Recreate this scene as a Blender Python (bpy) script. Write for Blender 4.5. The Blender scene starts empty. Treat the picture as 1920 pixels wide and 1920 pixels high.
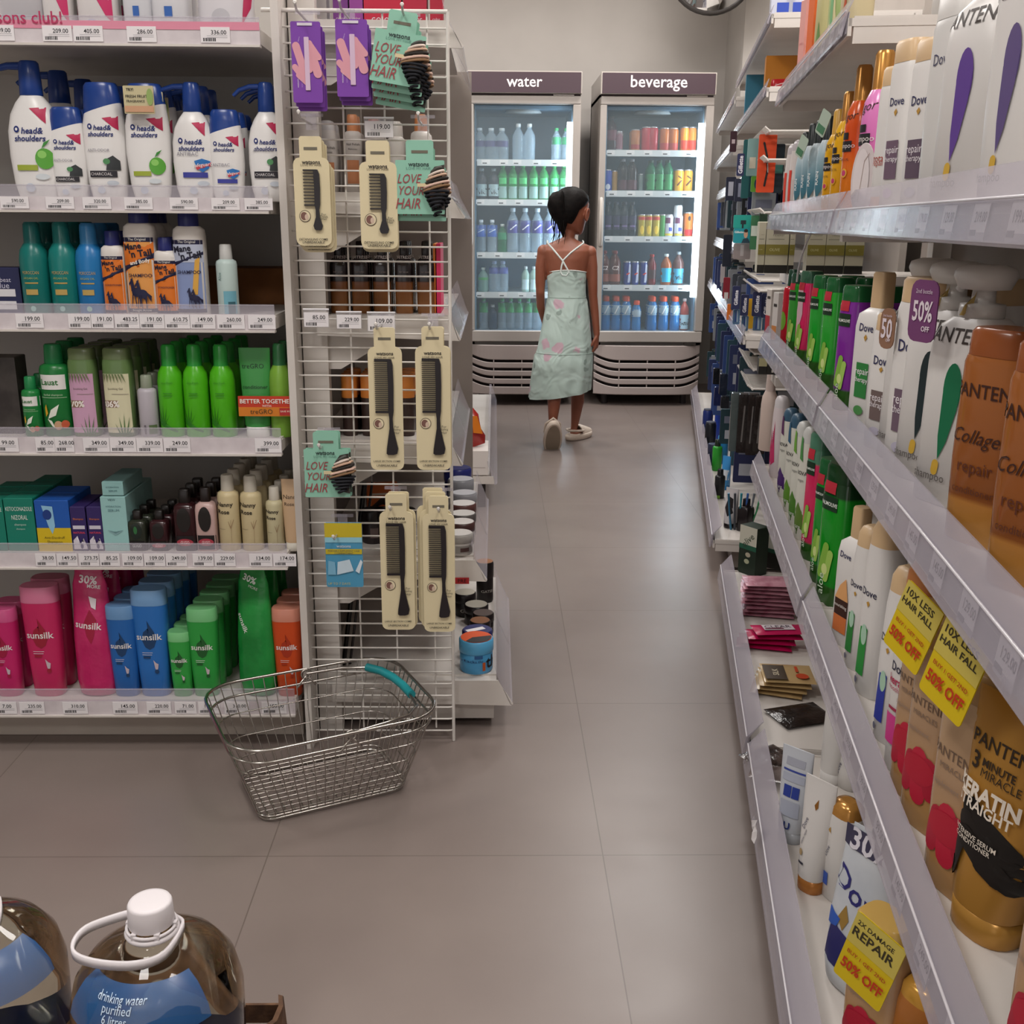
import bpy, math, random
from mathutils import Vector, Matrix
random.seed(7)
C = bpy.context.scene.collection
SC = bpy.context.scene
PI = math.pi
# ------------------------------------------------------------------ camera
FPX, H = 1970.0, 1.10
YAW, PITCH, ROLL = math.radians(1.0), math.radians(15.47), math.radians(0.4)
Fv = Vector((math.sin(YAW)*math.cos(PITCH), math.cos(YAW)*math.cos(PITCH), -math.sin(PITCH)))
R0 = Vector((math.cos(YAW), -math.sin(YAW), 0)); U0 = R0.cross(Fv)
Rv = R0*math.cos(ROLL) + U0*math.sin(ROLL); Uv = -R0*math.sin(ROLL) + U0*math.cos(ROLL)
cd = bpy.data.cameras.new('camera'); cam = bpy.data.objects.new('camera', cd); C.objects.link(cam)
cd.sensor_width = 36; cd.lens = 36*FPX/1920; cd.clip_start = .05
cam.matrix_world = Matrix(((Rv.x, Uv.x, -Fv.x, 0), (Rv.y, Uv.y, -Fv.y, 0), (Rv.z, Uv.z, -Fv.z, H), (0, 0, 0, 1)))
SC.camera = cam
SC.view_settings.view_transform = 'Standard'; SC.view_settings.look = 'None'
SC.view_settings.gamma = 1; SC.view_settings.use_curve_mapping = False
SC.view_settings.exposure = 0.30
# ------------------------------------------------------------------ world and shop lights
w = bpy.data.worlds.new('world'); SC.world = w; w.use_nodes = True
w.node_tree.nodes['Background'].inputs[0].default_value = (.80, .76, .74, 1)
w.node_tree.nodes['Background'].inputs[1].default_value = .95
LAMPS = [(-.9, .6), (.75, .6), (-.9, 2.6), (.75, 2.6), (-.9, 4.6), (.8, 4.6), (-2.6, 1.6), (-.9, -1.6), (.75, -1.6), (-.6, 6.0), (.9, 6.0)]  # last two, over the coolers, are added fill to brighten the back wall
for lx, ly in LAMPS:
    ld = bpy.data.lights.new('ceiling_lamp', 'AREA'); ld.shape = 'RECTANGLE'; ld.size = .5; ld.size_y = .5
    ld.energy = 20; ld.color = (1, .96, .925)
    lo = bpy.data.objects.new('ceiling_lamp', ld); lo.location = (lx, ly, 2.86); C.objects.link(lo)

def ray(px, py):
    return Fv + Rv*((px-960)/FPX) - Uv*((py-960)/FPX)
def atY(px, py, Y):
    d = ray(px, py); t = Y/d.y; return Vector((d.x*t, Y, H+d.z*t))
def atZ(px, py, Z):
    d = ray(px, py); t = (Z-H)/d.z; return Vector((d.x*t, d.y*t, Z))
# frame of the right hand shelving: s runs along its front, t into the shelf
THR = math.atan(.159); RO = Vector((.257, 0, 0))
RS = Vector((math.sin(THR), math.cos(THR), 0)); RT = Vector((math.cos(THR), -math.sin(THR), 0))
def Wd(s, t, z=0):
    return RO + RS*s + RT*t + Vector((0, 0, z))
def atT(px, py, t):            # pixel -> (s, z) on a plane parallel to the shelf front
    d = ray(px, py); n = RT
    l = (t - (Vector((0, 0, H))-RO).dot(n))/d.dot(n); p = Vector((0, 0, H))+d*l
    return (p-RO).dot(RS), p.z
def atS(px, py, s):            # pixel -> (t, z) on a plane across the shelf
    d = ray(px, py); l = (s - (Vector((0, 0, H))-RO).dot(RS))/d.dot(RS); p = Vector((0, 0, H))+d*l
    return (p-RO).dot(RT), p.z
# ------------------------------------------------------------------ materials
def lin(h):
    h = h.lstrip('#'); v = [int(h[i:i+2], 16)/255 for i in (0, 2, 4)]
    return tuple(((c+.055)/1.055)**2.4 if c > .04045 else c/12.92 for c in v)+(1,)
_M = {}
def M(h, r=.45, metal=0, a=1, emit=0, coat=0, trans=0, ior=1.45, sss=0):
    k = (h, r, metal, a, emit, coat, trans, ior)
    if k in _M: return _M[k]
    m = bpy.data.materials.new('mat_'+h); m.use_nodes = True; b = m.node_tree.nodes['Principled BSDF']
    b.inputs['Base Color'].default_value = lin(h); b.inputs['Roughness'].default_value = r
    b.inputs['Metallic'].default_value = metal; b.inputs['Alpha'].default_value = a
    b.inputs['Coat Weight'].default_value = coat; b.inputs['IOR'].default_value = ior
    b.inputs['Transmission Weight'].default_value = trans
    if emit: b.inputs['Emission Color'].default_value = lin(h); b.inputs['Emission Strength'].default_value = emit
    _M[k] = m; return m
def nodes(m):
    return m.node_tree.nodes, m.node_tree.links, m.node_tree.nodes['Principled BSDF']
def noisy(name, h1, h2, scale, r=.5, bump=0, metal=0, detail=4, lo=.35, hi=.65):
    m = bpy.data.materials.new(name); m.use_nodes = True; N, L, b = nodes(m)
    tc = N.new('ShaderNodeTexCoord'); n = N.new('ShaderNodeTexNoise'); n.inputs['Scale'].default_value = scale
    n.inputs['Detail'].default_value = detail; L.new(tc.outputs['Object'], n.inputs['Vector'])
    cr = N.new('ShaderNodeValToRGB'); cr.color_ramp.elements[0].color = lin(h1); cr.color_ramp.elements[1].color = lin(h2)
    cr.color_ramp.elements[0].position = lo; cr.color_ramp.elements[1].position = hi
    L.new(n.outputs['Fac'], cr.inputs['Fac']); L.new(cr.outputs['Color'], b.inputs['Base Color'])
    b.inputs['Roughness'].default_value = r; b.inputs['Metallic'].default_value = metal
    if bump:
        bp = N.new('ShaderNodeBump'); bp.inputs['Strength'].default_value = bump; bp.inputs['Distance'].default_value = .01
        L.new(n.outputs['Fac'], bp.inputs['Height']); L.new(bp.outputs['Normal'], b.inputs['Normal'])
    return m
def gradient(name, stops, r=.35, a=1, h=1.0):
    """colour of a shrink sleeve that fades along its height (0..h metres)"""
    m = bpy.data.materials.new(name); m.use_nodes = True; N, L, b = nodes(m)
    tc = N.new('ShaderNodeTexCoord'); sp = N.new('ShaderNodeSeparateXYZ'); L.new(tc.outputs['Object'], sp.inputs[0])
    mp = N.new('ShaderNodeMapRange'); mp.inputs['From Max'].default_value = h; L.new(sp.outputs['Z'], mp.inputs['Value'])
    cr = N.new('ShaderNodeValToRGB'); L.new(mp.outputs[0], cr.inputs['Fac']); e = cr.color_ramp.elements
    e[0].position = stops[0][0]; e[0].color = lin(stops[0][1]); e[1].position = stops[1][0]; e[1].color = lin(stops[1][1])
    for p, c in stops[2:]:
        q = e.new(p); q.color = lin(c)
    L.new(cr.outputs['Color'], b.inputs['Base Color']); b.inputs['Roughness'].default_value = r; b.inputs['Alpha'].default_value = a
    return m
WHITE = M('d9d4cf', .4); SHELFW = noisy('shelf_enamel', 'cdc6bf', 'd6d0ca', 6, .38)
CLEAR = M('cfc9d4', .12, a=.25); CLEAR2 = M('d8d6dc', .08, a=.16)
WIREW = M('ddd8d2', .3); CHROME = M('b5b0aa', .22, metal=1); PAPER = M('e6e2e4', .6); INK = M('1d1a20', .5)
# ------------------------------------------------------------------ mesh builder
class MB:
    def __init__(s): s.v = []; s.f = []; s.m = []; s.sm = []; s.mats = []; s.T = Matrix.Identity(4)
    def mi(s, m):
        if m not in s.mats: s.mats.append(m)
        return s.mats.index(m)
    def add(s, vs, fs, m, smooth=False):
        o = len(s.v); s.v += [s.T @ Vector(p) for p in vs]; k = s.mi(m)
        for f in fs: s.f.append([i+o for i in f]); s.m.append(k); s.sm.append(smooth)
    def box(s, c, d, m, bev=0):
        x, y, z = (q/2 for q in d); cx, cy, cz = c
        if bev <= 0:
            vs = [(cx+a*x, cy+b*y, cz+e*z) for a in (-1, 1) for b in (-1, 1) for e in (-1, 1)]
            s.add(vs, [(0, 1, 3, 2), (4, 6, 7, 5), (0, 4, 5, 1), (2, 3, 7, 6), (0, 2, 6, 4), (1, 5, 7, 3)], m)
        else:
            b = min(bev, x*.9, y*.9, z*.9)
            rr = [(-z, x-b, y-b), (-z+b, x, y), (z-b, x, y), (z, x-b, y-b)]
            rings = [[(cx+px, cy+py, cz+zz) for px, py in ((-u, -v+0*b), (u, -v), (u, v), (-u, v))] for zz, u, v in rr]
            s.loft(rings, m, smooth=False)
    def loft(s, rings, m, cap=True, smooth=True, closed=True):
        n = len(rings[0]); vs = [p for r in rings for p in r]; fs = []
        for i in range(len(rings)-1):
            for j in range(n if closed else n-1):
                k = (j+1) % n; fs.append((i*n+j, i*n+k, (i+1)*n+k, (i+1)*n+j))
        s.add(vs, fs, m, smooth)
        if cap:
            s.add(rings[0], [tuple(reversed(range(n)))], m); s.add(rings[-1], [tuple(range(n))], m)
    def tube(s, pts, r, m, seg=6, closed=False, cap=True):
        pts = [Vector(p) for p in pts]; n = len(pts); rings = []; up = None
        for i, p in enumerate(pts):
            a = pts[(i-1) % n] if (closed or i > 0) else p; b = pts[(i+1) % n] if (closed or i < n-1) else p
            d = (b-a).normalized() if (b-a).length > 1e-9 else Vector((0, 0, 1))
            if up is None: up = Vector((0, 0, 1)) if abs(d.z) < .9 else Vector((1, 0, 0))
            x = d.cross(up)
            if x.length < 1e-4: x = d.orthogonal()
            x.normalize(); y = d.cross(x).normalized(); up = -y if up.dot(-y) > 0 else y
            rr = r[i] if isinstance(r, (list, tuple)) else r
            rings.append([p + (x*math.cos(2*PI*k/seg) + y*math.sin(2*PI*k/seg))*rr for k in range(seg)])
        # keep rings aligned
        for i in range(1, len(rings)):
            best = min(range(seg), key=lambda o: sum((rings[i][(k+o) % seg]-rings[i-1][k]).length for k in range(seg)))
            rings[i] = rings[i][best:]+rings[i][:best]
        if closed:
            last = rings[0]; best = min(range(seg), key=lambda o: sum((last[(k+o) % seg]-rings[-1][k]).length for k in range(seg)))
            rings.append(last[best:]+last[:best])
        s.loft(rings, m, cap=cap and not closed)
    def prism(s, poly, y0, y1, m):       # polygon in xz extruded along y
        n = len(poly); vs = [(x, y0, z) for x, z in poly]+[(x, y1, z) for x, z in poly]
        fs = [tuple(range(n)), tuple(reversed(range(n, 2*n)))]+[(i, i+n, (i+1) % n+n, (i+1) % n) for i in range(n)]
        s.add(vs, fs, m)
    def mesh(s, name):
        me = bpy.data.meshes.new(name); me.from_pydata([tuple(p) for p in s.v], [], s.f)
        for m in s.mats: me.materials.append(m)
        me.polygons.foreach_set('material_index', s.m); me.polygons.foreach_set('use_smooth', s.sm); me.update(); return me
    def build(s, name, parent=None, loc=(0, 0, 0), rz=0):
        o = bpy.data.objects.new(name, s.mesh(name)); C.objects.link(o); o.location = loc; o.rotation_euler = (0, 0, rz)
        if parent: o.parent = parent
        return o
def grp(rings): return rings
USED = {}
def tag(o, label, cat, group=None):
    if group is None and label in USED: print('DUPLABEL', label)
    USED[label] = 1
    o['label'] = label; o['category'] = cat
    if group: o['group'] = group
    return o
def thing(name, label, cat, loc=(0, 0, 0), rz=0, group=None):
    o = bpy.data.objects.new(name, None); o.empty_display_size = .05; C.objects.link(o); o.location = loc; o.rotation_euler = (0, 0, rz)
    return tag(o, label, cat, group)
def struct(o): o['kind'] = 'structure'; return o
KIDS = {}
def dup(root, loc, label=None, group=None, rz=None):
    r = root.copy(); C.objects.link(r); r.location = loc
    if rz is not None: r.rotation_euler.z = rz
    if label: r['label'] = label
    if group: r['group'] = group
    for ch in list(root.children):
        c = ch.copy(); C.objects.link(c); c.parent = r
        for g in list(ch.children):
            d = g.copy(); C.objects.link(d); d.parent = c
    return r
# ------------------------------------------------------------------ lettering
_T = {}
def textgeo(t, bold=0.0):
    k = (t, bold)
    if k in _T: return _T[k]
    cu = bpy.data.curves.new('lettering', 'FONT'); cu.body = t; cu.align_x = 'CENTER'; cu.resolution_u = 2; cu.offset = bold
    ob = bpy.data.objects.new('lettering', cu); C.objects.link(ob); dg = bpy.context.evaluated_depsgraph_get()
    me = bpy.data.meshes.new_from_object(ob.evaluated_get(dg))
    v = [(p.co.x, p.co.y) for p in me.vertices]; f = [tuple(q.vertices) for q in me.polygons]
    bpy.data.objects.remove(ob); bpy.data.curves.remove(cu); bpy.data.meshes.remove(me)
    x0 = min(p[0] for p in v); x1 = max(p[0] for p in v); y0 = min(p[1] for p in v); y1 = max(p[1] for p in v)
    g = ([((x-(x0+x1)/2)/(x1-x0), (y-(y0+y1)/2)/(x1-x0)) for x, y in v], f); _T[k] = g; return g
def put_prints(mb, prints, w, h, yf, eps=.0007):
    """prints in units: u in half widths, v in heights; yf(x, z) gives the surface"""
    for li, p in enumerate(prints):
        e = eps*(1+li*.35); k = p[0]
        if k == 't':
            _, t, cu, cv, tw, col = p[:6]; o = p[6] if len(p) > 6 else {}
            vs, fs = textgeo(t, o.get('b', 0)); a = o.get('rot', 0); sh = o.get('sh', 0); ky = o.get('k', 1); W2 = tw*w; out = []
            for x, y in vs:
                x += y*sh; y *= ky
                xx = (x*math.cos(a)-y*math.sin(a))*W2+cu*w/2; zz = (x*math.sin(a)+y*math.cos(a))*W2+cv*h
                out.append((xx, yf(xx, zz)-e, zz))
            mb.add(out, fs, M(col, .5)); continue
        if k == 'c':
            _, u0, v0, u1, v1, r, cc = p; ax, az, bx, bz = u0*w/2, v0*h, u1*w/2, v1*h; an = math.atan2(bz-az, bx-ax); r *= w; pts = []
            for q in range(7): a = an-PI/2+PI*q/6; pts.append(((bx+r*math.cos(a))/(w/2), (bz+r*math.sin(a))/h))
            for q in range(7): a = an+PI/2+PI*q/6; pts.append(((ax+r*math.cos(a))/(w/2), (az+r*math.sin(a))/h))
            p = ('p', pts, cc); k = 'p'
        if k == 'r':
            _, u0, v0, u1, v1, col = p[:6]; nx, nz = 8, 4
            vs = [(u0+(u1-u0)*i/nx, v0+(v1-v0)*j/nz) for j in range(nz+1) for i in range(nx+1)]
            fs = [(j*(nx+1)+i, j*(nx+1)+i+1, (j+1)*(nx+1)+i+1, (j+1)*(nx+1)+i) for j in range(nz) for i in range(nx)]
        else:
            if k == 'e':
                _, cu, cv, ru, rv, col = p[:6]; pts = [(cu+ru*math.cos(2*PI*i/20), cv+rv*math.sin(2*PI*i/20)) for i in range(20)]
            else:
                _, pts, col = p[:3]; q = []
                for i in range(len(pts)):
                    a, b = pts[i], pts[(i+1) % len(pts)]; q += [a, ((a[0]+b[0])/2, (a[1]+b[1])/2)]
                pts = q; cu = sum(a for a, b in pts)/len(pts); cv = sum(b for a, b in pts)/len(pts)
            n = len(pts); vs = [(cu, cv)]+[(cu+(a-cu)*q/4, cv+(b-cv)*q/4) for q in (1, 2, 3, 4) for a, b in pts]
            fs = [(0, 1+i, 1+(i+1) % n) for i in range(n)]
            for q in range(3):
                fs += [(1+q*n+i, 1+(q+1)*n+i, 1+(q+1)*n+(i+1) % n, 1+q*n+(i+1) % n) for i in range(n)]
        mb.add([(u*w/2, yf(u*w/2, v*h)-e, v*h) for u, v in vs], fs, col if not isinstance(col, str) else M(col, .45), True)
# ------------------------------------------------------------------ vessels: body and cap profiles (v, width, depth, tilt), n = squareness
KIND = {
 'hs':   dict(n=2.5, body=[(0, .70, .8), (.015, .76, .9), (.15, .90, 1), (.42, 1, 1), (.65, .96, .95), (.79, .86, .85, .05)],
              cap=[(.785, .87, .86, .05), (.86, .84, .84), (.97, .78, .78), (1, .68, .66)]),
 'hspump': dict(n=2.5, body=[(0, .72, .8), (.012, .78, .9), (.12, .92, 1), (.32, 1, 1), (.50, .98, 1), (.62, .84, .9), (.70, .62, .75), (.755, .40, .5)],
              cap=[(.755, .42, .55), (.76, .43, .58), (.86, .41, .56), (.90, .40, .54), (.985, .37, .5), (1, .30, .42)], nozzle=(.965, .95)),
 'pant': dict(n=4, body=[(0, .93, .9), (.01, 1, 1), (.60, .96, 1), (.70, .92, .95), (.755, .80, .8), (.79, .55, .6)],
              cap=[(.79, .50, .62), (.80, .52, .66), (.845, .50, .64), (.85, .28, .34), (.90, .26, .32), (.905, .58, .72), (.955, .72, .86), (.985, .66, .8), (1, .4, .5)], nozzle=(.955, .42)),
 'sun':  dict(n=2.8, body=[(0, .76, .8), (.012, .82, .88), (.3, .90, .96), (.80, 1, 1), (.86, 1, 1)], cap=[(.86, 1.01, 1.02), (.99, .99, 1), (1, .94, .94)]),
 'cyl':  dict(n=2, body=[(0, .93, .93), (.012, 1, 1), (.72, 1, 1), (.765, .93, .93), (.79, .66, .66)], cap=[(.79, .60, .60), (.80, .62, .62), (.985, .56, .56), (1, .48, .48)]),
 'slim': dict(n=2, body=[(0, .93, .93), (.012, 1, 1), (.60, 1, 1), (.70, .90, .90), (.77, .62, .62)], cap=[(.77, .60, .60), (.78, .58, .58), (.975, .54, .54), (1, .42, .42)]),
 'flat': dict(n=3, body=[(0, .93, .93), (.012, 1, 1), (.74, 1, 1), (.80, .94, .94), (.83, .70, .7)], cap=[(.83, .62, .80), (.84, .64, .82), (.985, .60, .8), (1, .52, .7)]),
 'wide': dict(n=3.4, body=[(0, .90, .9), (.012, .96, .96), (.4, 1, 1), (.84, .97, .97), (.875, .93, .9)], cap=[(.875, .90, .92), (.98, .88, .9), (1, .80, .8)]),
 'dome': dict(n=2.6, body=[(0, .84, .84), (.012, .90, .92), (.45, 1, 1), (.78, .90, .92), (.86, .82, .86)], cap=[(.86, .82, .86), (.94, .78, .8), (.985, .62, .6), (1, .35, .35)]),
 'tube': dict(n=2.4, body=[(.12, .74, 1), (.13, .80, 1), (.5, .92, .72), (.8, .98, .36), (.95, 1, .10), (1, 1, .06)], cap=[(0, .70, .95), (.01, .74, 1), (.118, .76, 1), (.12, .7, .95)]),
 'pouch': dict(n=2.2, body=[(0, .80, .75), (.02, .90, .98), (.12, .98, 1), (.45, .96, .80), (.68, .86, .55), (.86, .80, .26), (.94, .66, .10), (1, .62, .05)]),
 'sqb':  dict(n=5, body=[(0, .95, .95), (.012, 1, 1), (.66, 1, 1), (.74, .9, .9), (.78, .5, .5)], cap=[(.78, .46, .46), (.79, .48, .48), (.985, .46, .46), (1, .4, .4)]),
 'jar':  dict(n=2, body=[(0, .90, .90), (.04, .97, .97), (.60, .97, .97), (.64, .9, .9)], cap=[(.62, 1, 1), (.64, 1.02, 1.02), (.96, 1.02, 1.02), (1, .95, .95)]),
 'can':  dict(n=2, body=[(0, .78, .78), (.06, 1, 1), (.88, 1, 1), (.95, .86, .86)], cap=[(.95, .86, .86), (.985, .88, .88), (1, .84, .84)]),
 'pet':  dict(n=2, body=[(0, .82, .82), (.03, .97, .97), (.12, 1, 1), (.30, .96, .96), (.34, 1, 1), (.62, 1, 1), (.70, .92, .92), (.80, .62, .62), (.88, .34, .34), (.915, .32, .32)], cap=[(.915, .38, .38), (.92, .40, .40), (.99, .40, .40), (1, .36, .36)]),
 'sport': dict(n=2, body=[(0, .90, .90), (.03, 1, 1), (.25, .98, .98), (.32, .90, .90), (.45, .92, .92), (.50, 1, 1), (.68, 1, 1), (.80, .74, .74), (.85, .56, .56)], cap=[(.85, .60, .60), (.86, .64, .64), (.96, .62, .62), (1, .5, .5)]),
}
def prof_at(pr, v):
    pr = sorted(pr, key=lambda a: a[0])
    if v <= pr[0][0]: return pr[0][1], pr[0][2]
    for a, b in zip(pr, pr[1:]):
        if v <= b[0]:
            t = (v-a[0])/max(1e-9, b[0]-a[0]); return a[1]+(b[1]-a[1])*t, a[2]+(b[2]-a[2])*t
    return pr[-1][1], pr[-1][2]
def ring(w, d, n, z, seg, tilt=0, cx=0, cy=0):
    out = []
    for k in range(seg):
        a = 2*PI*k/seg; c, s = math.cos(a), math.sin(a)
        x = math.copysign(abs(c)**(2/n), c)*w/2; y = math.copysign(abs(s)**(2/n), s)*d/2
        out.append((cx+x, cy+y, z+tilt*(x/(w/2+1e-9))))
    return out
def surf(kind, w, h, d):
    K = KIND[kind]; n = K['n']; pr = K['body']+K.get('cap', [])
    def yf(x, z):
        fw, fd = prof_at(pr, z/h); q = min(.995, abs(x)/(fw*w/2+1e-9))
        return -(fd*d/2)*(1-q**n)**(1/n)
    return yf
def vessel(kind, name, label, cat, loc, rz, w, h, d, body, cap=None, prints=(), group=None, seg=24, capname='cap', tilt=None):
    root = thing(name, label, cat, loc, rz, group); K = KIND[kind]; n = K['n']
    mb = MB(); mb.loft([ring(p[1]*w, p[2]*d, n, p[0]*h, seg, (p[3]*h if len(p) > 3 else 0)) for p in K['body']], body if not isinstance(body, str) else M(body, .32)); mb.build('body', root)
    if 'cap' in K:
        cm = cap if cap is not None else body; cm = M(cm, .35) if isinstance(cm, str) else cm
        mb = MB(); mb.loft([ring(p[1]*w, p[2]*d, n if kind not in ('hspump', 'pant', 'flat') else 2, p[0]*h, seg, (p[3]*h if len(p) > 3 else 0)) for p in K['cap']], cm)
        if 'nozzle' in K:
            zz, L = K['nozzle']; r = .075*w
            mb.tube([(0, 0, zz*h), (-.40*w, 0, zz*h), (-.70*w*L, 0, zz*h-.006), (-.86*w*L, 0, zz*h-.016)], [r*1.1, r*.9, r*.75, r*.6], cm, 8)
            mb.build('pump', root)
        else: mb.build(capname, root)
    if prints:
        mb = MB(); put_prints(mb, prints, w, h, surf(kind, w, h, d)); mb.build('label_print', root)
    if tilt: root.rotation_euler = (tilt[0], tilt[1], rz)
    return root
def carton(name, label, cat, loc, rz, w, h, d, body, prints=(), group=None, top=None, side=None):
    root = thing(name, label, cat, loc, rz, group); mb = MB(); bm = M(body, .5) if isinstance(body, str) else body
    mb.box((0, 0, h/2), (w, d, h), bm, .0015)
    if top: mb.box((0, 0, h+.0004), (w*.97, d*.97, .0008), M(top, .5))
    mb.build('box', root)
    if prints:
        mb = MB(); put_prints(mb, prints, w, h, lambda x, z: -d/2); mb.build('label_print', root)
    return root
def card(name, label, cat, loc, rz, w, h, body, prints=(), th=.004, rnd=.006, tab=None, group=None, tilt=0):
    """hanging card: origin at its top centre"""
    root = thing(name, label, cat, loc, rz, group); root.rotation_euler.y = tilt; mb = MB(); bm = M(body, .55) if isinstance(body, str) else body
    pts = []
    for cx, cz, a0 in ((w/2-rnd, -h+rnd, -90), (w/2-rnd, -rnd, 0), (-w/2+rnd, -rnd, 90), (-w/2+rnd, -h+rnd, 180)):
        for k in range(4):
            a = math.radians(a0+30*k); pts.append((cx+rnd*math.cos(a), cz+rnd*math.sin(a)))
        if a0 == 0 and tab:
            tw, th2 = tab; pts += [(tw/2, 0), (tw/2, th2-.003), (tw/2-.003, th2), (-tw/2+.003, th2), (-tw/2, th2-.003), (-tw/2, 0)]
    mb.prism(pts, -th/2, th/2, bm)
    if tab: mb.box((0, -th/2-.0003, tab[1]*.42), (tab[0]*.6, .0006, .005), M('6f6a5c', .6))
    mb.build('card', root)
    if prints:
        mb = MB(); mb.T = Matrix.Translation((0, 0, -h)); put_prints(mb, prints, w, h, lambda x, z: -th/2); mb.build('label_print', root)
    return root
# ------------------------------------------------------------------ room
def floor_mat():
    m = bpy.data.materials.new('grey_porcelain_tiles'); m.use_nodes = True; N, L, b = nodes(m)
    tc = N.new('ShaderNodeTexCoord'); mp = N.new('ShaderNodeMapping'); mp.inputs['Location'].default_value = (-.157+.6*20, -1.657+.618*20, 0)
    L.new(tc.outputs['Object'], mp.inputs['Vector'])
    br = N.new('ShaderNodeTexBrick'); br.offset = 0; br.inputs['Scale'].default_value = 1; br.inputs['Brick Width'].default_value = .602
    br.inputs['Row Height'].default_value = .618; br.inputs['Mortar Size'].default_value = .0013; br.inputs['Mortar Smooth'].default_value = .3
    br.inputs['Color1'].default_value = (1, 1, 1, 1); br.inputs['Color2'].default_value = (.93, .93, .93, 1); br.inputs['Mortar'].default_value = (.62, .6, .58, 1)
    L.new(mp.outputs[0], br.inputs['Vector'])
    n = N.new('ShaderNodeTexNoise'); n.inputs['Scale'].default_value = 1.6; n.inputs['Detail'].default_value = 5; L.new(tc.outputs['Object'], n.inputs['Vector'])
    cr = N.new('ShaderNodeValToRGB'); cr.color_ramp.elements[0].color = lin('776b66'); cr.color_ramp.elements[1].color = lin('877b75')
    cr.color_ramp.elements[0].position = .3; cr.color_ramp.elements[1].position = .7; L.new(n.outputs['Fac'], cr.inputs['Fac'])
    mx = N.new('ShaderNodeMix'); mx.data_type = 'RGBA'; mx.blend_type = 'MULTIPLY'; mx.inputs[0].default_value = 1
    L.new(cr.outputs['Color'], mx.inputs[6]); L.new(br.outputs['Color'], mx.inputs[7]); L.new(mx.outputs[2], b.inputs['Base Color'])
    n2 = N.new('ShaderNodeTexNoise'); n2.inputs['Scale'].default_value = 5; L.new(tc.outputs['Object'], n2.inputs['Vector'])
    mr = N.new('ShaderNodeMapRange'); mr.inputs['To Min'].default_value = .26; mr.inputs['To Max'].default_value = .40
    L.new(n2.outputs['Fac'], mr.inputs['Value']); L.new(mr.outputs[0], b.inputs['Roughness']); b.inputs['Specular IOR Level'].default_value = .42
    return m
def slab(name, c, d, m):
    mb = MB(); mb.box(c, d, m); return struct(mb.build(name))
WALL = noisy('painted_plaster', 'b6b0aa', 'bcb6b0', 3, .7)
slab('floor', (0, 1.5, -.05), (9, 13, .1), floor_mat())
slab('ceiling', (0, 1.5, 2.95), (9, 13, .1), M('c9c4bd', .8))
slab('wall_back', (0, 7.45, 1.45), (9, .1, 2.9), WALL)
slab('wall_left', (-4.55, 1.5, 1.45), (.1, 13, 2.9), WALL)
mb = MB(); p = atZ(1345, 735, 0)
a = Wd(7.5, .02); b_ = Wd(6.5, .02)
mb.T = Matrix.Translation(Wd(0, 0)) @ Matrix.Rotation(-THR, 4, 'Z'); mb.box((.66, 1.5, 1.45), (.1, 13.4, 2.9), WALL)
struct(mb.build('wall_right'))
# short return wall and pier beside the drinks coolers
mb = MB(); mb.box((1.86, 7.15, 1.45), (.7, .5, 2.9), WALL); struct(mb.build('trim_1'))
for i, (lx, ly) in enumerate(LAMPS):
    side = ['left of the aisle near the basket', 'right of the aisle near the basket', 'left, above the end panel', 'right, halfway down the aisle',
            'left, close to the coolers', 'right, close to the coolers', 'far left over the shampoo shelves', 'left, behind the photographer', 'right, behind the photographer', 'left above the water cooler, added to brighten the back wall', 'right above the beverage cooler, added to brighten the back wall'][i]
    t = thing('ceiling_light', 'square white ceiling light panel '+side, 'ceiling light', (lx, ly, 2.87), 0, None)
    mb = MB(); mb.box((0, 0, .018), (.56, .56, .03), M('dcd8d2', .5)); mb.build('housing', t)
# convex mirror over the corner
c = atY(1335, -62, 6.7); R_ = (atY(1400, 0, 6.7)-atY(1270, 0, 6.7)).length/2*1.22
t = thing('convex_mirror', 'round convex security mirror with dark rim near the ceiling corner', 'mirror', c)
mb = MB(); mb.loft([[(R_*q*math.cos(2*PI*k/40), -.10*(1-q*q)-.02, R_*q*math.sin(2*PI*k/40)) for k in range(40)] for q in (.02, .25, .5, .7, .85, 1)], M('c8c8c8', .05, metal=1)); mb.build('mirror_dome', t)
mb = MB(); mb.tube([(R_*math.cos(2*PI*k/40), -.015, R_*math.sin(2*PI*k/40)) for k in range(40)], .016, M('2a2624', .35), 8, closed=True); mb.build('rim', t)
mb = MB(); mb.tube([(0, 0, R_*.2), (0, .35, R_*.5), (0, .70, R_*.5)], .015, M('3a3634', .4)); mb.build('bracket', t)

# ------------------------------------------------------------------ shelving: shared pieces
def price_text(mb, x, z, y, t, s=.013, narrow=.85):
    vs, fs = textgeo(t, .01)
    W2 = s*len(t)*.42
    mb.add([(x+a*W2, y, z+b*W2) for a, b in vs], fs, INK)
def tag_mesh(w, h, text, rnd):
    """paper price ticket facing -Y, origin centre"""
    mb = MB(); mb.box((0, 0, 0), (w, .0012, h), PAPER)
    price_text(mb, w*.12, h*.16, -.0008, text, h*.42)
    x = -w*.42
    while x < 0:
        bw = rnd.choice((.0008, .0014, .002)); mb.add([(x, -.0008, -h*.42), (x+bw, -.0008, -h*.42), (x+bw, -.0008, -h*.20), (x, -.0008, -h*.20)], [(0, 1, 2, 3)], INK); x += bw+.0009
    for k in range(2):
        mb.box((w*.06, -.0007, -h*.06-.001*k*3), (w*.7, .0003, .0005), M('8d8a90', .6))
    return mb
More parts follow.
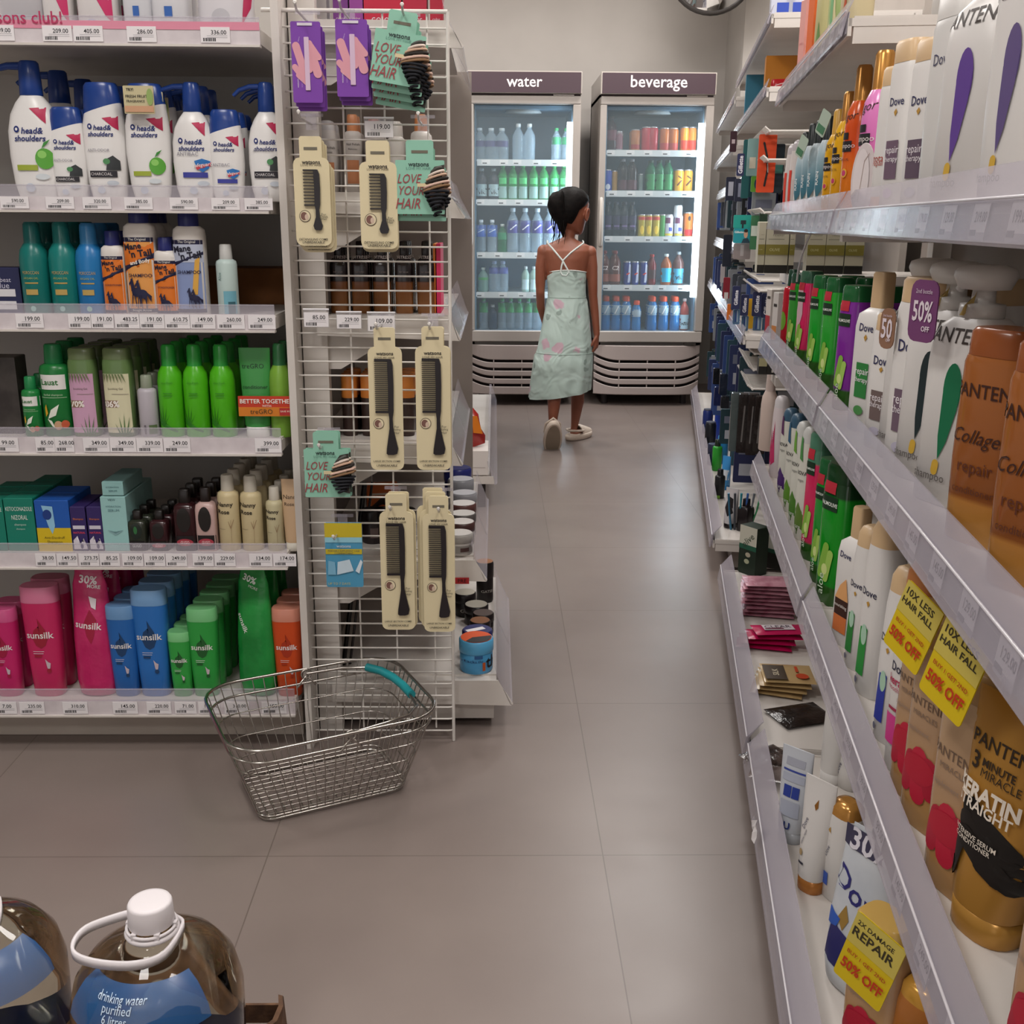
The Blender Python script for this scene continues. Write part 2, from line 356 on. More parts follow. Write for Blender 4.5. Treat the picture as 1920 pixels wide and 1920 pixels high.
# ------------------------------------------------------------------ left shelving facing us
LY = 2.05
LEV = [('L0', 1337, 1312, 1290), ('L1', 1061.5, 1035, 1018), ('L2', 849, 819, 802), ('L3', 618, 588, 571), ('L4', 395.5, 370, 349), ('L5', 84, 50, 33)]
XR = -.421; XL = -2.3
unit = thing('shelving_unit', 'long white shop shelving of hair care bottles facing the camera', 'shelving', (0, LY, 0))
mb = MB(); mb.box(((XL+XR)/2, .47, .85), (XR-XL, .04, 1.7), noisy('back_panel_enamel', 'b4b0ac', 'bcb8b3', 4, .5)); mb.build('back_panel', unit)
mb = MB(); mb.box(((XL+XR)/2, .07+.19, .04), (XR-XL, .38, .078), noisy('plinth_enamel', 'b5aaa0', 'bfb5ab', 5, .5)); mb.build('plinth', unit)
PR = {
 'L0': [(0, '7.00'), (52, '235.00'), (133, '310.00'), (227, '145.00'), (290, '220.00'), (340, '71.00'), (384, '158.00'), (436, '310.00'), (506, '158.00')],
 'L1': [(78, '38.00'), (118, '149.50'), (159, '273.75'), (198, '85.25'), (241, '109.00'), (282, '109.00'), (323, '249.00'), (373, '139.00'), (414, '229.00'), (481, '134.00'), (526, '174.00')],
 'L2': [(2, '99.00'), (77, '85.00'), (113, '268.00'), (173, '349.00'), (223, '349.00'), (273, '339.00'), (324, '249.00'), (495, '399.00')],
 'L3': [(48, '199.00'), (142, '199.00'), (184, '191.00'), (231, '483.25'), (277, '191.00'), (325, '610.75'), (372, '149.00'), (425, '260.00'), (483, '249.00')],
 'L4': [(20, '590.00'), (105, '209.00'), (174, '320.00'), (252, '385.00'), (337, '590.00'), (415, '209.00'), (477, '385.00')],
 'L5': [(-8, '209.00'), (100, '209.00'), (158, '405.00'), (258, '286.00'), (396, '336.00')],
}
LPOST = {}
rnd = random.Random(3)
DECK = {}
for nm, yb, yt, yr in LEV:
    zb = atY(300, yb, LY).z; zt = atY(300, yt, LY).z; zr = atY(300, yr, LY).z
    dz = zt-.006; DECK[nm] = dz
    mb = MB(); W_ = XR-XL
    mb.box(((XL+XR)/2, .225, dz-.011), (W_, .45, .022), SHELFW)
    for sx in (XL+.004, XR-.004): mb.prism([(0, 0)], 0, 0, SHELFW) if False else mb.box((sx, .22, (zb+dz)/2+.004), (.006, .42, dz-zb), SHELFW)
    sh = mb.build('shelf', unit)
    mb = MB(); mb.box(((XL+XR)/2, -.004, (zb+zt)/2), (W_, .006, zt-zb), noisy('rail_paper', 'c9c0c4', 'd5cdd0', 30, .35)); mb.box(((XL+XR)/2, -.004, zb-.002), (W_, .016, .004), SHELFW)
    if nm == 'L5':
        mb.box(((XL+XR)/2, -.0075, (zt*2+zr)/3-.004), (W_, .001, (zr-zt)*.9), M('d98aa0', .5))
        put_prints(mb, [('t', 'watsons club!', 0, 0, 1, 'b0305a', {'b': .01})], .16, .02, lambda x, z: -.009); 
        for i in range(len(mb.v)-len(textgeo('watsons club!', .01)[0]), len(mb.v)): mb.v[i] = mb.v[i]+Vector((atY(35, 35, LY).x, 0, zr-.003))
    rail = mb.build('price_rail', sh)
    mb = MB(); mb.box(((XL+XR)/2, -.006, (zt+zr)/2), (W_, .0016, zr-zt), CLEAR); mb.tube([(XL, -.006, zr), (XR, -.006, zr)], .0018, CLEAR, 6); mb.build('clear_riser', sh)
    xs_ = [q[0] for q in PR[nm]]
    for qi, (px, tx) in enumerate(PR[nm]):
        c = atY(px+8, (yb+yt)/2, LY-.008); hh = (zt-zb)*.86
        gaps = [abs(px-o) for o in xs_ if o != px]
        tag_mesh(min(.052, min(gaps)*.00107*.96), hh, tx, rnd).build('price_tag', sh, (c.x, -.0085, (zb+zt)/2+.001))
# white upright between shelving and end panel
p0 = atZ(577, 1388, 0)
mb = MB(); mb.box((XR+.025, .03, .86), (.014, .05, 1.72), SHELFW); mb.box((XR+.025, .25, .86), (.010, .44, 1.72), SHELFW)
mb.build('upright_post', unit)

def frontx(px, py, Y): return atY(px, py, Y).x
CNT = {}
def L(kind, name, label, cat, px, pytop, lev, w, d, body, cap=None, prints=(), behind=0, dy=None, grouplabel=None, gap=.012, hfix=None, skew=0, box=False, **kw):
    Y = LY+.012+gap+d/2; z0 = DECK[lev]; p = atY(px, pytop, Y-d*.3); h = hfix or max(.03, p.z-z0)
    x = atY(px, pytop, Y).x if not kw.pop('bx', None) else atY(px, pytop, Y).x
    loc = (x, Y, z0)
    if box: o = carton(name, label, cat, loc, skew, w, h, d, body, prints)
    else: o = vessel(kind, name, label, cat, loc, skew, w, h, d, body, cap, prints, **kw)
    step = dy or d+.006
    for k in range(behind):
        if Y+step*(k+1)+d/2 > LY+.45: break
        base = grouplabel or ('same kind as the front one, '+cat+' hidden in line behind')
        ordn = ['directly behind', 'third in line behind', 'fourth in line behind', 'fifth in line behind', 'last in line behind'][k]
        q = ' '.join(label.split()[:9])
        dup(o, (x+(k+1)*.001, Y+step*(k+1), z0), (ordn+' the '+q), None)
    return o
NAVY = M('1f3f86', .25); HSW = M('e4e2e0', .3)
def hs(kind, flav, hp=1):
    P = [('p', [(.05, .66), (.62, .67), (.62, .55), (.45, .58)], 'b5204e')] if kind == 'hspump' else [('p', [(.12, .70), (.80, .72), (.80, .60), (.55, .63)], 'b5204e')]
    y = .50 if kind == 'hspump' else .62
    P += [('t', 'head&', .12, y, .40, '1c2b6e', {'b': .02, 'sh': .2}), ('t', 'shoulders', 0, y-.055, .58, '1c2b6e', {'b': .02, 'sh': .2}), ('e', -.48, y+.01, .11, .024, '1c2b6e'), ('e', -.48, y+.01, .05, .011, 'e4e2e0')]
    if flav == 'apple':
        P += [('r', -.6, .215, .2, .255, '9aa83c'), ('e', .48, .30, .34, .075, '5aa53c'), ('e', .40, .33, .16, .028, '8cc964'), ('p', [(.40, .37), (.62, .41), (.72, .44), (.50, .415)], '3d8a3a'), ('e', .35, .17, .26, .022, 'cfd6da'), ('e', -.15, .09, .18, .032, 'c3cbd8')]
    elif flav == 'charcoal':
        P += [('t', 'ANTI-ODOR', -.15, .43, .52, '8f8c96', {}), ('r', -.65, .20, .62, .255, '2c2a30'), ('t', 'CHARCOAL', -.1, .228, .5, 'd8d4d4'), ('p', [(.15, .26), (.25, .36), (.5, .385), (.78, .34), (.78, .26)], '35393b'), ('e', .2, .335, .16, .025, '4e8a58'), ('e', .40, .15, .26, .022, 'c2c9d2'), ('e', -.15, .09, .18, .032, 'c3cbd8')]
    else:
        P += [('t', 'ANTIBAC', -.2, .40, .50, '8f8c96', {}), ('r', -.45, .20, .66, .245, '3a3f94'), ('p', [(.10, .34), (.45, .36), (.80, .34), (.72, .28), (.45, .245), (.2, .28)], '2a6fb5'), ('p', [(.12, .30), (.82, .33), (.80, .30), (.2, .265)], 'c23a4a'), ('t', 'Safeguard', .45, .305, .42, 'eeeeee', {'sh': .2, 'rot': .12}), ('e', .45, .15, .26, .022, 'c2c9d2'), ('e', 0, .09, .18, .032, 'c3cbd8')]
    return P
D4 = 'on the second shelf from the top'
L('hspump', 'pump_bottle', 'tall white pump bottle with green apple and navy pump at far left', 'shampoo bottle', 52, 112, 'L4', .098, .058, HSW, NAVY, hs('hspump', 'apple'), behind=2, dy=.13)
L('hs', 'shampoo_bottle', 'small white charcoal bottle, blue cap, beside the tall apple pump bottle', 'shampoo bottle', 122, 200, 'L4', .070, .046, HSW, NAVY, hs('hs', 'charcoal'), behind=2)
L('hs', 'shampoo_bottle', 'large white charcoal bottle with blue cap, third product from left', 'shampoo bottle', 188, 154, 'L4', .080, .052, HSW, NAVY, hs('hs', 'charcoal'), behind=2)
ap = L('hs', 'shampoo_bottle', 'white apple bottle wearing a beige fragrance flyer on its cap', 'shampoo bottle', 270, 156, 'L4', .084, .052, HSW, NAVY, hs('hs', 'apple'), behind=3)
L('hspump', 'pump_bottle', 'white antibacterial pump bottle with blue shield, centre of the row', 'shampoo bottle', 357, 153, 'L4', .082, .052, HSW, NAVY, hs('hspump', 'anti'), behind=2)
L('hs', 'shampoo_bottle', 'small white antibacterial bottle with blue shield and blue cap', 'shampoo bottle', 420, 205, 'L4', .066, .044, HSW, NAVY, hs('hs', 'anti'), behind=2)
L('hspump', 'pump_bottle', 'white charcoal pump bottle beside the white upright, last in row', 'shampoo bottle', 497, 153, 'L4', .074, .052, HSW, NAVY, hs('hspump', 'charcoal'), behind=2)
for k, (pxx, dyy) in enumerate(((268, 0), (292, .06), (308, .12))):
    c = atY(pxx, 185, LY+.03+dyy); lab = ['beige fragrance flyer hanging over the front apple bottle', 'beige flyer on the second apple bottle', 'beige flyer on the rearmost apple bottle'][k]
    card('neck_flyer', lab, 'flyer', (c.x, LY+.006+dyy*.62, atY(268, 160, LY).z-.006*k), 0, .055, .048, 'c5bb94', [('t', 'TRY!', -.55, .86, .24, '2b2a28', {'b': .03}), ('t', 'FRESH FRUITY', -.05, .62, .8, '2b2a28', {'b': .01}), ('t', 'FRAGRANCE', -.2, .45, .6, '2b2a28', {'b': .01}), ('r', -.95, .06, .95, .28, 'c99a78'), ('e', .75, .6, .22, .3, '8fa860')], th=.001, rnd=.002)
# top row, only the feet of the bottles are in view
for k, (px, w_, c2, lab) in enumerate(((45, .085, 'b9b7bb', 'big glossy grey white bottle'), (112, .055, 'd9d5d4', 'white bottle with pink flash at its base'), (186, .075, 'd9d5d4', 'broader white bottle with pink flash'),
        (262, .055, 'd2d3d8', 'white bottle with small blue mark'), (322, .070, 'd6d6da', 'white bottle with blue stripes'), (424, .105, 'cfccd0', 'wide glossy white refill pouch'))):
    pr = [('p', [(.1, .25), (.8, .25), (.8, .07), (.5, .12)], 'c22a62'), ('e', -.2, .07, .25, .03, 'b9b6c8')] if k in (1, 2) else ([('r', -.4, .04, .4, .05, '4a68a8'), ('r', -.4, .06, .4, .075, '4a68a8'), ('r', -.2, .12, .2, .2, '2f5faa')] if k in (3, 4) else ([('e', -.1, .12, .32, .07, 'b5b3b8'), ('p', [(.6, .06), (.9, .2), (.95, .3), (.7, .3)], 'b02050')] if k == 5 else []))
    L('pouch' if k == 5 else 'wide', 'refill_pouch' if k == 5 else 'shampoo_bottle', lab+', on the top shelf of the left shelving', 'shampoo bottle' if k < 5 else 'pouch', px, 10, 'L5', w_, .05, c2, prints=pr, hfix=.22, behind=1 if k < 5 else 0)
# ---- third shelf from top
SPR = [('r', -.45, .34, .45, .355, 'b59a55'), ('t', 'MOROCCAN', 0, .46, .55, 'c0a468', {'k': 1.6}), ('t', 'ARGAN OIL', 0, .40, .5, 'a8b060'), ('r', -.4, .22, .4, .28, 'b89b58'), ('e', 0, .07, .18, .03, '8fc0b8')]
carton('hair_dye_box', 'dark blue hair dye carton with barcodes at the left picture edge', 'carton', (atY(8, 500, 2.13).x, LY+.075, DECK['L3']), 0, .085, .088, .06, '24284e', [('t', 'Bluebeat', .1, .74, .5, 'c7c5d8'), ('t', 'blue', .2, .62, .3, 'c7c5d8'), ('r', -.3, .38, .75, .54, 'd8d6da'), ('r', -.3, .10, .75, .28, 'd8d6da')])
L('slim', 'spray_bottle', 'teal metallic spray bottle, leftmost of three, under the apple pump bottle', 'hair spray', 57, 416, 'L3', .056, .056, M('15726c', .3), M('1a6a68', .3), SPR, behind=2)
L('slim', 'spray_bottle', 'teal metallic spray bottle between a teal and a blue one', 'hair spray', 112, 416, 'L3', .056, .056, M('167a74', .3), M('1b706c', .3), SPR, behind=2)
L('slim', 'spray_bottle', 'bright blue metallic spray bottle beside the orange horse conditioner', 'hair spray', 163, 418, 'L3', .056, .056, M('2376b4', .3), M('3a82b8', .3), SPR, behind=2)
def horse(u, v, s):
    c = '1c1d3e'; P = []
    for dx, dy in ((-.20, .012), (.10, 0)):
        x = u+dx*s; y = v+dy*s
        P += [('e', x, y+.025*s, .24*s, .032*s, c), ('p', [(x-.26*s, y+.03*s), (x-.06*s, y+.05*s), (x-.16*s, y+.115*s), (x-.26*s, y+.12*s)], c),
              ('p', [(x-.36*s, y+.085*s), (x-.16*s, y+.13*s), (x-.14*s, y+.115*s), (x-.32*s, y+.07*s)], c), ('p', [(x+.2*s, y+.04*s), (x+.42*s, y+.01*s), (x+.38*s, y-.03*s), (x+.2*s, y+.02*s)], c)]
        P += [('p', [(x+a*s-.03*s, y+.02*s), (x+a*s+.03*s, y+.02*s), (x+(a+b)*s+.02*s, y-.075*s), (x+(a+b)*s-.02*s, y-.075*s)], c) for a, b in ((-.18, -.08), (-.10, .06), (.12, .06), (.19, -.04))]
    return P
def mane(kind, big):
    o = 'd9721f'; g = 'e09a50' if kind != 'blue' else '98a5c8'
    P = [('r', -.93, .03, .93, .70, g if kind == 'big' else ('8393bd' if kind == 'blue' else o)), ('r', -.93, .665, .93, .705, '1c1d3e')]
    if kind == 'blue': P += [('r', -.93, .50, .93, .665, 'b5bccf'), ('p', [(-.93, .46), (.93, .57), (.93, .60), (-.93, .50)], '1c1d3e'), ('p', [(.15, .2), (.5, .2), (.75, .55), (.45, .52)], 'd9a548')]
    else: P += [('p', [(-.93, .38), (.93, .50), (.93, .665), (-.93, .665)], o), ('p', [(-.93, .40), (.93, .52), (.93, .57), (-.93, .45)], '1c1d3e')]
    P += [('t', 'The Original', 0, .685, .55, 'e8e4dc'), ('t', 'Mane', -.30, .625, .55, '18182c', {'b': .03, 'rot': .12}), ('t', "'n Tail", .15, .565, .68, '18182c', {'b': .03, 'rot': .12}),
          ('t', 'SHAMPOO' if big else 'CONDITIONER', .05, .365 if kind != 'blue' else .41, .72, '1c1d3e', {'b': .01}), ('r', -.93, .03, .93, .065, '1c1d3e')]
    if kind == 'big': P += [('t', 'and Body', .1, .485, .62, 'efe9df', {'b': .02, 'rot': .17}), ('t', 'Straight Arrow', 0, .047, .6, 'e8e4dc')]
    return P+horse(.02 if kind != 'blue' else .35, .165 if big and kind != 'blue' else .14, 1.30 if big and kind != 'blue' else (1.1 if kind != 'blue' else .9))
MW = M('ddd8d2', .35)
L('flat', 'shampoo_bottle', 'small orange horse conditioner with navy cap beside the blue spray', 'hair conditioner', 207, 416, 'L3', .044, .036, MW, M('252c6c', .35), mane('sm', False), behind=1, hfix=.158)
L('flat', 'shampoo_bottle', 'tall orange horse shampoo with navy cap, largest on its shelf', 'shampoo bottle', 258, 385, 'L3', .061, .046, MW, M('252c6c', .35), mane('big', True), hfix=.208, behind=2)
L('flat', 'shampoo_bottle', 'small orange horse conditioner between the two tall horse bottles', 'hair conditioner', 306, 416, 'L3', .044, .036, MW, M('252c6c', .35), mane('sm', False), behind=2, hfix=.147)
L('flat', 'shampoo_bottle', 'tall blue grey horse conditioner with navy cap', 'hair conditioner', 351, 390, 'L3', .061, .046, MW, M('252c6c', .35), mane('blue', True), hfix=.202)
L('cyl', 'toner_bottle', 'slim pale mint toner bottle with white cap standing alone', 'toner bottle', 422, 458, 'L3', .040, .040, M('bccfcb', .3), M('c9c9c6', .35), [('r', -.2, .03, .9, .35, '6fa8b8'), ('r', .2, .03, .8, .2, '35606a'), ('t', 'Aloe', -.5, .55, .4, '6a8a88', {'rot': 1.57})])
carton('cardboard_box', 'plain brown cardboard box lying flat behind the mint toner', 'box', (-.56, LY+.38, DECK['L3']), 0, .30, .078, .12, noisy('kraft_board', '7a4a20', '86542a', 20, .8))
# ---- fourth shelf: green row
carton('gift_box', 'tall dark grey carton at the left edge of the green row', 'carton', (atY(8, 700, 2.12).x, LY+.08, DECK['L2']), 0, .06, .155, .05, noisy('dark_card', '2c2624', '4a4440', 18, .4))
LA = lambda: [('r', -.98, .52, .98, .68, 'e4e3df'), ('t', 'Lauat', -.15, .60, .56, '22702e', {'b': .02}), ('t', 'herbal shampoo', 0, .46, .6, 'bcd8b4'), ('r', -.8, .43, .8, .435, 'bcd8b4'),
     ('p', [(-.45, .2), (-.2, .30), (.35, .36), (.1, .24)], 'dfe3d6'), ('p', [(-.6, .22), (-.62, .32), (-.5, .36), (-.42, .26)], 'd5a12a'), ('p', [(-.5, .2), (-.2, .12), (0, .1), (-.2, .18)], 'dfe3d6'), ('e', .2, .13, .26, .05, 'c29a78'), ('e', .6, .14, .22, .045, 'bf5a3c')]
L('cyl', 'shampoo_bottle', 'small green herbal bottle with white name band, left of its big twin', 'shampoo bottle', 55, 707, 'L2', .037, .037, M('1e7d3c', .3), M('1e8048', .35), LA(), behind=1)
L('cyl', 'shampoo_bottle', 'large green herbal shampoo with white name band and leaf picture', 'shampoo bottle', 98, 646, 'L2', .061, .050, M('1b7436', .3), M('1a7a44', .35), LA(), behind=2)
GRN = M('5f7a48', .22)
def aloe(c, pct): return [('r', -.86, .05, .86, .72, c), ('t', pct, -.35, .38, .5, 'efe9e2', {'b': .03}), ('t', 'Soothing Gel', -.05, .55, .5, '6a6058'), ('r', -.3, .49, .8, .495, '8a7f76')] + [('p', [(a, .04), (a+.12, .04), (a+b, .04+c2)], '4f7440') for a, b, c2 in ((.0, -.25, .12), (.15, -.1, .2), (.3, .1, .24), (.45, .3, .2), (.55, .4, .1))] + [('p', [(-.8+.2*k, .72), (-.65+.2*k, .72), (-.78+.25*k, .62)], '6b7a50') for k in range(7)]
def aloef(c, pct):
    P = aloe(c, pct); P.insert(1, ('r', -.84, .34, .05, .42, '8a6b55')); return P
L('wide', 'shower_gel', 'pink labelled aloe bottle with seventy percent badge', 'gel bottle', 152, 653, 'L2', .055, .044, GRN, M('66764e', .25), aloef('c99db8', '70%'), behind=3)
L('wide', 'shower_gel', 'cream labelled aloe bottle with eighty-six percent badge', 'gel bottle', 218, 653, 'L2', .058, .046, GRN, M('66764e', .25), aloef('d4cfae', '86%'), behind=3)
L('cyl', 'shampoo_bottle', 'small lilac labelled aloe bottle with clear cap, between tall bottles', 'gel bottle', 273, 704, 'L2', .038, .034, M('b6b0b8', .3), M('8f9684', .2), [('r', .2, .05, .9, .2, '5a6e48'), ('r', -.3, .05, -.1, .2, '6a646c')], behind=3)
def fresh(): return [('p', [(-.9, .20), (-.2, .14), (.6, .07), (.55, .05), (-.3, .1), (-.9, .14)], '2e7a1c')] + [('p', [(a, .14), (a+.12, .15), (b, c)], '2e7a1c') for a, b, c in ((-.7, -.85, .32), (-.6, -.5, .36), (-.5, -.15, .34), (-.45, .1, .26), (-.4, .25, .18))] + [('t', 'aloe fresh', 0, .60, .45, '3a8c22'), ('r', -.35, .48, .35, .49, '3a8c22'), ('r', -.35, .45, .35, .46, '3a8c22')]
for k, (px, lab) in enumerate(((314, 'leftmost of three bright lime green aloe bottles'), (362, 'middle one of three bright lime green aloe bottles'), (412, 'rightmost of three bright lime green aloe bottles'))):
    L('slim', 'shampoo_bottle', lab, 'shampoo bottle', px, 647, 'L2', .050, .050, M('4fb31a', .28), M('2a9a3a', .3), fresh(), behind=3)
L('tube', 'conditioner_tube', 'green conditioner tube with white cap, bundled under a red offer band', 'tube', 476, 653, 'L2', .062, .034, M('3d8f45', .35), M('e2e0dc', .3), [('t', 'treGRO', -.1, .80, .7, '20402a'), ('t', 'conditioner', 0, .57, .8, '20402a')])
L('slim', 'shampoo_bottle', 'yellow green bottle with dark pump at the right end, under offer band', 'shampoo bottle', 522, 645, 'L2', .045, .045, M('79a83a', .3), M('2f7040', .3), [('p', [(-.5, .3), (-.3, .3), (-.1, .45)], '3f7a30')], behind=1)
c = atY(500, 762, LY+.01); t = thing('offer_band', 'red and orange better together offer band around two bottles', 'promotion band', (c.x, LY+.012, c.z-.002))
mb = MB(); mb.prism([(-.056, -.016), (.054, -.016), (.054, .022), (-.056, .022)], 0, .0006, M('c23a22', .5)); mb.prism([(-.056, -.018), (.054, -.018), (.054, .0), (-.056, .0)], -.0003, 0, M('d07a22', .5)); mb.build('band', t)
mb = MB(); put_prints(mb, [('t', 'BETTER TOGETHER', .0, .5, .95, 'efe6dc', {'b': .02}), ('t', 'treGRO', -.2, -.35, .4, '4a3a1c'), ('r', .45, -.65, .95, -.05, 'b02a2a'), ('t', 'SAVE 99.00', .7, -.33, .22, 'f0e2d0'), ('t', 'WITH', 0, .12, .16, 'efe6dc')], .11, .024, lambda x, z: -.0006); mb.build('label_print', t)
# ---- fifth shelf: cartons, oils
def Lc(name, label, cat, x0, x1, pyt, lev, d, body, prints=(), Yo=.012, behind=0, top=None):
    Y = LY+.012+Yo; a = atY(x0, pyt, Y); b = atY(x1, pyt, Y); z0 = DECK[lev]
    o = carton(name, label, cat, ((a.x+b.x)/2, Y+d/2, z0), 0, b.x-a.x, a.z-z0, d, body, prints, top=top)
    for k in range(behind): dup(o, ((a.x+b.x)/2, Y+d/2+(k+1)*(d+.002), z0), ['second', 'third', 'fourth', 'fifth'][k]+' in the row behind the '+' '.join(label.split()[:8]))
    return o
KE = [('t', 'KETOCONAZOLE', 0, .80, .9, 'dfe9e2', {'k': 1.8}), ('t', 'NIZORAL', 0, .64, .55, 'dfe9e2', {'k': 1.8}), ('t', 'shampoo', 0, .50, .4, 'bcd8cc'), ('t', 'shampoo', 0, .42, .3, 'bcd8cc')]
Lc('medicine_box', 'teal medicated shampoo carton cut by the left picture edge', 'carton', -52, 3, 936, 'L1', .05, '0e7a66', KE, behind=2)
Lc('medicine_box', 'teal medicated shampoo carton beside the yellow and blue display', 'carton', 5, 60, 934, 'L1', .05, '0e7a66', KE, behind=3)
Lc('sachet_display', 'yellow and blue anti-dandruff sachet display box', 'display box', 63, 127, 938, 'L1', .06, '1a56ad', [('r', -1, .0, 1, .46, 'd2b51c'), ('p', [(-.6, .9), (.05, .88), (.1, .5), (-.1, .34), (-.3, .5)], '8fc0dc'), ('e', -.3, .72, .26, .1, '1a3a80'), ('t', 'Anti-Dandruff', 0, .27, .6, '5a5420'), ('t', 'Shampoo', 0, .18, .45, '5a5420')], behind=1)
TOO = [('t', 'Shampoo', 0, .72, .7, 'd8792c'), ('r', -.8, .50, .8, .58, 'ccc8d4'), ('t', 'NATURAL', 0, .42, .8, 'd8455a', {'b': .02}), ('p', [(-.9, .05), (-.9, .25), (-.3, .35), (0, .15), (.5, .3), (.9, .1), (.9, .05)], 'd5cfd8'), ('e', .2, .12, .2, .06, '33245c')]
Lc('toothpaste_box', 'small purple carton with white wave, left of the pair', 'carton', 130, 158, 950, 'L1', .05, '31225e', TOO, behind=1)
Lc('toothpaste_box', 'small purple carton with white wave, right of the pair', 'carton', 161, 188, 950, 'L1', .05, '31225e', TOO, behind=1)
MI = [('t', 'VIEW', -.1, .94, .3, '3a5a60'), ('t', 'HYDRATION', 0, .82, .6, '5a8088'), ('t', 'SERUM', 0, .75, .45, '5a8088'), ('p', [(-.6, .38), (0, .30), (.6, .38), (.6, .39), (0, .32), (-.6, .39)], '8fb5b8')]
mc = Lc('serum_box', 'pale mint serum carton standing below a lying one', 'carton', 187, 234, 931, 'L1', .055, '97c4c2', MI, behind=2)
a = atY(190, 902, LY+.024); b = atY(232, 929, LY+.024); carton('serum_box', 'pale mint serum carton lying on top of the standing one', 'carton', ((a.x+b.x)/2, LY+.024+.06, mc.location.z+(atY(210, 931, LY+.024).z-mc.location.z)+.0015), 0, b.x-a.x, a.z-b.z, .12, '8fbcba', [('t', 'HYDRATION', 0, .6, .6, '4a7078'), ('t', 'SERUM', 0, .35, .4, '4a7078')])
OIL = lambda c: [('r', -.95, .03, .95, .26, '191314'), ('t', 'GUGO', 0, .14, .5, 'd8a8a8' if c else 'b8b8b4', {'b': .03, 'k': 1.3}), ('e', 0, .52, .62, .20, '152018' if not c else '18120f')] + ([('e', 0, .15, .75, .06, 'a83a48'), ('t', 'GUGO', 0, .15, .4, 'e0b8b8', {'b': .03, 'k': 1.5})] if c else [('e', -.05, .54, .2, .1, '2d6a3a')])
for px, pt, w_, bc, oi, lab in ((256, 945, .038, '2c3026', 0, 'dark squat oil bottle with grey green label'), (297, 943, .038, '35181c', 1, 'dark red squat oil bottle beside the green labelled one')):
    L('sqb', 'hair_oil', lab, 'oil bottle', px, pt, 'L1', w_, .036, M(bc, .2), M('17110f', .3), OIL(oi), behind=2, hfix=.083)
L('sqb', 'hair_oil', 'tall dark red bottle with black cap at the back of the oils', 'oil bottle', 343, 892, 'L1', .045, .040, M('33171a', .2), M('17110f', .3), OIL(1), behind=2, hfix=.128)
L('sqb', 'hair_oil', 'squat pink white oil bottle with round black label', 'oil bottle', 384, 916, 'L1', .042, .036, M('c2a39e', .3), M('1c1210', .3), OIL(1), behind=2)
NR = [('t', 'Nanny', -.15, .62, .75, '241d18', {'b': .02}), ('t', 'Rose', -.3, .53, .55, '241d18', {'b': .02}), ('r', .32, .10, .34, .42, '9a7f60'), ('p', [(.3, .3), (.1, .4), (.12, .41), (.33, .32)], '9a7f60'), ('p', [(.33, .3), (.6, .42), (.58, .43), (.33, .33)], '9a7f60'), ('t', 'shampoo', -.5, .30, .3, '6a5a48')]
L('cyl', 'shampoo_bottle', 'cream botanical bottle with white cap, leftmost of the cream row', 'shampoo bottle', 425, 892, 'L1', .044, .042, M('cdbd94', .35), M('c9c3b6', .35), NR, behind=4, dy=.05)
L('cyl', 'shampoo_bottle', 'cream botanical bottle with white cap, second of the cream row', 'shampoo bottle', 468, 894, 'L1', .044, .042, M('cdbd94', .35), M('c9c3b6', .35), NR, behind=4, dy=.05)
L('cyl', 'shampoo_bottle', 'shorter cream botanical bottle beside the beige tube', 'shampoo bottle', 513, 914, 'L1', .036, .036, M('c5bc98', .35), M('c9c3b6', .35), NR, behind=3, dy=.05)
L('tube', 'conditioner_tube', 'beige botanical tube at the right end against the upright', 'tube', 545, 900, 'L1', .040, .03, M('d0b08c', .35), M('ddd8cc', .35), [('t', 'Nanny', 0, .75, .8, '4a3c30'), ('t', 'Rose', -.2, .66, .5, '4a3c30')])
# ---- bottom shelf: bright bottles
def sun(dark): return [('p', [(-.42, .55), (-.30, .62), (0, .66), (-.05, .73), (.1, .68), (.32, .62), (.42, .55), (.25, .48), (0, .455), (-.25, .48)], dark), ('t', 'sunsilk', 0, .575, .72, 'e8e4e2', {'b': .015}), ('r', -.45, .405, .1, .41, 'd8cfd4'), ('r', -.45, .425, .15, .43, 'd8cfd4'), ('r', -.4, .375, .0, .395, dark), ('p', [(.15, .36), (.22, .28), (.30, .25), (.38, .28), (.42, .32), (.3, .33)], 'c9b8c0'), ('e', .3, .25, .12, .02, dark)]
def clr(h): return M(h, .25, a=.86)
L('sun', 'shampoo_bottle', 'magenta bottle cut by the left edge on the bottom shelf', 'shampoo bottle', 2, 1142, 'L0', .062, .042, M('c42468', .35), clr('d85a90'), sun('a01840'), behind=1)
L('sun', 'shampoo_bottle', 'large pink bottle with pink clear cap and dark red drop', 'shampoo bottle', 73, 1100, 'L0', .078, .048, M('c5295f', .35), clr('dd7fa0'), sun('9c1f35'), behind=1)
po = L('pouch', 'refill_pouch', 'magenta refill pouch printed thirty percent more', 'refill pouch', 165, 1066, 'L0', .090, .06, noisy('pink_foil', 'b81c5c', 'c8306a', 14, .25, .5), prints=[('p', [(-.3, .58), (0, .68), (.3, .6), (.15, .48), (0, .42), (-.2, .48)], 'a0183c'), ('t', 'sunsilk', -.1, .56, .62, 'eae2e2', {'b': .015, 'rot': -.1}), ('t', '30%', .0, .90, .42, 'efe8ea', {'b': .03, 'rot': -.12}), ('t', 'MORE', .25, .85, .3, 'efe8ea', {'b': .03, 'rot': -.12}), ('p', [(.0, .78), (.35, .76), (.3, .68), (.1, .7)], 'e6dde2')], behind=3, dy=.07)
L('sun', 'shampoo_bottle', 'smaller blue bottle with clear cap beside the magenta pouch', 'shampoo bottle', 226, 1136, 'L0', .062, .042, M('2464ae', .35), clr('6f9ccc'), sun('1d3f68'), behind=2)
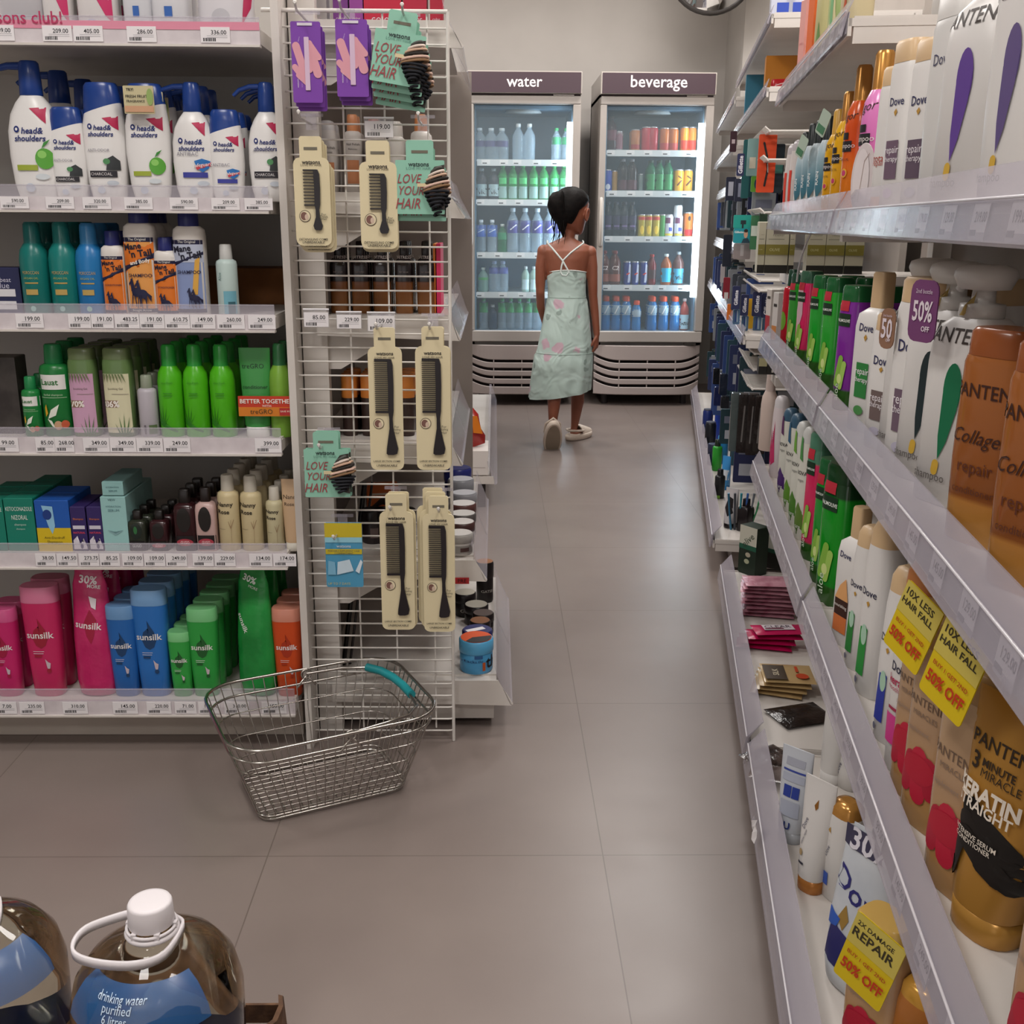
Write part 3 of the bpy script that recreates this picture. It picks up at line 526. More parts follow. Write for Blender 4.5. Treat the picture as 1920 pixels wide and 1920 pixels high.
L('sun', 'shampoo_bottle', 'taller blue bottle with clear cap, right of the smaller blue one', 'shampoo bottle', 278, 1106, 'L0', .074, .046, M('2a6fbc', .35), clr('7aa6d4'), sun('1d3f68'), behind=4)
L('sun', 'shampoo_bottle', 'smallest green bottle on the bottom shelf', 'shampoo bottle', 336, 1185, 'L0', .048, .036, M('34a044', .35), clr('80cc88'), sun('1e5a28'), behind=3)
L('sun', 'shampoo_bottle', 'medium green bottle with clear cap, right of the smallest green', 'shampoo bottle', 378, 1141, 'L0', .064, .042, M('2f9c42', .35), clr('7cc886'), sun('1e5a28'), behind=4, dy=.049)
L('pouch', 'refill_pouch', 'dark green refill pouch printed thirty percent, crumpled', 'refill pouch', 473, 1062, 'L0', .088, .06, noisy('green_foil', '167a34', '2a9a46', 12, .25, .6), prints=[('t', 'sunsilk', -.45, .56, .5, 'e2eae2', {'b': .015, 'rot': -1.1}), ('t', '30%', -.1, .89, .36, 'e8efe8', {'b': .03, 'rot': -.3}), ('t', 'MORE', .1, .83, .25, 'e8efe8', {'rot': -.3})], behind=2, dy=.08, skew=-.3)
L('sun', 'shampoo_bottle', 'orange bottle with clear cap beside the white upright', 'shampoo bottle', 537, 1141, 'L0', .062, .042, M('c94a1c', .35), clr('d8907a'), sun('a83418'), behind=2)
# ------------------------------------------------------------------ wire end panel
WY = 2.09
wl, wr = atZ(577, 1388, 0).x+.012, atZ(851, 1388, 0).x
zt_ = atY(842, 22, WY).z
panel = thing('wire_grid_panel', 'tall white wire grid panel on the shelf end, hung with combs', 'display panel', (0, WY, 0))
mb = MB(); mb.tube([(wr, 0, .001), (wr, 0, zt_)], .0034, WIREW, 8); mb.tube([(wl, .012, .001), (wl, .012, zt_)], .0034, WIREW, 8); mb.tube([(wl-.03, 0, zt_), (wr, 0, zt_)], .0038, WIREW, 8); mb.build('frame', panel)
mb = MB()
for px in (645, 722, 803): x = atY(px, 250, WY+.006).x; mb.tube([(x, .005, .03), (x, .005, zt_)], .0020, WIREW, 6)
mb.build('upright_wires', panel)
mb = MB(); z = zt_-.0277; k = 0
while z > .02:
    mb.tube([(wl-.012, .022, z+.001), (wl-.008, .003, z+.001), (wl-.004, 0, z), (wr-.012, -.001, z-.001), (wr-.004, 0, z-.001), (wr, .002, z+.004)], .0019, WIREW, 6); z -= .0277; k += 1
mb.build('cross_wires', panel)
# ---- gondola on the aisle, seen from its end
GY = 2.16
gond = thing('shelving_unit', 'white aisle gondola of hair products seen end on behind the wire panel', 'shelving', (0, GY, 0))
GX0, GX1 = -.375, -.095; GLEN = .66
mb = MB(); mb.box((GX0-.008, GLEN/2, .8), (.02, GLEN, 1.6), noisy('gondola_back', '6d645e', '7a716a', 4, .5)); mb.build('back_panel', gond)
mb = MB(); mb.box((GX0+.012, 0, .82), (.05, .03, 1.64), SHELFW); mb.box((GX0+.012, GLEN, .82), (.05, .03, 1.64), SHELFW); mb.build('upright_post', gond)
mb = MB(); mb.box(((GX0+.0)/2, GLEN/2, .05), (-GX0+.0, GLEN, .06), SHELFW)
for x, y in ((-.3, .05), (-.04, .05), (-.04, GLEN-.05)): mb.tube([(x, y, 0), (x, y, .02)], .014, M('3a3532', .4), 12)
mb.build('base', gond)
GD = {}
for nm, yb in (('L5', 90), ('L4', 410), ('L3', 640), ('L2', 875), ('L1', 1092), ('L0', 1325)):
    zb = atY(860, yb, GY-.04).z; x1 = {'L1': -.045, 'L0': .005}.get(nm, GX1); xe = {'L5': -.061, 'L4': -.06, 'L3': -.070, 'L2': -.067, 'L1': -.017, 'L0': .04}[nm]
    hh = .048 if nm != 'L0' else .06; z1 = zb+hh; GD[nm] = z1
    mb = MB(); mb.box(((GX0+x1)/2, GLEN/2, z1-.004), (x1-GX0, GLEN, .008), SHELFW)
    e = -.035
    mb.prism([(GX0+.02, zb+.01), (xe, zb), (xe+.002, zb+.004), (x1+.004, z1), (GX0+.02, z1)], e, e+.004, SHELFW)
    mb.box(((GX0+.02+x1)/2, GLEN/2-.015, z1-.0055), (x1-GX0-.02, GLEN+.03, .004), SHELFW)
    if nm != 'L0':      # bracket under the shelf
        mb.prism([(GX0+.02, z1-.01), (GX0+.19, z1-.01), (GX0+.17, z1-.045), (GX0+.06, z1-.11), (GX0+.02, z1-.11)], .0, .004, SHELFW)
    sh = mb.build('shelf', gond)
    mb = MB()
    for s_ in (0, .5):
        pr = [(x1-.004, z1+.034), (x1+.004, z1+.006), (xe-.004, zb+.004), (xe, zb)]
        mb.loft([[(x, e+y, z) for x, z in pr]+[(x+.0016, e+y, z+.0006) for x, z in reversed(pr)] for y in ((GLEN+.03)*s_, (GLEN+.03)*(s_+.495))], CLEAR, smooth=False)
    mb.build('clear_price_rail', sh)
mb = MB()
for k in range(3): mb.box((.005-.028*k, GLEN/2, .072+.001*k), (.003, GLEN+.02, .006), M('a89f9c', .4))
mb.build('rail_ridges', gond)
mb = MB(); mb.box(((GX0-.06)/2, GLEN+.022, .78), (-.06-GX0, .012, 1.36), noisy('gondola_end', '8f857e', '988e86', 4, .5)); mb.build('far_end_panel', gond)
# second gondola farther along the aisle
gon2 = thing('shelving_unit', 'farther gondola with dark end board and deep floor shelf', 'shelving', (0, 4.06, 0))
mb = MB(); mb.box((-.20, .02, .80), (.14, .03, 1.34), M('241b1c', .35)); mb.box((-.127, .0, .80), (.006, .02, 1.34), M('7d7570', .4)); mb.build('end_board', gon2)
mb = MB(); mb.box((-.28, 1.0, .115), (.52, 2.0, .03), SHELFW); mb.prism([(-.5, .10), (.0, .10), (.004, .075), (-.004, .13), (-.5, .135)], -.035, -.03, SHELFW); mb.box((-.05, .0, .05), (.03, .03, .1), M('2a2422', .5)); mb.box((-.05, 1.9, .05), (.03, .03, .1), M('2a2422', .5)); mb.build('floor_shelf', gon2)
mb = MB(); mb.loft([[(x, y, z) for x, z in ((-.03, .19), (-.018, .19), (.012, .10), (.0, .095))] for y in (-.03, 2.0)], CLEAR, smooth=False); mb.build('clear_price_rail', gon2)
mb = MB(); mb.box((-.35, 1.0, .75), (.02, 2.0, 1.45), SHELFW); mb.build('back_panel', gon2)
for zz in (.42, .72, 1.0, 1.28):
    mb = MB(); mb.box((-.28, 1.0, zz), (.16, 1.96, .02), SHELFW); sh = mb.build('shelf', gon2)
    mb = MB(); mb.loft([[(x, y, z) for x, z in ((-.20, zz+.05), (-.197, zz+.05), (-.18, zz-.03), (-.183, zz-.03))] for y in (.06, 1.96)], CLEAR, smooth=False); mb.build('clear_price_rail', sh)
for py0, py1, dx, lab in ((300, 318, 0, 'small red orange pack highest on the dark end board'), (336, 378, .0, 'orange pack in the middle of the dark end board'), (418, 446, .005, 'orange pack lowest on the dark end board')):
    a = atY(849, py0, 4.03); b = atY(872 if dx == 0 else 869, py1, 4.03); c = (a+b)/2
    card('hanging_pack', lab, 'pack', (c.x, 4.03, a.z), 0, b.x-a.x, a.z-b.z, 'c9421a' if py0 > 310 else '93301e', [('r', -.8, .3, .8, .34, '7d2412')], th=.02)
t = thing('chips_bag', 'red and orange snack bag leaning on a white box at the floor shelf', 'snack bag', (atY(893, 840, 4.12).x, 4.12, .234)); mb = MB()
rg = []
for k, (w_, d_) in enumerate(((.12, .01), (.135, .04), (.14, .06), (.14, .06), (.13, .035), (.12, .008))): rg.append(ring(w_*.62, d_, 2.6, .030*k, 20, 0, .006*math.sin(k*2)))
mb.loft(rg, noisy('red_foil', '8e1c1c', 'b02a20', 9, .22, .5)); mb.build('bag', t)
mb = MB(); K_ = surf('pouch', .14, .18, .06); put_prints(mb, [('p', [(.1, .4), (.9, .3), (.9, .8), (.4, .85)], 'd97a1c'), ('p', [(-.6, .55), (-.3, .75), (-.2, .5)], 'e8dcd0')], .085, .15, lambda x, z: -.031); mb.build('label_print', t)
t.rotation_euler = (0, -.30, .1)
carton('white_box', 'plain white box under the red snack bag', 'box', (atY(890, 860, 4.14).x, 4.14, .131), 0, .11, .10, .2, 'd6cfca', [('r', -.8, .3, .8, .33, 'b5aca8')])
# ---- things on the gondola, seen between the wires
def G(kind, name, label, cat, px, pyt, lev, w, d, body, cap=None, prints=(), Y=GY+.05, behind=0, rz=0, hfix=None, dy=None, box=False, **kw):
    p = atY(px, pyt, Y); z0 = GD[lev]; h = hfix or p.z-z0; x = p.x
    o = carton(name, label, cat, (x, Y, z0), rz, w, h, d, body, prints) if box else vessel(kind, name, label, cat, (x, Y, z0), rz, w, h, d, body, cap, prints, **kw)
    for k in range(behind):
        if Y+(dy or d+.005)*(k+1)+d/2 > GY+GLEN: break
        dup(o, (x, Y+(dy or d+.005)*(k+1), z0), ['second', 'third', 'fourth', 'fifth'][k]+' in line behind the '+' '.join(label.split()[:9]))
    return o
DK = M('1f1517', .22); AM = M('7b4a26', .12, a=1)
for k, px in enumerate((634, 675, 715, 757, 798)):
    pos = ['leftmost', 'second from left', 'middle', 'fourth from left', 'rightmost'][k]
    m = gradient('amber_serum', [(0, '8a5a30'), (.40, '6e4020'), (.42, '1d1416'), (1, '1d1416')], .15, 1, .155); 
    G('sqb', 'serum_bottle', pos+' of the dark amber based serum bottles behind the wires', 'serum bottle', px, 452, 'L3', .036, .036, m, DK, [('t', 'VITRESS', 0, .78, .8, 'cfc4c2', {'b': .01}), ('t', 'hair serum', 0, .58, .5, '8a7a78')], behind=2, rz=0)
for k, px in enumerate((654, 690, 726, 762)):
    G('jar', 'wax_jar', ['leftmost', 'second', 'third', 'rightmost'][k]+' orange capped dark jar on the shelf below the serum bottles', 'jar', px, 700, 'L2', .033, .033, M('3a2a26', .35), M('d8843a', .35), behind=2, hfix=None)
for k, (px, pt, w_, c1, c2, lab) in enumerate(((612, 226, .042, 'd2ccc8', 'c5c2c2', 'white domed nail polish remover bottle behind the first comb'), (660, 215, .036, 'cfc8c2', 'c9855a', 'tall white bottle with peach cap, left of the price ticket'),
      (700, 222, .036, 'b8b0aa', 'a0665a', 'grey white bottle behind the price ticket'), (742, 228, .034, 'd5d0ca', 'cfcac4', 'white bottle between ticket and mint hair tie card'), (788, 215, .040, 'd2cdc8', 'c8804e', 'white bottle with orange cap behind the mint hair tie card'))):
    G('dome' if k == 0 else 'cyl', 'lotion_bottle', lab, 'lotion bottle', px, pt, 'L4', w_, w_, M(c1, .35), M(c2, .35), [('r', -.6, .12, .7, .42, 'd08a60'), ('t', 'Nail Polish', .1, .62, .7, '4a4644'), ('t', 'Remover', .1, .56, .5, '4a4644')] if k < 2 else [('r', -.6, .10, .7, .3, 'c98a66')], behind=1)
for k, (x0, x1, c_, lab) in enumerate(((540, 612, 'b9b4b4', 'pale grey carton at the top left behind the wires'), (624, 652, '6b2a78', 'purple carton at the top behind the wires'), (655, 680, '8a3a8a', 'violet carton beside the purple one'), (682, 752, 'b51436', 'red carton at the top behind the wires'), (756, 800, 'a81334', 'red carton behind the mint hair tie card'), (806, 830, 'a5122f', 'dark red carton at the top right behind the wires'))):
    a = atY(max(x0, 560), 10, GY+.05); b = atY(x1, 10, GY+.05); carton('hair_colour_box', lab, 'carton', ((a.x+b.x)/2, GY+.075, GD['L5']), 0, b.x-a.x, .16, .05, c_, [('t', 'color', 0, .1, .6, 'd8c4cc'), ('r', -.8, .02, .8, .04, 'd8c4cc')])
# lower: black rods leaning, pink and orange strips, jars on the aisle side
t = thing('black_rod', 'long black folded umbrella rod leaning behind the wires', 'umbrella', (0, 0, 0))
mb = MB(); a = atY(684, 905, 2.32); b = atY(640, 1282, 2.2); mb.tube([a, b], [.006, .005], M('17120f', .3), 8); mb.tube([a+Vector((.016, .006, 0)), b+Vector((.014, .004, 0))], .003, M('2a2220', .25), 8); mb.build('shaft', t)
mb = MB(); mb.tube([b, b+Vector((.004, -.01, -.012)), b+Vector((.016, -.012, -.01))], .006, M('17120f', .3), 8); mb.build('handle', t)
for k, (x0, x1, c_, lab) in enumerate(((812, 816, 'd97a2a', 'thin orange carton edge beside the serum bottles'), (818, 826, 'd52a5e', 'thin hot pink carton edge beside the orange one'))):
    a = atY(x0, 520, GY+.03); b = atY(x1, 520, GY+.03); carton('slim_box', lab, 'carton', ((a.x+b.x)/2, GY+.10, GD['L3']), 0, b.x-a.x, .14, .12, c_)
JAR = [('r', -.7, .12, .7, .5, '8a8682'), ('r', -.4, .2, .3, .4, '4a3230')]
def jar(px, pyt, lev, w_, h_, Y, c1, c2, lab, pr=(), top=None):
    z0 = GD[lev] if isinstance(lev, str) else lev; x = atY(px, pyt, Y).x
    o = vessel('jar', 'hair_wax_jar', lab, 'jar', (x, Y, z0), .5, w_, h_, w_, M(c1, .35), M(c2, .3), pr)
    mb = MB(); mb.add([(w_*.46*math.cos(2*PI*k/24), w_*.46*math.sin(2*PI*k/24), h_+.0008) for k in range(24)], [tuple(range(24))], M(top or c2, .4)); mb.build('lid_sticker', o)
    return o
z0 = GD['L0']
jar(893, 1218, 'L0', .076, .076, GY+.03, '4a98c8', '5aa8d4', 'light blue tub with orange and black lid, lettered th', [('t', 'th', .55, .36, .42, '15161c', {'b': .02}), ('t', 'stacks.thr', -.55, .42, .5, '1d2a60'), ('r', -.1, .12, .08, .38, 'b5501c'), ('r', -.55, .5, -.1, .6, '2a5a90')], top='d8521c')
mb = MB(); o = bpy.data.objects['hair_wax_jar']; mb.add([(.034*math.cos(math.radians(a)), .034*math.sin(math.radians(a)), .0775) for a in range(200, 345, 12)]+[(-.01, 0, .0775)], [tuple(range(14))], M('2a2628', .4)); mb.build('lid_print', o)
jar(895, 1178, 'L0', .070, .060, GY+.115, '8a96b8', '23265c', 'clear grey jar with navy lid and white sticker, behind the blue tub', top='2a2d66')
o = bpy.data.objects['hair_wax_jar.001']; mb = MB(); mb.box((-.005, 0, .0612), (.045, .016, .0006), PAPER); mb.build('white_sticker', o)
for k, (px, pt, yy, w_, h_, ct, lab) in enumerate(((900, 1148, .195, .050, .052, '7a4a24', 'black wax jar with bronze lid, third from the front'), (906, 1135, .245, .052, .052, '4a3a34', 'black wax jar with brown lid, fourth from the front'),
       (893, 1115, .31, .060, .05, '9a9488', 'black wax jar with silver printed lid under the shelf'), (872, 1100, .37, .055, .06, 'b8b2a4', 'black wax jar with cream lid next to the wires'), (909, 1060, .47, .046, .11, 'a0673c', 'tall black jar stack with copper lid at the far end'))):
    jar(px, pt, 'L0', w_, h_, GY+yy, '1a1415', '1d1718', lab, [('t', 'GATSBY', 0, .3, .8, 'b5b0a8')], top=ct)
for k, (px, pt, yy, w_, h_, c1, c2, ct, lab) in enumerate(((862, 1045, .02, .058, .045, 'b5b0ac', '9c9894', 'c8c4c0', 'grey jar with white lid at the front of the upper jar row'), (866, 1000, .09, .058, .05, 'c5c0bc', '4a302e', 'cfcac6', 'white jar with brown lid second in the upper jar row'),
       (868, 975, .16, .060, .05, 'b8b4b0', '55504e', 'cac6c2', 'grey jar with dark lid third in the upper jar row'), (868, 948, .23, .062, .055, 'c9c5c2', '5c3a36', 'd2cecb', 'white jar with dark red lid and white disc, fourth in the upper row'), (870, 920, .31, .062, .06, 'a5a4a6', '8f8f94', 'b5b5ba', 'silver jar, fifth in the upper jar row'), (864, 905, .39, .064, .075, '9a9a9f', '8a8b90', 'b0b0b5', 'large silver jar near the far end of the upper row'), (858, 888, .47, .07, .085, '20245c', '262c70', '20245c', 'navy jar at the far end of the upper row'))):
    jar(px, pt, 'L1', w_, h_, GY+yy, c1, c2, lab, JAR, top=ct)
for k, (px, lab) in enumerate(((700, 'dark jar left of the combs on the lower gondola shelf'), (722, 'second dark jar left of the combs'), (760, 'dark brown jar between the two hanging combs'))):
    jar(px, 1000, 'L1', .05, .075, GY+.1, '2b2223', '1b1516', lab, [('r', -.6, .2, .6, .5, '6a5a58')])
a = atY(716, 905, GY+.3); carton('orange_pack', 'orange pack with pale pattern lying behind the round wire combs', 'pack', (a.x, GY+.3, GD['L1']), .2, .075, .085, .03, 'c8642a', [('r', -.8, .7, .8, .76, 'd8c8b8'), ('p', [(-.8, .3), (0, .6), (.8, .3), (.8, .36), (0, .66), (-.8, .36)], '3a2a24')])
t = thing('red_shelf_talker', 'small red promotion sign clipped to the gondola end', 'sign', (atY(866, 1084, GY-.05).x, GY-.038, GD['L1']-.045)); mb = MB(); mb.box((0, 0, 0), (.030, .001, .014), M('b5282c', .5)); mb.build('sign', t)
mb = MB(); put_prints(mb, [('t', 'PRE', 0, 0, .6, '2a1414')], .03, .012, lambda x, z: -.0006); mb.build('label_print', t)
# ------------------------------------------------------------------ hooks, tickets and cards on the wire panel
def hook(px, py, lab, Lh=.13):
    p = atY(px, py, WY-.004); t = thing('display_hook', lab, 'hook', p); mb = MB()
    mb.box((0, -.002, 0), (.045, .004, .006), CLEAR); mb.box((0, -.001, -.012), (.020, .003, .028), CLEAR); mb.build('back_plate', t)
    mb = MB(); mb.tube([(0, -.003, -.016), (0, -Lh*.9, -.016), (0, -Lh, -.008)], .0022, M('c9c6c4', .2, a=.6), 8); mb.build('arm', t)
    mb = MB(); mb.loft([[(.0035*q*math.cos(2*PI*k/12), -Lh-.0005*i, -.006+.0035*q*math.sin(2*PI*k/12)) for k in range(12)] for i, q in enumerate((.5, 1, .6))], WIREW); mb.build('tip', t)
    return p
def ticket(px0, py0, px1, py1, txt, lab, bars=False):
    a = atY(px0, py0, WY-.035); b = atY(px1, py1, WY-.035); c = (a+b)/2; t = thing('price_ticket', lab, 'price ticket', c); w_, h_ = b.x-a.x, a.z-b.z
    mb = MB(); mb.box((0, 0, 0), (w_, .002, h_), CLEAR2); mb.tube([(-w_/2, 0, h_/2), (w_/2, 0, h_/2)], .0022, M('d5d3d6', .2), 6); mb.box((0, .017, h_/2-.002), (.014, .03, .003), CLEAR2); mb.build('ticket_holder', t)
    tg = tag_mesh(w_*.94, h_*.80, txt, rnd); tg.build('paper', t, (0, -.0016, -h_*.06))
ticket(682, 221, 739, 259, '119.00', 'price ticket reading 119 above the second comb')
ticket(568, 580, 618, 614, '85.00', 'price ticket reading 85, leftmost in the middle')
ticket(630, 585, 679, 617, '229.00', 'price ticket reading 229, between two tickets')
ticket(688, 586, 742, 622, '109.00', 'price ticket reading 109 with barcode above a comb')
# combs
def comb_mesh(w, h, wide):
    mb = MB(); bk = M('221d20', .28)
    X0, sl, sr = (-.23*w, .06*w, .22*w) if wide else (-.31*w, .07*w, .23*w); zt, zm, ze = (-.14*h, -.53*h, -.82*h) if wide else (-.10*h, -.515*h, -.87*h)
    n = 11 if wide else 26; st = (zt-zm)/n
    for k in range(1, n):
        z = zt-k*st; mb.box(((X0+sl)/2, -.004, z), (sl-X0+.01*w, .002, st*(.32 if wide else .30)), bk)
    c = (sl+sr)/2; hw = (sr-sl)/2
    pts = [(c-.02*w, zt+.004*h, hw*.7), (c, zt-.04*h, hw), (c+.01*w, (zt+zm)/2, hw), (c, zm, hw*.95), (c-.005*w, zm-.06*h, hw*.62), (c, zm-.14*h, hw*.7), (c+.0*w if wide else c+.02*w, ze+.05*h, .13*w if wide else .17*w), (c if wide else c+.0*w, ze+.01*h, .10*w if wide else .16*w), (c if wide else c-.03*w, ze, .05*w if wide else .08*w)]
    mb.loft([[(cx-q, -.0065, z), (cx+q, -.0065, z), (cx+q, -.0015, z), (cx-q, -.0015, z)] for cx, z, q in pts], bk, smooth=False)
    mb.box(((X0+c)/2, -.004, zt-.002*h), (c-X0, .004, .016*h), bk); mb.box(((X0+c)/2, -.004, zm-.004*h), (c-X0, .004, .016*h), bk)
    return mb.mesh('comb')
def combcard(px0, pyt, px1, pyb, wide, lab, n, off=(0, 0), tilt=0, Yo=.10):
    Y = WY-Yo; a = atY(px0, pyt, Y); b = atY(px1, pyb, Y); w, h = b.x-a.x, a.z-b.z; hk = 'ddd0ab'; cv = .34 if wide else .385; ru = .32; rv = ru*w/(2*h)
    pr = [('t', 'watsons', 0, .945, .50, '2c2826', {'b': .02}), ('t', 'LOVE MY HAIR', 0, .915, .58, '6a6050'), ('e', -.45, cv, ru, rv, '4a342e'), ('e', -.45, cv, ru*.9, rv*.9, 'e2d6b4'), ('e', -.5, cv, ru*.6, rv*.7, '7a564c'), ('e', -.36, cv-.01, ru*.33, rv*.5, 'd0b8a4'),
          ('t', 'DETANGLING COMB' if wide else 'LARGE SECTION COMB', -.02, .075, .80, '34302a', {'sh': .2, 'b': .01}), ('t', 'UNBREAKABLE', -.02, .04, .62, '34302a', {'sh': .2, 'b': .01}), ('t', 'For', .62, .36, .13, '34302a'), ('t', 'Thick' if wide else 'Styling', .62, .335, .22, '34302a'), ('t', 'Hair', .62, .31, .16, '34302a')]
    o = card('comb_card', lab, 'comb', ((a.x+b.x)/2, Y, a.z), 0, w, h, hk, pr, .003, .012, tab=(w*.62, .036), tilt=tilt)
    me = comb_mesh(w, h, wide); c = bpy.data.objects.new('comb', me); C.objects.link(c); c.parent = o
    for k in range(n):
        dup(o, ((a.x+b.x)/2+off[0]*(k+1), Y+.009*(k+1), a.z+off[1]*(k+1)), ['second', 'third', 'fourth'][k]+' comb hanging behind: '+' '.join(lab.split()[:9]))
hook(583, 216, 'clear hook holding the upper left wide toothed comb'); hook(793, 219, 'clear hook of the lower mint hair tie card'); hook(655, 20, 'clear hook of the right purple nail file pack'); hook(577, 24, 'clear hook of the left purple nail file pack'); hook(765, 28, 'clear hook of the upper mint hair tie bundle')
combcard(549, 295, 623, 461, True, 'wide toothed black comb on cream card, upper left on the wires', 2, (.003, -.006)); combcard(673, 303, 747, 467, True, 'wide toothed black comb on cream card below the 119 ticket', 2, (.0, -.003))
hook(718, 590, 'clear hook of the middle left comb'); hook(812, 590, 'clear hook of the middle right comb'); hook(742, 914, 'clear hook of the lower left comb pair'); hook(828, 917, 'clear hook of the lower right comb pair')
combcard(689, 650, 758, 881, False, 'fine toothed black comb, left one of the middle pair', 0); combcard(778, 649, 846, 881, False, 'fine toothed black comb, right one of the middle pair', 1, (.001, 0))
combcard(711, 959, 779, 1180, False, 'fine toothed black comb, left one of the lowest pair', 1, (.004, .002)); combcard(792, 963, 854, 1184, False, 'fine toothed black comb, right one of the lowest pair', 2, (-.006, .006))
# nail file packs
def nail(px0, pyt, px1, pyb, lab, n):
    Y = WY-.09; a = atY(px0, pyt, Y); b = atY(px1, pyb, Y); w, h = b.x-a.x, a.z-b.z; pk = 'd99aa6'
    pr = [('c', -.68, .70, -.15, .36, .13, pk), ('c', -.80, .44, -.15, .28, .10, pk), ('c', -.62, .34, -.05, .24, .07, pk), ('c', .18, .72, .74, .36, .14, pk), ('c', .35, .70, .85, .56, .09, pk), ('c', .12, .66, .22, .40, .08, pk), ('t', 'watsons', -.62, .24, .28, 'e8dcea', {'rot': 1.57}), ('t', 'PERFECT NAILS', -.35, .24, .26, 'bfa0d8', {'rot': 1.57}), ('t', 'STRONG', -.45, .78, .16, 'd8c4e0', {'rot': 1.3})]
    o = card('nail_file_pack', lab, 'nail file', ((a.x+b.x)/2, Y, a.z), 0, w, h, '7a3fa5', pr, .003, .003)
    mb = MB(); mb.box((.02*w, -.003, -.52*h), (.16*w, .002, .66*h), M('d3b8d0', .5), .0008); mb.build('nail_file', o); mb = MB(); mb.box((-.02*w, -.0026, -.035*h), (.5*w, .001, .035*h), M('d9d2dd', .3)); mb.build('hang_slot', o)
    for k in range(n): dup(o, ((a.x+b.x)/2+.002*(k+1), Y+.011*(k+1), a.z-.006*(k+1)), ['second', 'third', 'fourth'][k]+' nail file pack hanging behind the '+' '.join(lab.split()[:5]))
nail(544, 40, 606, 193, 'left purple nail file pack with pink hands', 2); nail(628, 36, 692, 182, 'right purple nail file pack with pink hands', 2)
# hair tie cards
def ties(px0, pyt, px1, pyb, lab, n, tilt=0, off=(.002, -.012), flip=False):
    Y = WY-.10; a = atY(px0, pyt, Y); b = atY(px1, pyb, Y); w, h = b.x-a.x, a.z-b.z; g = '8fc4ae'
    pr = [('t', 'watsons', -.05, .92, .42, '2a3c3a', {'b': .02}), ('t', 'LOVE MY HAIR', -.05, .85, .5, '6a9a8c'), ('t', 'LOVE', -.42, .66, .46, 'a04048', {'sh': .3, 'k': 1.3}), ('t', 'YOUR', -.36, .44, .54, 'a04048', {'sh': .3, 'k': 1.3}), ('t', 'HAIR', -.46, .20, .50, 'a04048', {'sh': .3, 'k': 1.3}), ('p', [(.22, .5), (.35, .72), (.6, .88), (1, .92), (1, .08), (.7, .12), (.4, .28)], '3a332f')]
    o = card('hair_tie_card', lab, 'hair ties', ((a.x+b.x)/2, Y, a.z), 0, w, h, g, pr, .002, .002, tab=(w*.56, .034), tilt=tilt)
    cols = ['15171f']*5+['8a6a4c', 'd8b8a8', '2a2622', 'c9a890', 'e0d0c4', '50504c']
    for k, c_ in enumerate(cols):
        zc = -h*(.86-.068*k); mb = MB(); rx = w*.30*math.sin(PI*(k+1.4)/13); mb.tube([(w*.42+rx*.85*math.cos(2*PI*q/20)-w*.08, -.007-.008*math.sin(2*PI*q/20), zc+.004*math.sin(2*PI*q/20+1)+.10*(rx*math.cos(2*PI*q/20))*(1 if k > 4 else -1)) for q in range(20)], .0024, M(c_, .7), 6, closed=True); mb.build('hair_tie', o)
    mb = MB(); mb.box((w*.20, -.011, -h*.46), (w*.5, .0015, .006), M('d8c8a0', .6)); mb.build('holding_strap', o)
    for k in range(n): dup(o, ((a.x+b.x)/2+off[0]*(k+1), Y+.012*(k+1), a.z+off[1]*(k+1)), ['second', 'third', 'fourth'][k]+' hair tie card hanging behind: '+' '.join(lab.split()[:7]))
ties(704, 60, 802, 160, 'tilted mint hair tie card at the top right of the wires', 3, tilt=.16); ties(741, 300, 834, 402, 'mint hair tie card beside the 119 comb', 1); ties(569, 842, 657, 932, 'lowest mint hair tie card, at the left of the wires', 1, off=(.002, .0))
hook(617, 804, 'clear hook of the lowest mint hair tie card'); hook(642, 966, 'clear hook of the blue and yellow pack')
a = atY(608, 980, WY-.09); b = atY(682, 1100, WY-.09)
card('slide_pack', 'blue pack with yellow top printed with white cards', 'pack', ((a.x+b.x)/2, WY-.09, a.z), 0, b.x-a.x, a.z-b.z, '4a94b8', [('r', -1, .78, 1, 1, 'c4b02a'), ('r', -1, .70, 1, .78, '8fc4d4'), ('t', 'watsons', 0, .64, .38, 'e4e8ea'), ('r', -.98, .52, .98, .60, 'c4b02a'), ('t', 'PORTABLE SUPPLEMENT CASE', 0, .57, .85, '2a4a5a'), ('t', '7 COMPARTMENT', 0, .535, .5, '2a4a5a'), ('p', [(-.4, .2), (-.35, .40), (.3, .44), (.5, .26)], 'c5d8e4'), ('p', [(-.9, .2), (-.85, .42), (-.5, .4), (-.45, .2)], '7ab0cc'), ('p', [(.6, .26), (.9, .44), (1, .4), (.8, .22)], 'd5e2ea'), ('t', 'UP TO 7 DAYS', -.3, .06, .6, 'c4b860')], .004, .004)
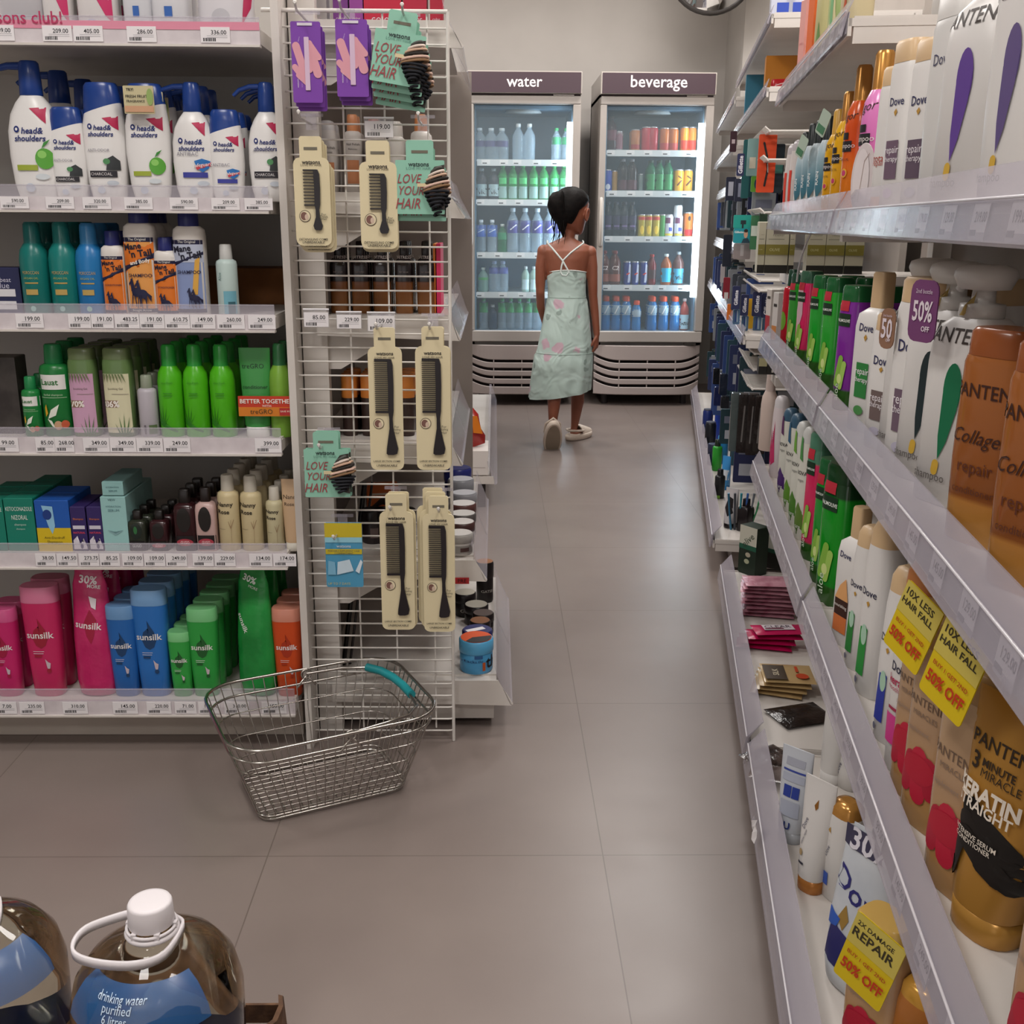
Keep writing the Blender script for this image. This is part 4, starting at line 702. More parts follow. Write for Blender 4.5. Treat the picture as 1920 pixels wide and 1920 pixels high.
# ------------------------------------------------------------------ right hand shelving (front line runs along s)
near = thing('shelving_unit', 'long white right hand shelving stacked with shampoo, nearest the camera', 'shelving', Wd(0, 0, 0), -THR)
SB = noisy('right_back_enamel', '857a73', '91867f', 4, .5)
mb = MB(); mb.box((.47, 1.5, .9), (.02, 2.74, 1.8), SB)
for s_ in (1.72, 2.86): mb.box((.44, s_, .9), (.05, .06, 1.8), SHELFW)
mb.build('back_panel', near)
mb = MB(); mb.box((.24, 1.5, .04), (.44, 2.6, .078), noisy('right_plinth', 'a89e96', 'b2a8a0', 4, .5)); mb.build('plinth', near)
RD = {}
SEG = [(.25, 1.735), (1.75, 2.86)]
RTX = random.Random(11)
PRS = ['129.00', '179.00', '99.00', '145.00', '219.00', '85.00', '169.00', '139.00', '199.00', '249.00']
def rail(parent, s0, s1, zb, t0=0.0, hgt=.066, lean=.022, tags=True, d=.44):
    zt = zb+hgt; zd = zb+.026
    # shelf deck with front skirt and end plates
    mb = MB(); mb.box(((t0+.012+d)/2, (s0+s1)/2, zd-.006), (d-t0-.012, s1-s0, .012), SHELFW)
    mb.box((t0+.014, (s0+s1)/2, (zb+zd)/2), (.006, s1-s0, zd-zb), SHELFW)
    for e in (s0+.003, s1-.003):
        mb.box(((t0+.02+d)/2, e, (zb+zd)/2-.004), (d-t0-.02, .004, zd-zb+.014), SHELFW)
    mb.box((d-.02, (s0+s1)/2, zd-.02), (.004, s1-s0, .03), SHELFW)
    sh = mb.build('shelf', parent)
    mb = MB()       # clear plastic price channel: lower face outside, upper face leaning in
    prf = [(t0+.002, zb), (t0, zb+.003), (t0+.006, zb+hgt*.55), (t0+.008, zb+hgt*.58), (t0+lean, zt), (t0+lean+.002, zt), (t0+.011, zb+hgt*.56), (t0+.004, zb)]
    mb.loft([[(x, y, z) for x, z in prf] for y in (s0+.004, s1-.004)], M('b3adb7', .12, a=.50), smooth=False)
    mb.tube([(t0+.007, s0+.004, zb+hgt*.57), (t0+.007, s1-.004, zb+hgt*.57)], .0016, M('dcd8de', .15, a=.8), 6)
    mb.build('clear_price_rail', sh)
    mb = MB(); mb.loft([[(x, y, z) for x, z in ((t0+.009, zb+.004), (t0+.0105, zb+.004), (t0+.0135, zb+hgt*.55), (t0+.012, zb+hgt*.55))] for y in (s0+.006, s1-.006)], M('a8a2ab', .5), smooth=False)
    mb.build('paper_strip', sh)
    if tags:
        y = s0+.05; k = 0
        while y < s1-.05:
            tg = MB(); tx = PRS[RTX.randrange(len(PRS))]; hh = hgt*.46
            tg.box((0, 0, 0), (.046, .0006, hh), M('c9c4cc', .5)); vs, fs = textgeo(tx, .01); tg.add([(.004+a*.034, -.0006, .004+b*.034) for a, b in vs], fs, M('6a6670', .6)); tg.box((-.012, -.0005, -hh*.3), (.018, .0003, .005), M('7f7b84', .6))
            o = tg.build('price_tag', sh, (t0+.0072, y, zb+hgt*.29)); o.rotation_euler = (math.radians(-6), 0, -PI/2); y += .105; k += 1
    return zd
for nm, zb in (('R2', .43), ('R3', .77), ('R4', 1.083)):
    for s0, s1 in SEG: RD[nm] = rail(near, s0, s1, zb)
RD['R5'] = rail(near, 1.80, 2.86, 1.383)
RD['R1'] = rail(near, .45, 1.85, .085, -.063, .078, .035, tags=False); rail(near, 1.87, 2.96, .085, -.063, .078, .035, tags=False)
def RP(kind, name, label, cat, pxt, pyt, lev, w, d, body, cap=None, prints=(), t=None, behind=0, rz=0, hfix=None, box=False, lean=None, **kw):
    """w runs along the shelf, d into it; rz turns the face towards the camera"""
    tt = t if t is not None else (.030 if lev != 'R1' else .0)+d/2+.01
    s_, z_ = atT(pxt, pyt, tt); z0 = RD[lev]; h = hfix or z_-z0; rzz = -PI/2-THR+rz; p = Wd(s_, tt, z0)
    if h < .02: print('SHORT', label, h)
    o = carton(name, label, cat, p, rzz, w, h, d, body, prints) if box else vessel(kind, name, label, cat, p, rzz, w, h, d, body, cap, prints, **kw)
    if lean: o.rotation_euler.x = lean
    RH.append((name, label[:40], round(s_, 2), round(tt, 2), round(h, 3)))
    for k in range(behind):
        q = Wd(s_, tt+(d+.006)*(k+1), z0); dup(o, q, ['second', 'third', 'fourth'][k]+' in the file behind: '+' '.join(label.split()[:9]))
    return o
RH = []
PW = M('d8d5d2', .3); GOLD = M('b5813f', .25, metal=.55); BEIGE = M('c9ab84', .35)
# ---- R4: eye level shelf
def ribbon(c): return [('t', 'PANTENE', .0, .72, .95, '3c3430', {'b': .01}), ('e', .12, .50, .26, .11, c), ('p', [(-.13, .48), (.37, .52), (.32, .42), (.12, .28), (-.08, .20), (-.14, .30)], c), ('c', -.12, .18, -.14, .15, .05, 'c9a23a'), ('p', [(-.15, .8), (.05, .90), (-.02, .80)], 'b59a5a'), ('t', 'shampoo', -.3, .12, .5, '5a5450')]
RP('pant', 'pump_bottle', 'huge white bottle with purple ribbon at the top right corner', 'shampoo bottle', 1895, -120, 'R4', .105, .075, PW, PW, ribbon('5a3a8c'), rz=.35)
RP('wide', 'shampoo_bottle', 'white bottle cut by the right edge beside the purple ribbon one', 'shampoo bottle', 1990, -200, 'R4', .09, .06, PW, PW, ribbon('5a4a7c'), rz=.3)
RP('wide', 'shampoo_bottle', 'tall plain white bottle left of the purple ribbon one', 'shampoo bottle', 1822, -20, 'R4', .075, .06, M('cfcdca', .3), M('d5d2ce', .35), [('t', 'Dove', .2, .7, .5, '3a3a5a')], rz=.25, behind=1)
DV = lambda c, c2=None: [('t', 'Dove', .1, .66, .52, '2a2a55', {'b': .01}), ('p', [(.0, .60), (.15, .62), (.25, .60), (.12, .575)], 'b58a3a'), ('r', -.35, .22, .55, .44, c), ('t', 'repair', .1, .38, .5, 'e8e2e6'), ('t', 'therapy', .1, .33, .5, 'e8e2e6'), ('e', .1, .14, .35, .03, c2 or 'b5b0c0')]
RP('wide', 'conditioner_bottle', 'white bottle with beige cap and brown neck ring, eye level', 'conditioner bottle', 1768, 72, 'R4', .066, .05, PW, BEIGE, DV('5a4a5a'), rz=.35)
RP('wide', 'conditioner_bottle', 'white bottle in clear wrap between neck ring bottle and pink one', 'conditioner bottle', 1722, 75, 'R4', .062, .05, PW, BEIGE, DV('6a5566', 'c9b5d0'), rz=.35, behind=1)
RP('wide', 'conditioner_bottle', 'white bottle with red lettering just right of the pink bottle', 'conditioner bottle', 1693, 125, 'R4', .052, .045, PW, BEIGE, [('t', 'total', -.2, .40, .5, 'a83a2a'), ('t', 'repair', -.2, .36, .5, 'a83a2a'), ('r', -.6, .05, .2, .14, 'd8a888')], rz=.5)
BB = lambda: [('t', 'Vigor', -.1, .66, .75, '3a2418', {'sh': .4, 'rot': .15}), ('r', -.6, .52, .2, .565, '1c1b1e'), ('r', -.7, .44, .5, .51, '1c1b1e'), ('t', 'shampoo', -.1, .475, .8, 'd8d0cc'), ('t', 'ARGAN OIL', -.2, .39, .6, '4a2a20'), ('e', .1, .30, .26, .03, 'd8a838'), ('e', .1, .30, .18, .02, 'b83a6a')]
g1 = gradient('pink_sleeve', [(0, 'b81462'), (.55, 'd472b4'), (1, 'd98ac0')], .2, 1, .22); g2 = gradient('orange_sleeve', [(0, 'e0871c'), (.4, 'd8701c'), (.6, 'd04a1a'), (1, 'd8591a')], .2, 1, .2); g3 = gradient('yellow_sleeve', [(0, 'd8961c'), (.5, 'e0a81c'), (1, 'e8b41c')], .2, 1, .2)
RP('slim', 'shampoo_bottle', 'glossy pink bottle with bronze cap at eye level', 'shampoo bottle', 1662, 95, 'R4', .056, .056, g1, GOLD, BB(), rz=.45, behind=1)
RP('slim', 'shampoo_bottle', 'orange bottle with bronze cap left of the pink one', 'shampoo bottle', 1623, 122, 'R4', .050, .050, g2, GOLD, BB(), rz=.45, behind=1)
RP('slim', 'shampoo_bottle', 'yellow bottle with bronze cap touching the orange one', 'shampoo bottle', 1596, 172, 'R4', .046, .046, g3, GOLD, BB(), rz=.45, behind=1)
RP('slim', 'shampoo_bottle', 'slender yellow bottle, left of the two yellow ones', 'shampoo bottle', 1577, 205, 'R4', .046, .046, g3, M('c99a3a', .3), BB(), rz=.45)
t = thing('round_tag', 'round whitish product disc leaning against the pink bottle', 'tag', Wd(atT(1618, 362, .032)[0], .030, RD['R4']+.002), -PI/2-THR+.5); mb = MB(); mb.prism([(.026*math.cos(2*PI*k/28), .052+.052*math.sin(2*PI*k/28)) for k in range(28)], -.001, .001, M('cfc4c4', .5)); mb.build('disc', t)
mb = MB(); put_prints(mb, [('e', -.1, .5, .7, .42, 'd9d0d0'), ('c', -.2, .2, .1, .75, .01, 'a08a80'), ('c', .1, .75, .5, .85, .01, 'a08a80')], .052, .104, lambda x, z: -.0012); mb.build('label_print', t)
TEAL = gradient('teal_fade_sleeve', [(0, '3a6a78'), (.45, '4a7f90'), (.75, 'a5bcc4'), (1, 'c5ccd0')], .3, 1, .17)
for k, (px, py, lab, rd_) in enumerate(((1558, 218, 'teal and white bottle with dark cap, first left of the yellow ones', 0), (1541, 226, 'teal and white bottle with dark cap, second left of the yellow ones', 0), (1528, 232, 'teal and white bottle third left of the yellow ones', 0), (1514, 248, 'white and teal bottle fourth left of the yellow ones', 0), (1502, 262, 'white and red bottle fifth left of the yellow ones', 1), (1492, 270, 'red and white bottle at the far end of the eye level shelf', 1))):
    RP('dome' if rd_ else 'slim', 'shampoo_bottle', lab, 'shampoo bottle', px, py, 'R4', .044, .042, M('d0c8c4', .3) if rd_ else TEAL, M('b5aeb0', .3) if rd_ else M('1c2426', .3), [('r', -.7, .1, .1, .62, 'd03a28'), ('r', .2, .1, .9, .5, 'c9bcb8')] if rd_ else [('t', 'RAIN', 0, .4, .6, 'e0e4e4', {'rot': 1.57, 'b': .02}), ('p', [(-.8, .1), (-.2, .3), (.3, .15), (.8, .32), (.8, .05), (-.8, .05)], 'd8d8d4')], rz=.45)
for k, (px, py, lab) in enumerate(((1563, 230, 'green white paper flag on the teal bottles'), (1520, 275, 'second green white paper flag on the teal bottles'))):
    s_, z_ = atT(px, py, .04); card('shelf_flag', lab, 'flag', Wd(s_, .028, z_+.02), -PI/2-THR+.5, .03, .045, 'a8b8a8', [('r', -.8, .1, .8, .4, '4a7a5a')], .001, .004, tilt=.5)
# ---- R5: top shelf, far section
for k, (px, w_, c_, pr, lab) in enumerate(((1532, .03, 'd89a92', [('t', 'pink', 0, .5, .5, 'c87a7a')], 'pale pink carton at the far end of the highest shelf'), (1548, .03, 'd8662a', [], 'orange carton beside the pale pink one on the highest shelf'), (1563, .05, 'b5ae7c', [('p', [(-.5, .1), (.2, .5), (.6, .3)], '6a8a4a')], 'green cream wrapped bottle on the highest shelf'), (1590, .06, 'a5b878', [('p', [(-.6, .2), (.3, .6), (.7, .2)], 'd8cfa0'), ('r', -.2, .0, .2, .8, '7ab07a')], 'pale green wrapped bottle, nearest on the highest shelf'), (1614, .055, 'c5b894', [('p', [(-.3, .1), (.2, .5), (.5, .1)], 'b5502a')], 'cream wrapped bottle with orange flowers on the highest shelf'))):
    RP('wide', 'boxed_product' if k < 2 else 'wrapped_bottle', lab, 'carton' if k < 2 else 'bottle', px, -60, 'R5', w_, .05, c_, prints=pr, hfix=.19, box=k < 2, t=.06, rz=.3)
# ---- R3
PAL = lambda: [('r', -.6, .80, .3, .88, 'b52a3a'), ('r', -.8, .68, .5, .78, '12301c'), ('t', 'PALMOLIVE', -.12, .725, .62, 'dfe4dc', {'b': .02}), ('c', -.35, .22, .0, .42, .11, '7fae40'), ('c', .1, .2, .35, .38, .10, '9cc25a'), ('e', .0, .26, .22, .04, 'c9d88a'), ('t', 'aloe', -.2, .15, .5, 'cfe0c8', {'rot': 1.57})]
def palmo(kind, px, py, lev, col, lab, w_=.05, d_=.045, top='1c5a30', ex=(), **kw):
    g = gradient('sleeve_'+lab[:12], [(0, '2e5a20'), (.14, '2e5a20'), (.16, col), (.80, col), (.82, top), (1, top)], .12, 1, kw.pop('hh', .24))
    return RP('wide', 'shampoo_bottle', lab, 'shampoo bottle', px, py, lev, w_, d_, g, M(top, .2), list(ex)+PAL(), rz=.45, **kw)
RP('wide', 'hair_colour_box', 'slim white carton with red foot at the far end of the middle shelf', 'carton', 1462, 542, 'R3', .034, .06, 'cfc8c2', prints=[('r', -.9, .0, .9, .4, 'a82030'), ('r', -.6, .78, .6, .84, '2a2626')], box=True, rz=.3)
RP('wide', 'hair_colour_box', 'slim white carton with orange foot beside the red footed one', 'carton', 1476, 548, 'R3', .034, .06, 'c9c4c0', prints=[('r', -.9, .0, .9, .3, 'c07a3a'), ('r', -.6, .70, .6, .76, '2a2626')], box=True, rz=.3)
RP('cyl', 'shampoo_bottle', 'red bottle with dark green cap behind the clear cable, middle shelf', 'shampoo bottle', 1490, 505, 'R3', .046, .046, M('b51c2c', .2), M('16402e', .3), [('e', 0, .35, .5, .12, '6a9a30')], rz=.4)
palmo('', 1505, 512, 'R3', '2a8a2a', 'dark green wrapped bottle left of the pink wrapped one', top='16402e')
palmo('', 1524, 508, 'R3', 'd02a5e', 'hot pink and green wrapped bottle on the middle shelf', ex=[('p', [(-.9, .85), (.2, .8), (.3, .55), (-.4, .3)], 'c9a8b0')], top='38604a')
palmo('', 1550, 516, 'R3', '1f9a2c', 'bright green wrapped bottle right of the pink one', behind=1)
palmo('', 1577, 520, 'R3', '2a9a30', 'bright green wrapped bottle before the purple one', behind=1)
palmo('', 1612, 535, 'R3', '7a2a92', 'purple and green wrapped bottle on the middle shelf', w_=.056, behind=1)
RP('sqb', 'conditioner_bottle', 'white pump style bottle with beige block cap, leaf label', 'conditioner bottle', 1660, 510, 'R3', .066, .05, PW, BEIGE, DV('2a7a3a', '4a8a4a'), rz=.42, behind=1)
RP('wide', 'conditioner_bottle', 'white bottle with beige cap carrying the brown fifty tag', 'conditioner bottle', 1690, 588, 'R3', .070, .052, PW, BEIGE, DV('6a5a58'), rz=.42)
b3 = RP('wide', 'conditioner_bottle', 'larger white bottle carrying the purple fifty percent tag', 'conditioner bottle', 1755, 520, 'R3', .085, .06, PW, BEIGE, DV('6a5666'), rz=.42, behind=1)
def offtag(px, py, t_, w_, h_, c_, txt, lab):
    s_, z_ = atT(px, py, t_); o = card('offer_tag', lab, 'offer tag', Wd(s_, t_, z_), -PI/2-THR+.42, w_, h_, c_, [('t', txt, 0, .50, .72, 'dcd0d8', {'b': .02, 'k': 1.5}), ('t', '2nd bottle', 0, .82, .6, 'cfc0cc'), ('t', 'OFF', .35, .22, .3, 'dcd0d8', {'b': .02})], .0015, .012); return o
offtag(1738, 525, .024, .046, .066, '6d3a68', '50%', 'purple fifty percent tag hung over a large white bottle'); offtag(1668, 578, .024, .030, .05, '8a6650', '50', 'brown fifty tag hung over the smaller white bottle')
for k, (px, py, c_, lab) in enumerate(((1852, 497, '0f6a45', 'white pump bottle with green ribbon, nearest of the pump bottles'), (1825, 515, '1b2a2e', 'white pump bottle with black ribbon, second of the pump bottles'), (1803, 530, '3a2a52', 'white pump bottle with purple ribbon, farthest of the pump bottles'))):
    tt = .085; 
    if k == 0:
        s0_, z0_ = atT(px, py, tt); hP = z0_-RD['R3']
    o = vessel('pant', 'pump_bottle', lab, 'shampoo bottle', Wd(s0_+.112*k, tt, RD['R3']), -PI/2-THR+.5, .100, hP, .066, PW, M('cfccc8', .3), ribbon(c_))
    RH.append(('pump', lab[:30], s0_+.112*k, tt, hP))
AMB = gradient('amber_bottle', [(0, 'c9934a'), (.16, 'c08440'), (.18, '8a4f24'), (.8, '9a5c2c'), (1, 'a86a34')], .12, 1, .26)
PT = lambda: [('t', 'PANTENE', .0, .72, .95, '3a1c14', {'b': .01}), ('t', 'Collagen', .0, .50, .8, '3a1c14', {'sh': .4}), ('t', 'repair', .0, .36, .5, '5a2c1c'), ('t', 'conditioner', .0, .26, .6, '5a2c1c')]
RP('wide', 'conditioner_bottle', 'amber collagen bottle beside the green ribbon pump bottle', 'conditioner bottle', 1905, 616, 'R3', .085, .06, AMB, M('8a4a22', .2), PT(), rz=.55, behind=0, t=.075)
RP('wide', 'conditioner_bottle', 'amber collagen bottle at the right picture edge', 'conditioner bottle', 2010, 640, 'R3', .085, .06, AMB, M('8a4a22', .2), PT(), rz=.55, t=.075)
RP('wide', 'conditioner_bottle', 'third amber bottle, nearest the camera on the middle shelf', 'conditioner bottle', 2190, 700, 'R3', .085, .06, AMB, M('8a4a22', .2), PT(), rz=.55, t=.075)
# ---- R2
VA = lambda c, c2: [('p', [(-1, .05), (1, .05), (.8, .22), (0, .34), (-.8, .2)], c), ('t', 'NOVA', .1, .60, .7, '2c2a2a', {'b': .01}), ('t', 'vegan', .1, .53, .4, '6a6a66'), ('p', [(-.6, .92), (-.1, .9), (.2, .7), (-.3, .72)], c2), ('t', 'care', .1, .12, .4, 'e0e4da')]
RP('slim', 'lotion_bottle', 'tall beige white bottle at the far end of the second shelf', 'lotion bottle', 1447, 700, 'R2', .056, .045, 'd0beb4', 'c9b8b0', [], rz=.4)
RP('dome', 'lotion_bottle', 'white bottle with magenta splash next to the tall beige one', 'lotion bottle', 1468, 742, 'R2', .05, .04, 'd5cacc', 'cdc8ca', [('p', [(-.7, .1), (-.3, .6), (-.1, .3), (.2, .7), (.5, .2)], 'c02a62'), ('t', 'CLEAN', .1, .5, .6, 'c02a62', {'rot': 1.57, 'b': .02})], rz=.4)
for k, (px, py, c_, c2, lab) in enumerate(((1486, 765, '4a2a6a', '5a2a5a', 'white bottle with purple foot on the second shelf'), (1500, 775, '5a8a2a', '2a5a7a', 'white bottle with light green leaf foot, second shelf'), (1512, 790, '4a7a2a', '6aa03a', 'white and green leaf bottle before the green capped one'), (1525, 800, '5a7a30', '4a8a4a', 'white and green avocado bottle, second shelf'))):
    RP('tube' if k == 9 else 'dome', 'shampoo_bottle', lab, 'shampoo bottle', px, py, 'R2', .048, .042, 'd3d3c8', ['3a5a72', '3a5a72', 'c9cac6', 'c5c6c2'][k], VA(c_, c2), rz=.42)
palmo('', 1545, 812, 'R2', 'c92a58', 'pink and green wrapped bottle with grey cap, second shelf', top='4a7a62', w_=.05)
palmo('', 1566, 838, 'R2', '1f8a2c', 'green wrapped bottle half hidden by the large green one', w_=.05, hfix=.235)
palmo('', 1592, 850, 'R2', '0f8a1c', 'large vivid green wrapped bottle with dark crinkled top', w_=.075, d_=.055, hfix=.25, top='123a1c')
RP('sqb', 'conditioner_bottle', 'white bottle with brown orange label next to the vivid green one', 'conditioner bottle', 1622, 920, 'R2', .058, .045, PW, BEIGE, [('t', 'Dove', 0, .66, .5, '2a2a55', {'b': .01}), ('r', -.6, .22, .6, .34, '3a2018'), ('r', -.6, .10, .6, .22, 'c9703a'), ('p', [(-.6, .34), (.6, .34), (.3, .5), (-.2, .44)], 'd8a068'), ('t', 'nourishing', 0, .29, .55, 'e8e0d8')], rz=.42, hfix=.225)
DVL = lambda c: [('t', 'Dove', .0, .60, .55, '2a2a45', {'b': .01}), ('p', [(-.05, .545), (.1, .555), (.2, .54), (.08, .52)], 'b58a3a'), ('p', [(-.55, .12), (.15, .12), (.25, .40), (-.3, .40)], c), ('e', .0, .36, .22, .06, 'a5c8b0'), ('e', -.4, .08, .14, .02, '6a6a80')]
RP('dome', 'conditioner_bottle', 'slim white bottle with green drop label, left of its twin', 'conditioner bottle', 1640, 985, 'R2', .052, .045, PW, BEIGE, DVL('2a7a34'), rz=.42)
RP('dome', 'conditioner_bottle', 'white bottle with green drop label, right of its twin', 'conditioner bottle', 1672, 975, 'R2', .058, .05, PW, BEIGE, DVL('2a8a3a'), rz=.42)
RP('dome', 'conditioner_bottle', 'white bottle with indigo drop label on the second shelf', 'conditioner bottle', 1712, 1062, 'R2', .056, .05, PW, BEIGE, DVL('2c3a9a'), rz=.42)
RP('dome', 'conditioner_bottle', 'white keratin bottle with hot pink label corner', 'conditioner bottle', 1752, 1050, 'R2', .070, .055, PW, M('b5723f', .3), [('t', 'Dove', -.1, .50, .5, '2a2a45', {'b': .01}), ('t', 'keratin', -.05, .44, .6, 'b02a52', {'b': .02}), ('t', 'smooth & silky', 0, .40, .8, 'b02a52'), ('r', -.5, .30, .5, .315, '9a2a4a'), ('r', -.6, .14, .3, .28, 'c93a86'), ('e', .5, .34, .14, .028, '6a4a4a')], rz=.42)
PTR = [('t', 'PANTENE', -.1, .62, .8, '6a5648'), ('t', 'MIRACLES', 0, .56, .5, '7a6658'), ('c', -.55, .20, -.35, .33, .14, 'a81c34'), ('c', .05, .18, .0, .36, .16, 'b8203a'), ('c', .55, .22, .4, .34, .14, 'a81c34'), ('e', 0, .30, .65, .07, 'b01c34'), ('t', 'supplement', -.2, .48, .5, '8a7668')]
WG = gradient('gold_pink_wrap', [(0, 'b58a50'), (.12, 'c0935a'), (.45, 'a8886a'), (1, 'b59a78')], .15, 1, .26)
def yflag(px, py, t_, w_, h_, lab, til, rz_=.5, th=('10X LESS', 'HAIR FALL', '50% OFF')):
    s_, z_ = atT(px, py, t_); card('offer_flyer', lab, 'offer flyer', Wd(s_, t_, z_), -PI/2-THR+rz_, w_, h_, 'd8bc12', [('r', -1, .55, 1, 1, 'cdbb58'), ('t', th[0], -.1, .88, .75, '3a3420', {'b': .02}), ('t', th[1], -.05, .74, .85, '3a3420', {'b': .02}), ('t', 'BUY 1 GET 2ND', 0, .44, .8, 'b5401c', {'b': .01}), ('t', th[2], 0, .26, .85, 'c03a18', {'b': .03, 'k': 1.3})], .0012, .004, tilt=til)
RP('wide', 'wrapped_bottle', 'gold red wrapped bottle pair member farther from camera, second shelf', 'bottle', 1775, 1075, 'R2', .072, .055, WG, M('a8865a', .3), PTR, rz=.42, hfix=.235)
RP('wide', 'wrapped_bottle', 'gold wrapped bottle with big red flower under the first yellow flyer', 'bottle', 1805, 1100, 'R2', .075, .055, WG, M('a8865a', .3), PTR, rz=.45, hfix=.24)
RP('wide', 'wrapped_bottle', 'gold wrapped bottle with red flower under the second yellow flyer', 'bottle', 1872, 1185, 'R2', .080, .06, WG, M('a8865a', .3), PTR, rz=.45, hfix=.24)
yflag(1738, 1118, .028, .058, .086, 'yellow hair fall flyer on the farther gold bottle', .35); yflag(1818, 1190, .028, .058, .086, 'yellow hair fall flyer on the nearer gold bottle', .30)
KER = [('t', 'PANTENE', .0, .80, .85, '2e2216', {'b': .01}), ('t', '3', -.62, .71, .10, '2e2216', {'b': .02}), ('t', 'MINUTE', .0, .72, .42, '2e2216', {'b': .02}), ('t', 'MIRACLE', .1, .68, .5, '2e2216'), ('c', -.45, .52, .6, .42, .13, '15110f'), ('c', -.5, .46, .7, .36, .12, '15110f'), ('c', -.55, .40, -.72, .24, .09, '15110f'), ('c', -.4, .40, .5, .32, .12, '15110f'), ('c', .1, .34, .75, .30, .10, '15110f'), ('c', -.72, .26, -.82, .19, .04, '15110f'), ('t', 'KERATIN', -.15, .60, .85, 'dcd2c4', {'b': .04}), ('t', 'STRAIGHT', -.15, .545, .75, 'dcd2c4', {'b': .02}), ('t', 'INTENSIVE SERUM', -.2, .42, .6, 'dcd2c4', {'b': .01}), ('t', 'CONDITIONER', -.2, .395, .5, 'dcd2c4', {'b': .01})]
GT = M('b08038', .3, metal=.25)
RP('tube', 'conditioner_tube', 'big gold conditioner bottle with black hair picture, second shelf', 'tube', 1925, 1235, 'R2', .092, .055, GT, M('b8883f', .25, metal=.3), KER, rz=.50, hfix=.235, t=.075)
RP('wide', 'wrapped_bottle', 'gold red bottle at the right edge, nearest on the second shelf', 'bottle', 2080, 1500, 'R2', .080, .06, WG, M('a8865a', .3), PTR, rz=.45, hfix=.24)

# ---- R1: bottom shelf
RP('', 'dye_carton', 'tall dark green carton with white top at the far end of the bottom shelf', 'carton', 1416, 985, 'R1', .065, .05, '1f2e22', prints=[('r', -1, .62, 1, 1, 'c9c8b8'), ('r', -1, .52, 1, .62, '1f5a44'), ('e', .1, .42, .3, .05, 'b5ae98'), ('e', .0, .28, .3, .05, 'b5b89a'), ('t', 'olive', 0, .72, .8, '3a4a38', {'rot': .8})], box=True, t=.035, rz=.75)
RP('', 'dye_carton', 'wide black and green carton behind the tall dark green one', 'carton', 1462, 1000, 'R1', .10, .07, '14140f', prints=[('r', -1, .6, 1, 1, 'b5b4a8'), ('r', -1, .48, 1, .6, '1c4a38')], box=True, t=.115, rz=.9)
def sachet(px, py, zoff, w_, h_, c1, lab, pr=(), rot=0, pitch=0, mt=None, grp_=None):
    p = atZ(px, py, RD['R1']+zoff); o = thing('sachet', lab, 'sachet', p, rot, grp_); mb = MB(); nx, ny = 10, 6; R_ = random.Random(int(px*7+py)); vs = []; 
    for sd in (1, -1):
        for j in range(ny+1):
            for i in range(nx+1):
                u, v = i/nx*2-1, j/ny*2-1; bul = max(0, (1-u**4)*(1-v**4))*.005+R_.uniform(-.0007, .0007)*(1 if abs(u) < 1 and abs(v) < 1 else 0)
                vs.append((u*w_/2, v*h_/2, sd*bul+.006))
    N1 = (nx+1)*(ny+1); fs = []
    for sd in (0, 1):
        for j in range(ny):
            for i in range(nx):
                a = sd*N1+j*(nx+1)+i; q = (a, a+1, a+nx+2, a+nx+1); fs.append(q if sd == 0 else tuple(reversed(q)))
    mb.add(vs, fs, mt or M(c1, .22), True); mb.build('foil', o)
    if pr:
        mb = MB(); mb.T = Matrix.Rotation(-PI/2, 4, 'X'); put_prints(mb, pr, w_, h_, lambda x, z: -.0118-0*x); 
        for i, q in enumerate(mb.v): mb.v[i] = Vector((q.x, q.y-h_/2 if False else q.y, q.z))
        m_ = mb.build('label_print', o); m_.location = (0, -h_/2, 0)
    o.rotation_euler = (pitch, 0, rot); return o
PINKF = noisy('pink_foil_stack', 'a86a7c', 'c995a2', 30, .25, .3)
for k in range(9):
    sachet(1438+(k % 3)*3, 1150-k*7.0, .011*k, .135, .085, 'b87a8c', ['lowest', 'second lowest', 'third', 'fourth', 'fifth', 'sixth', 'seventh', 'second highest', 'topmost'][k]+' of the dusty pink sachets piled on the bottom shelf', rot=-THR+.08*(k % 3-1), mt=PINKF)
MG = M('b51450', .18)
for k in range(4):
    o = sachet(1432+[0, 6, 18, 30][k], 1212-k*9, .012*k, .13, .065, 'b51450', ['lowest', 'second', 'third', 'topmost'][k]+' magenta clear sachet lying in front of the pink pile', [('r', -.65, .25, .5, .75, 'cfc6cc'), ('t', 'CLEAR', -.08, .56, .5, '4a3a44', {'b': .01}), ('r', -.6, .32, .1, .42, '6a1a3c')] if k > 1 else (), rot=-THR-.1+.1*k, mt=MG)
for k in range(4):
    sachet(1458+k*6, 1292-k*8, .010*k, .11, .10, 'b5986a', ['lowest', 'second', 'third', 'topmost'][k]+' tan and brown silk sachet on the bottom shelf', [('r', -.95, .05, -.1, .8, '3c2c1a'), ('t', 'SILK', -.5, .42, .3, 'd8ccb0', {'rot': 1.57}), ('e', .5, .25, .25, .14, 'b5401c'), ('r', .3, .45, .42, .75, 'b5401c')] if k == 3 else (), rot=-THR-.2+.08*k)
sachet(1500, 1345, .0, .12, .09, '1c1410', 'black crumpled pouch behind the upside down tube', rot=.3, mt=noisy('black_foil', '0f0b0a', '2c211c', 30, .2, .6))
sachet(1440, 1425, .0, .09, .07, '3a2c28', 'dark torn sachet at the shelf lip beside the tube', rot=.5, mt=noisy('brown_foil', '1f1614', '4f423e', 30, .2, .6))
sachet(1448, 1455, .008, .08, .06, '5a4c4a', 'clear brownish sachet lying over the dark torn one', rot=-.4, mt=M('6f5f5c', .15, a=.6))
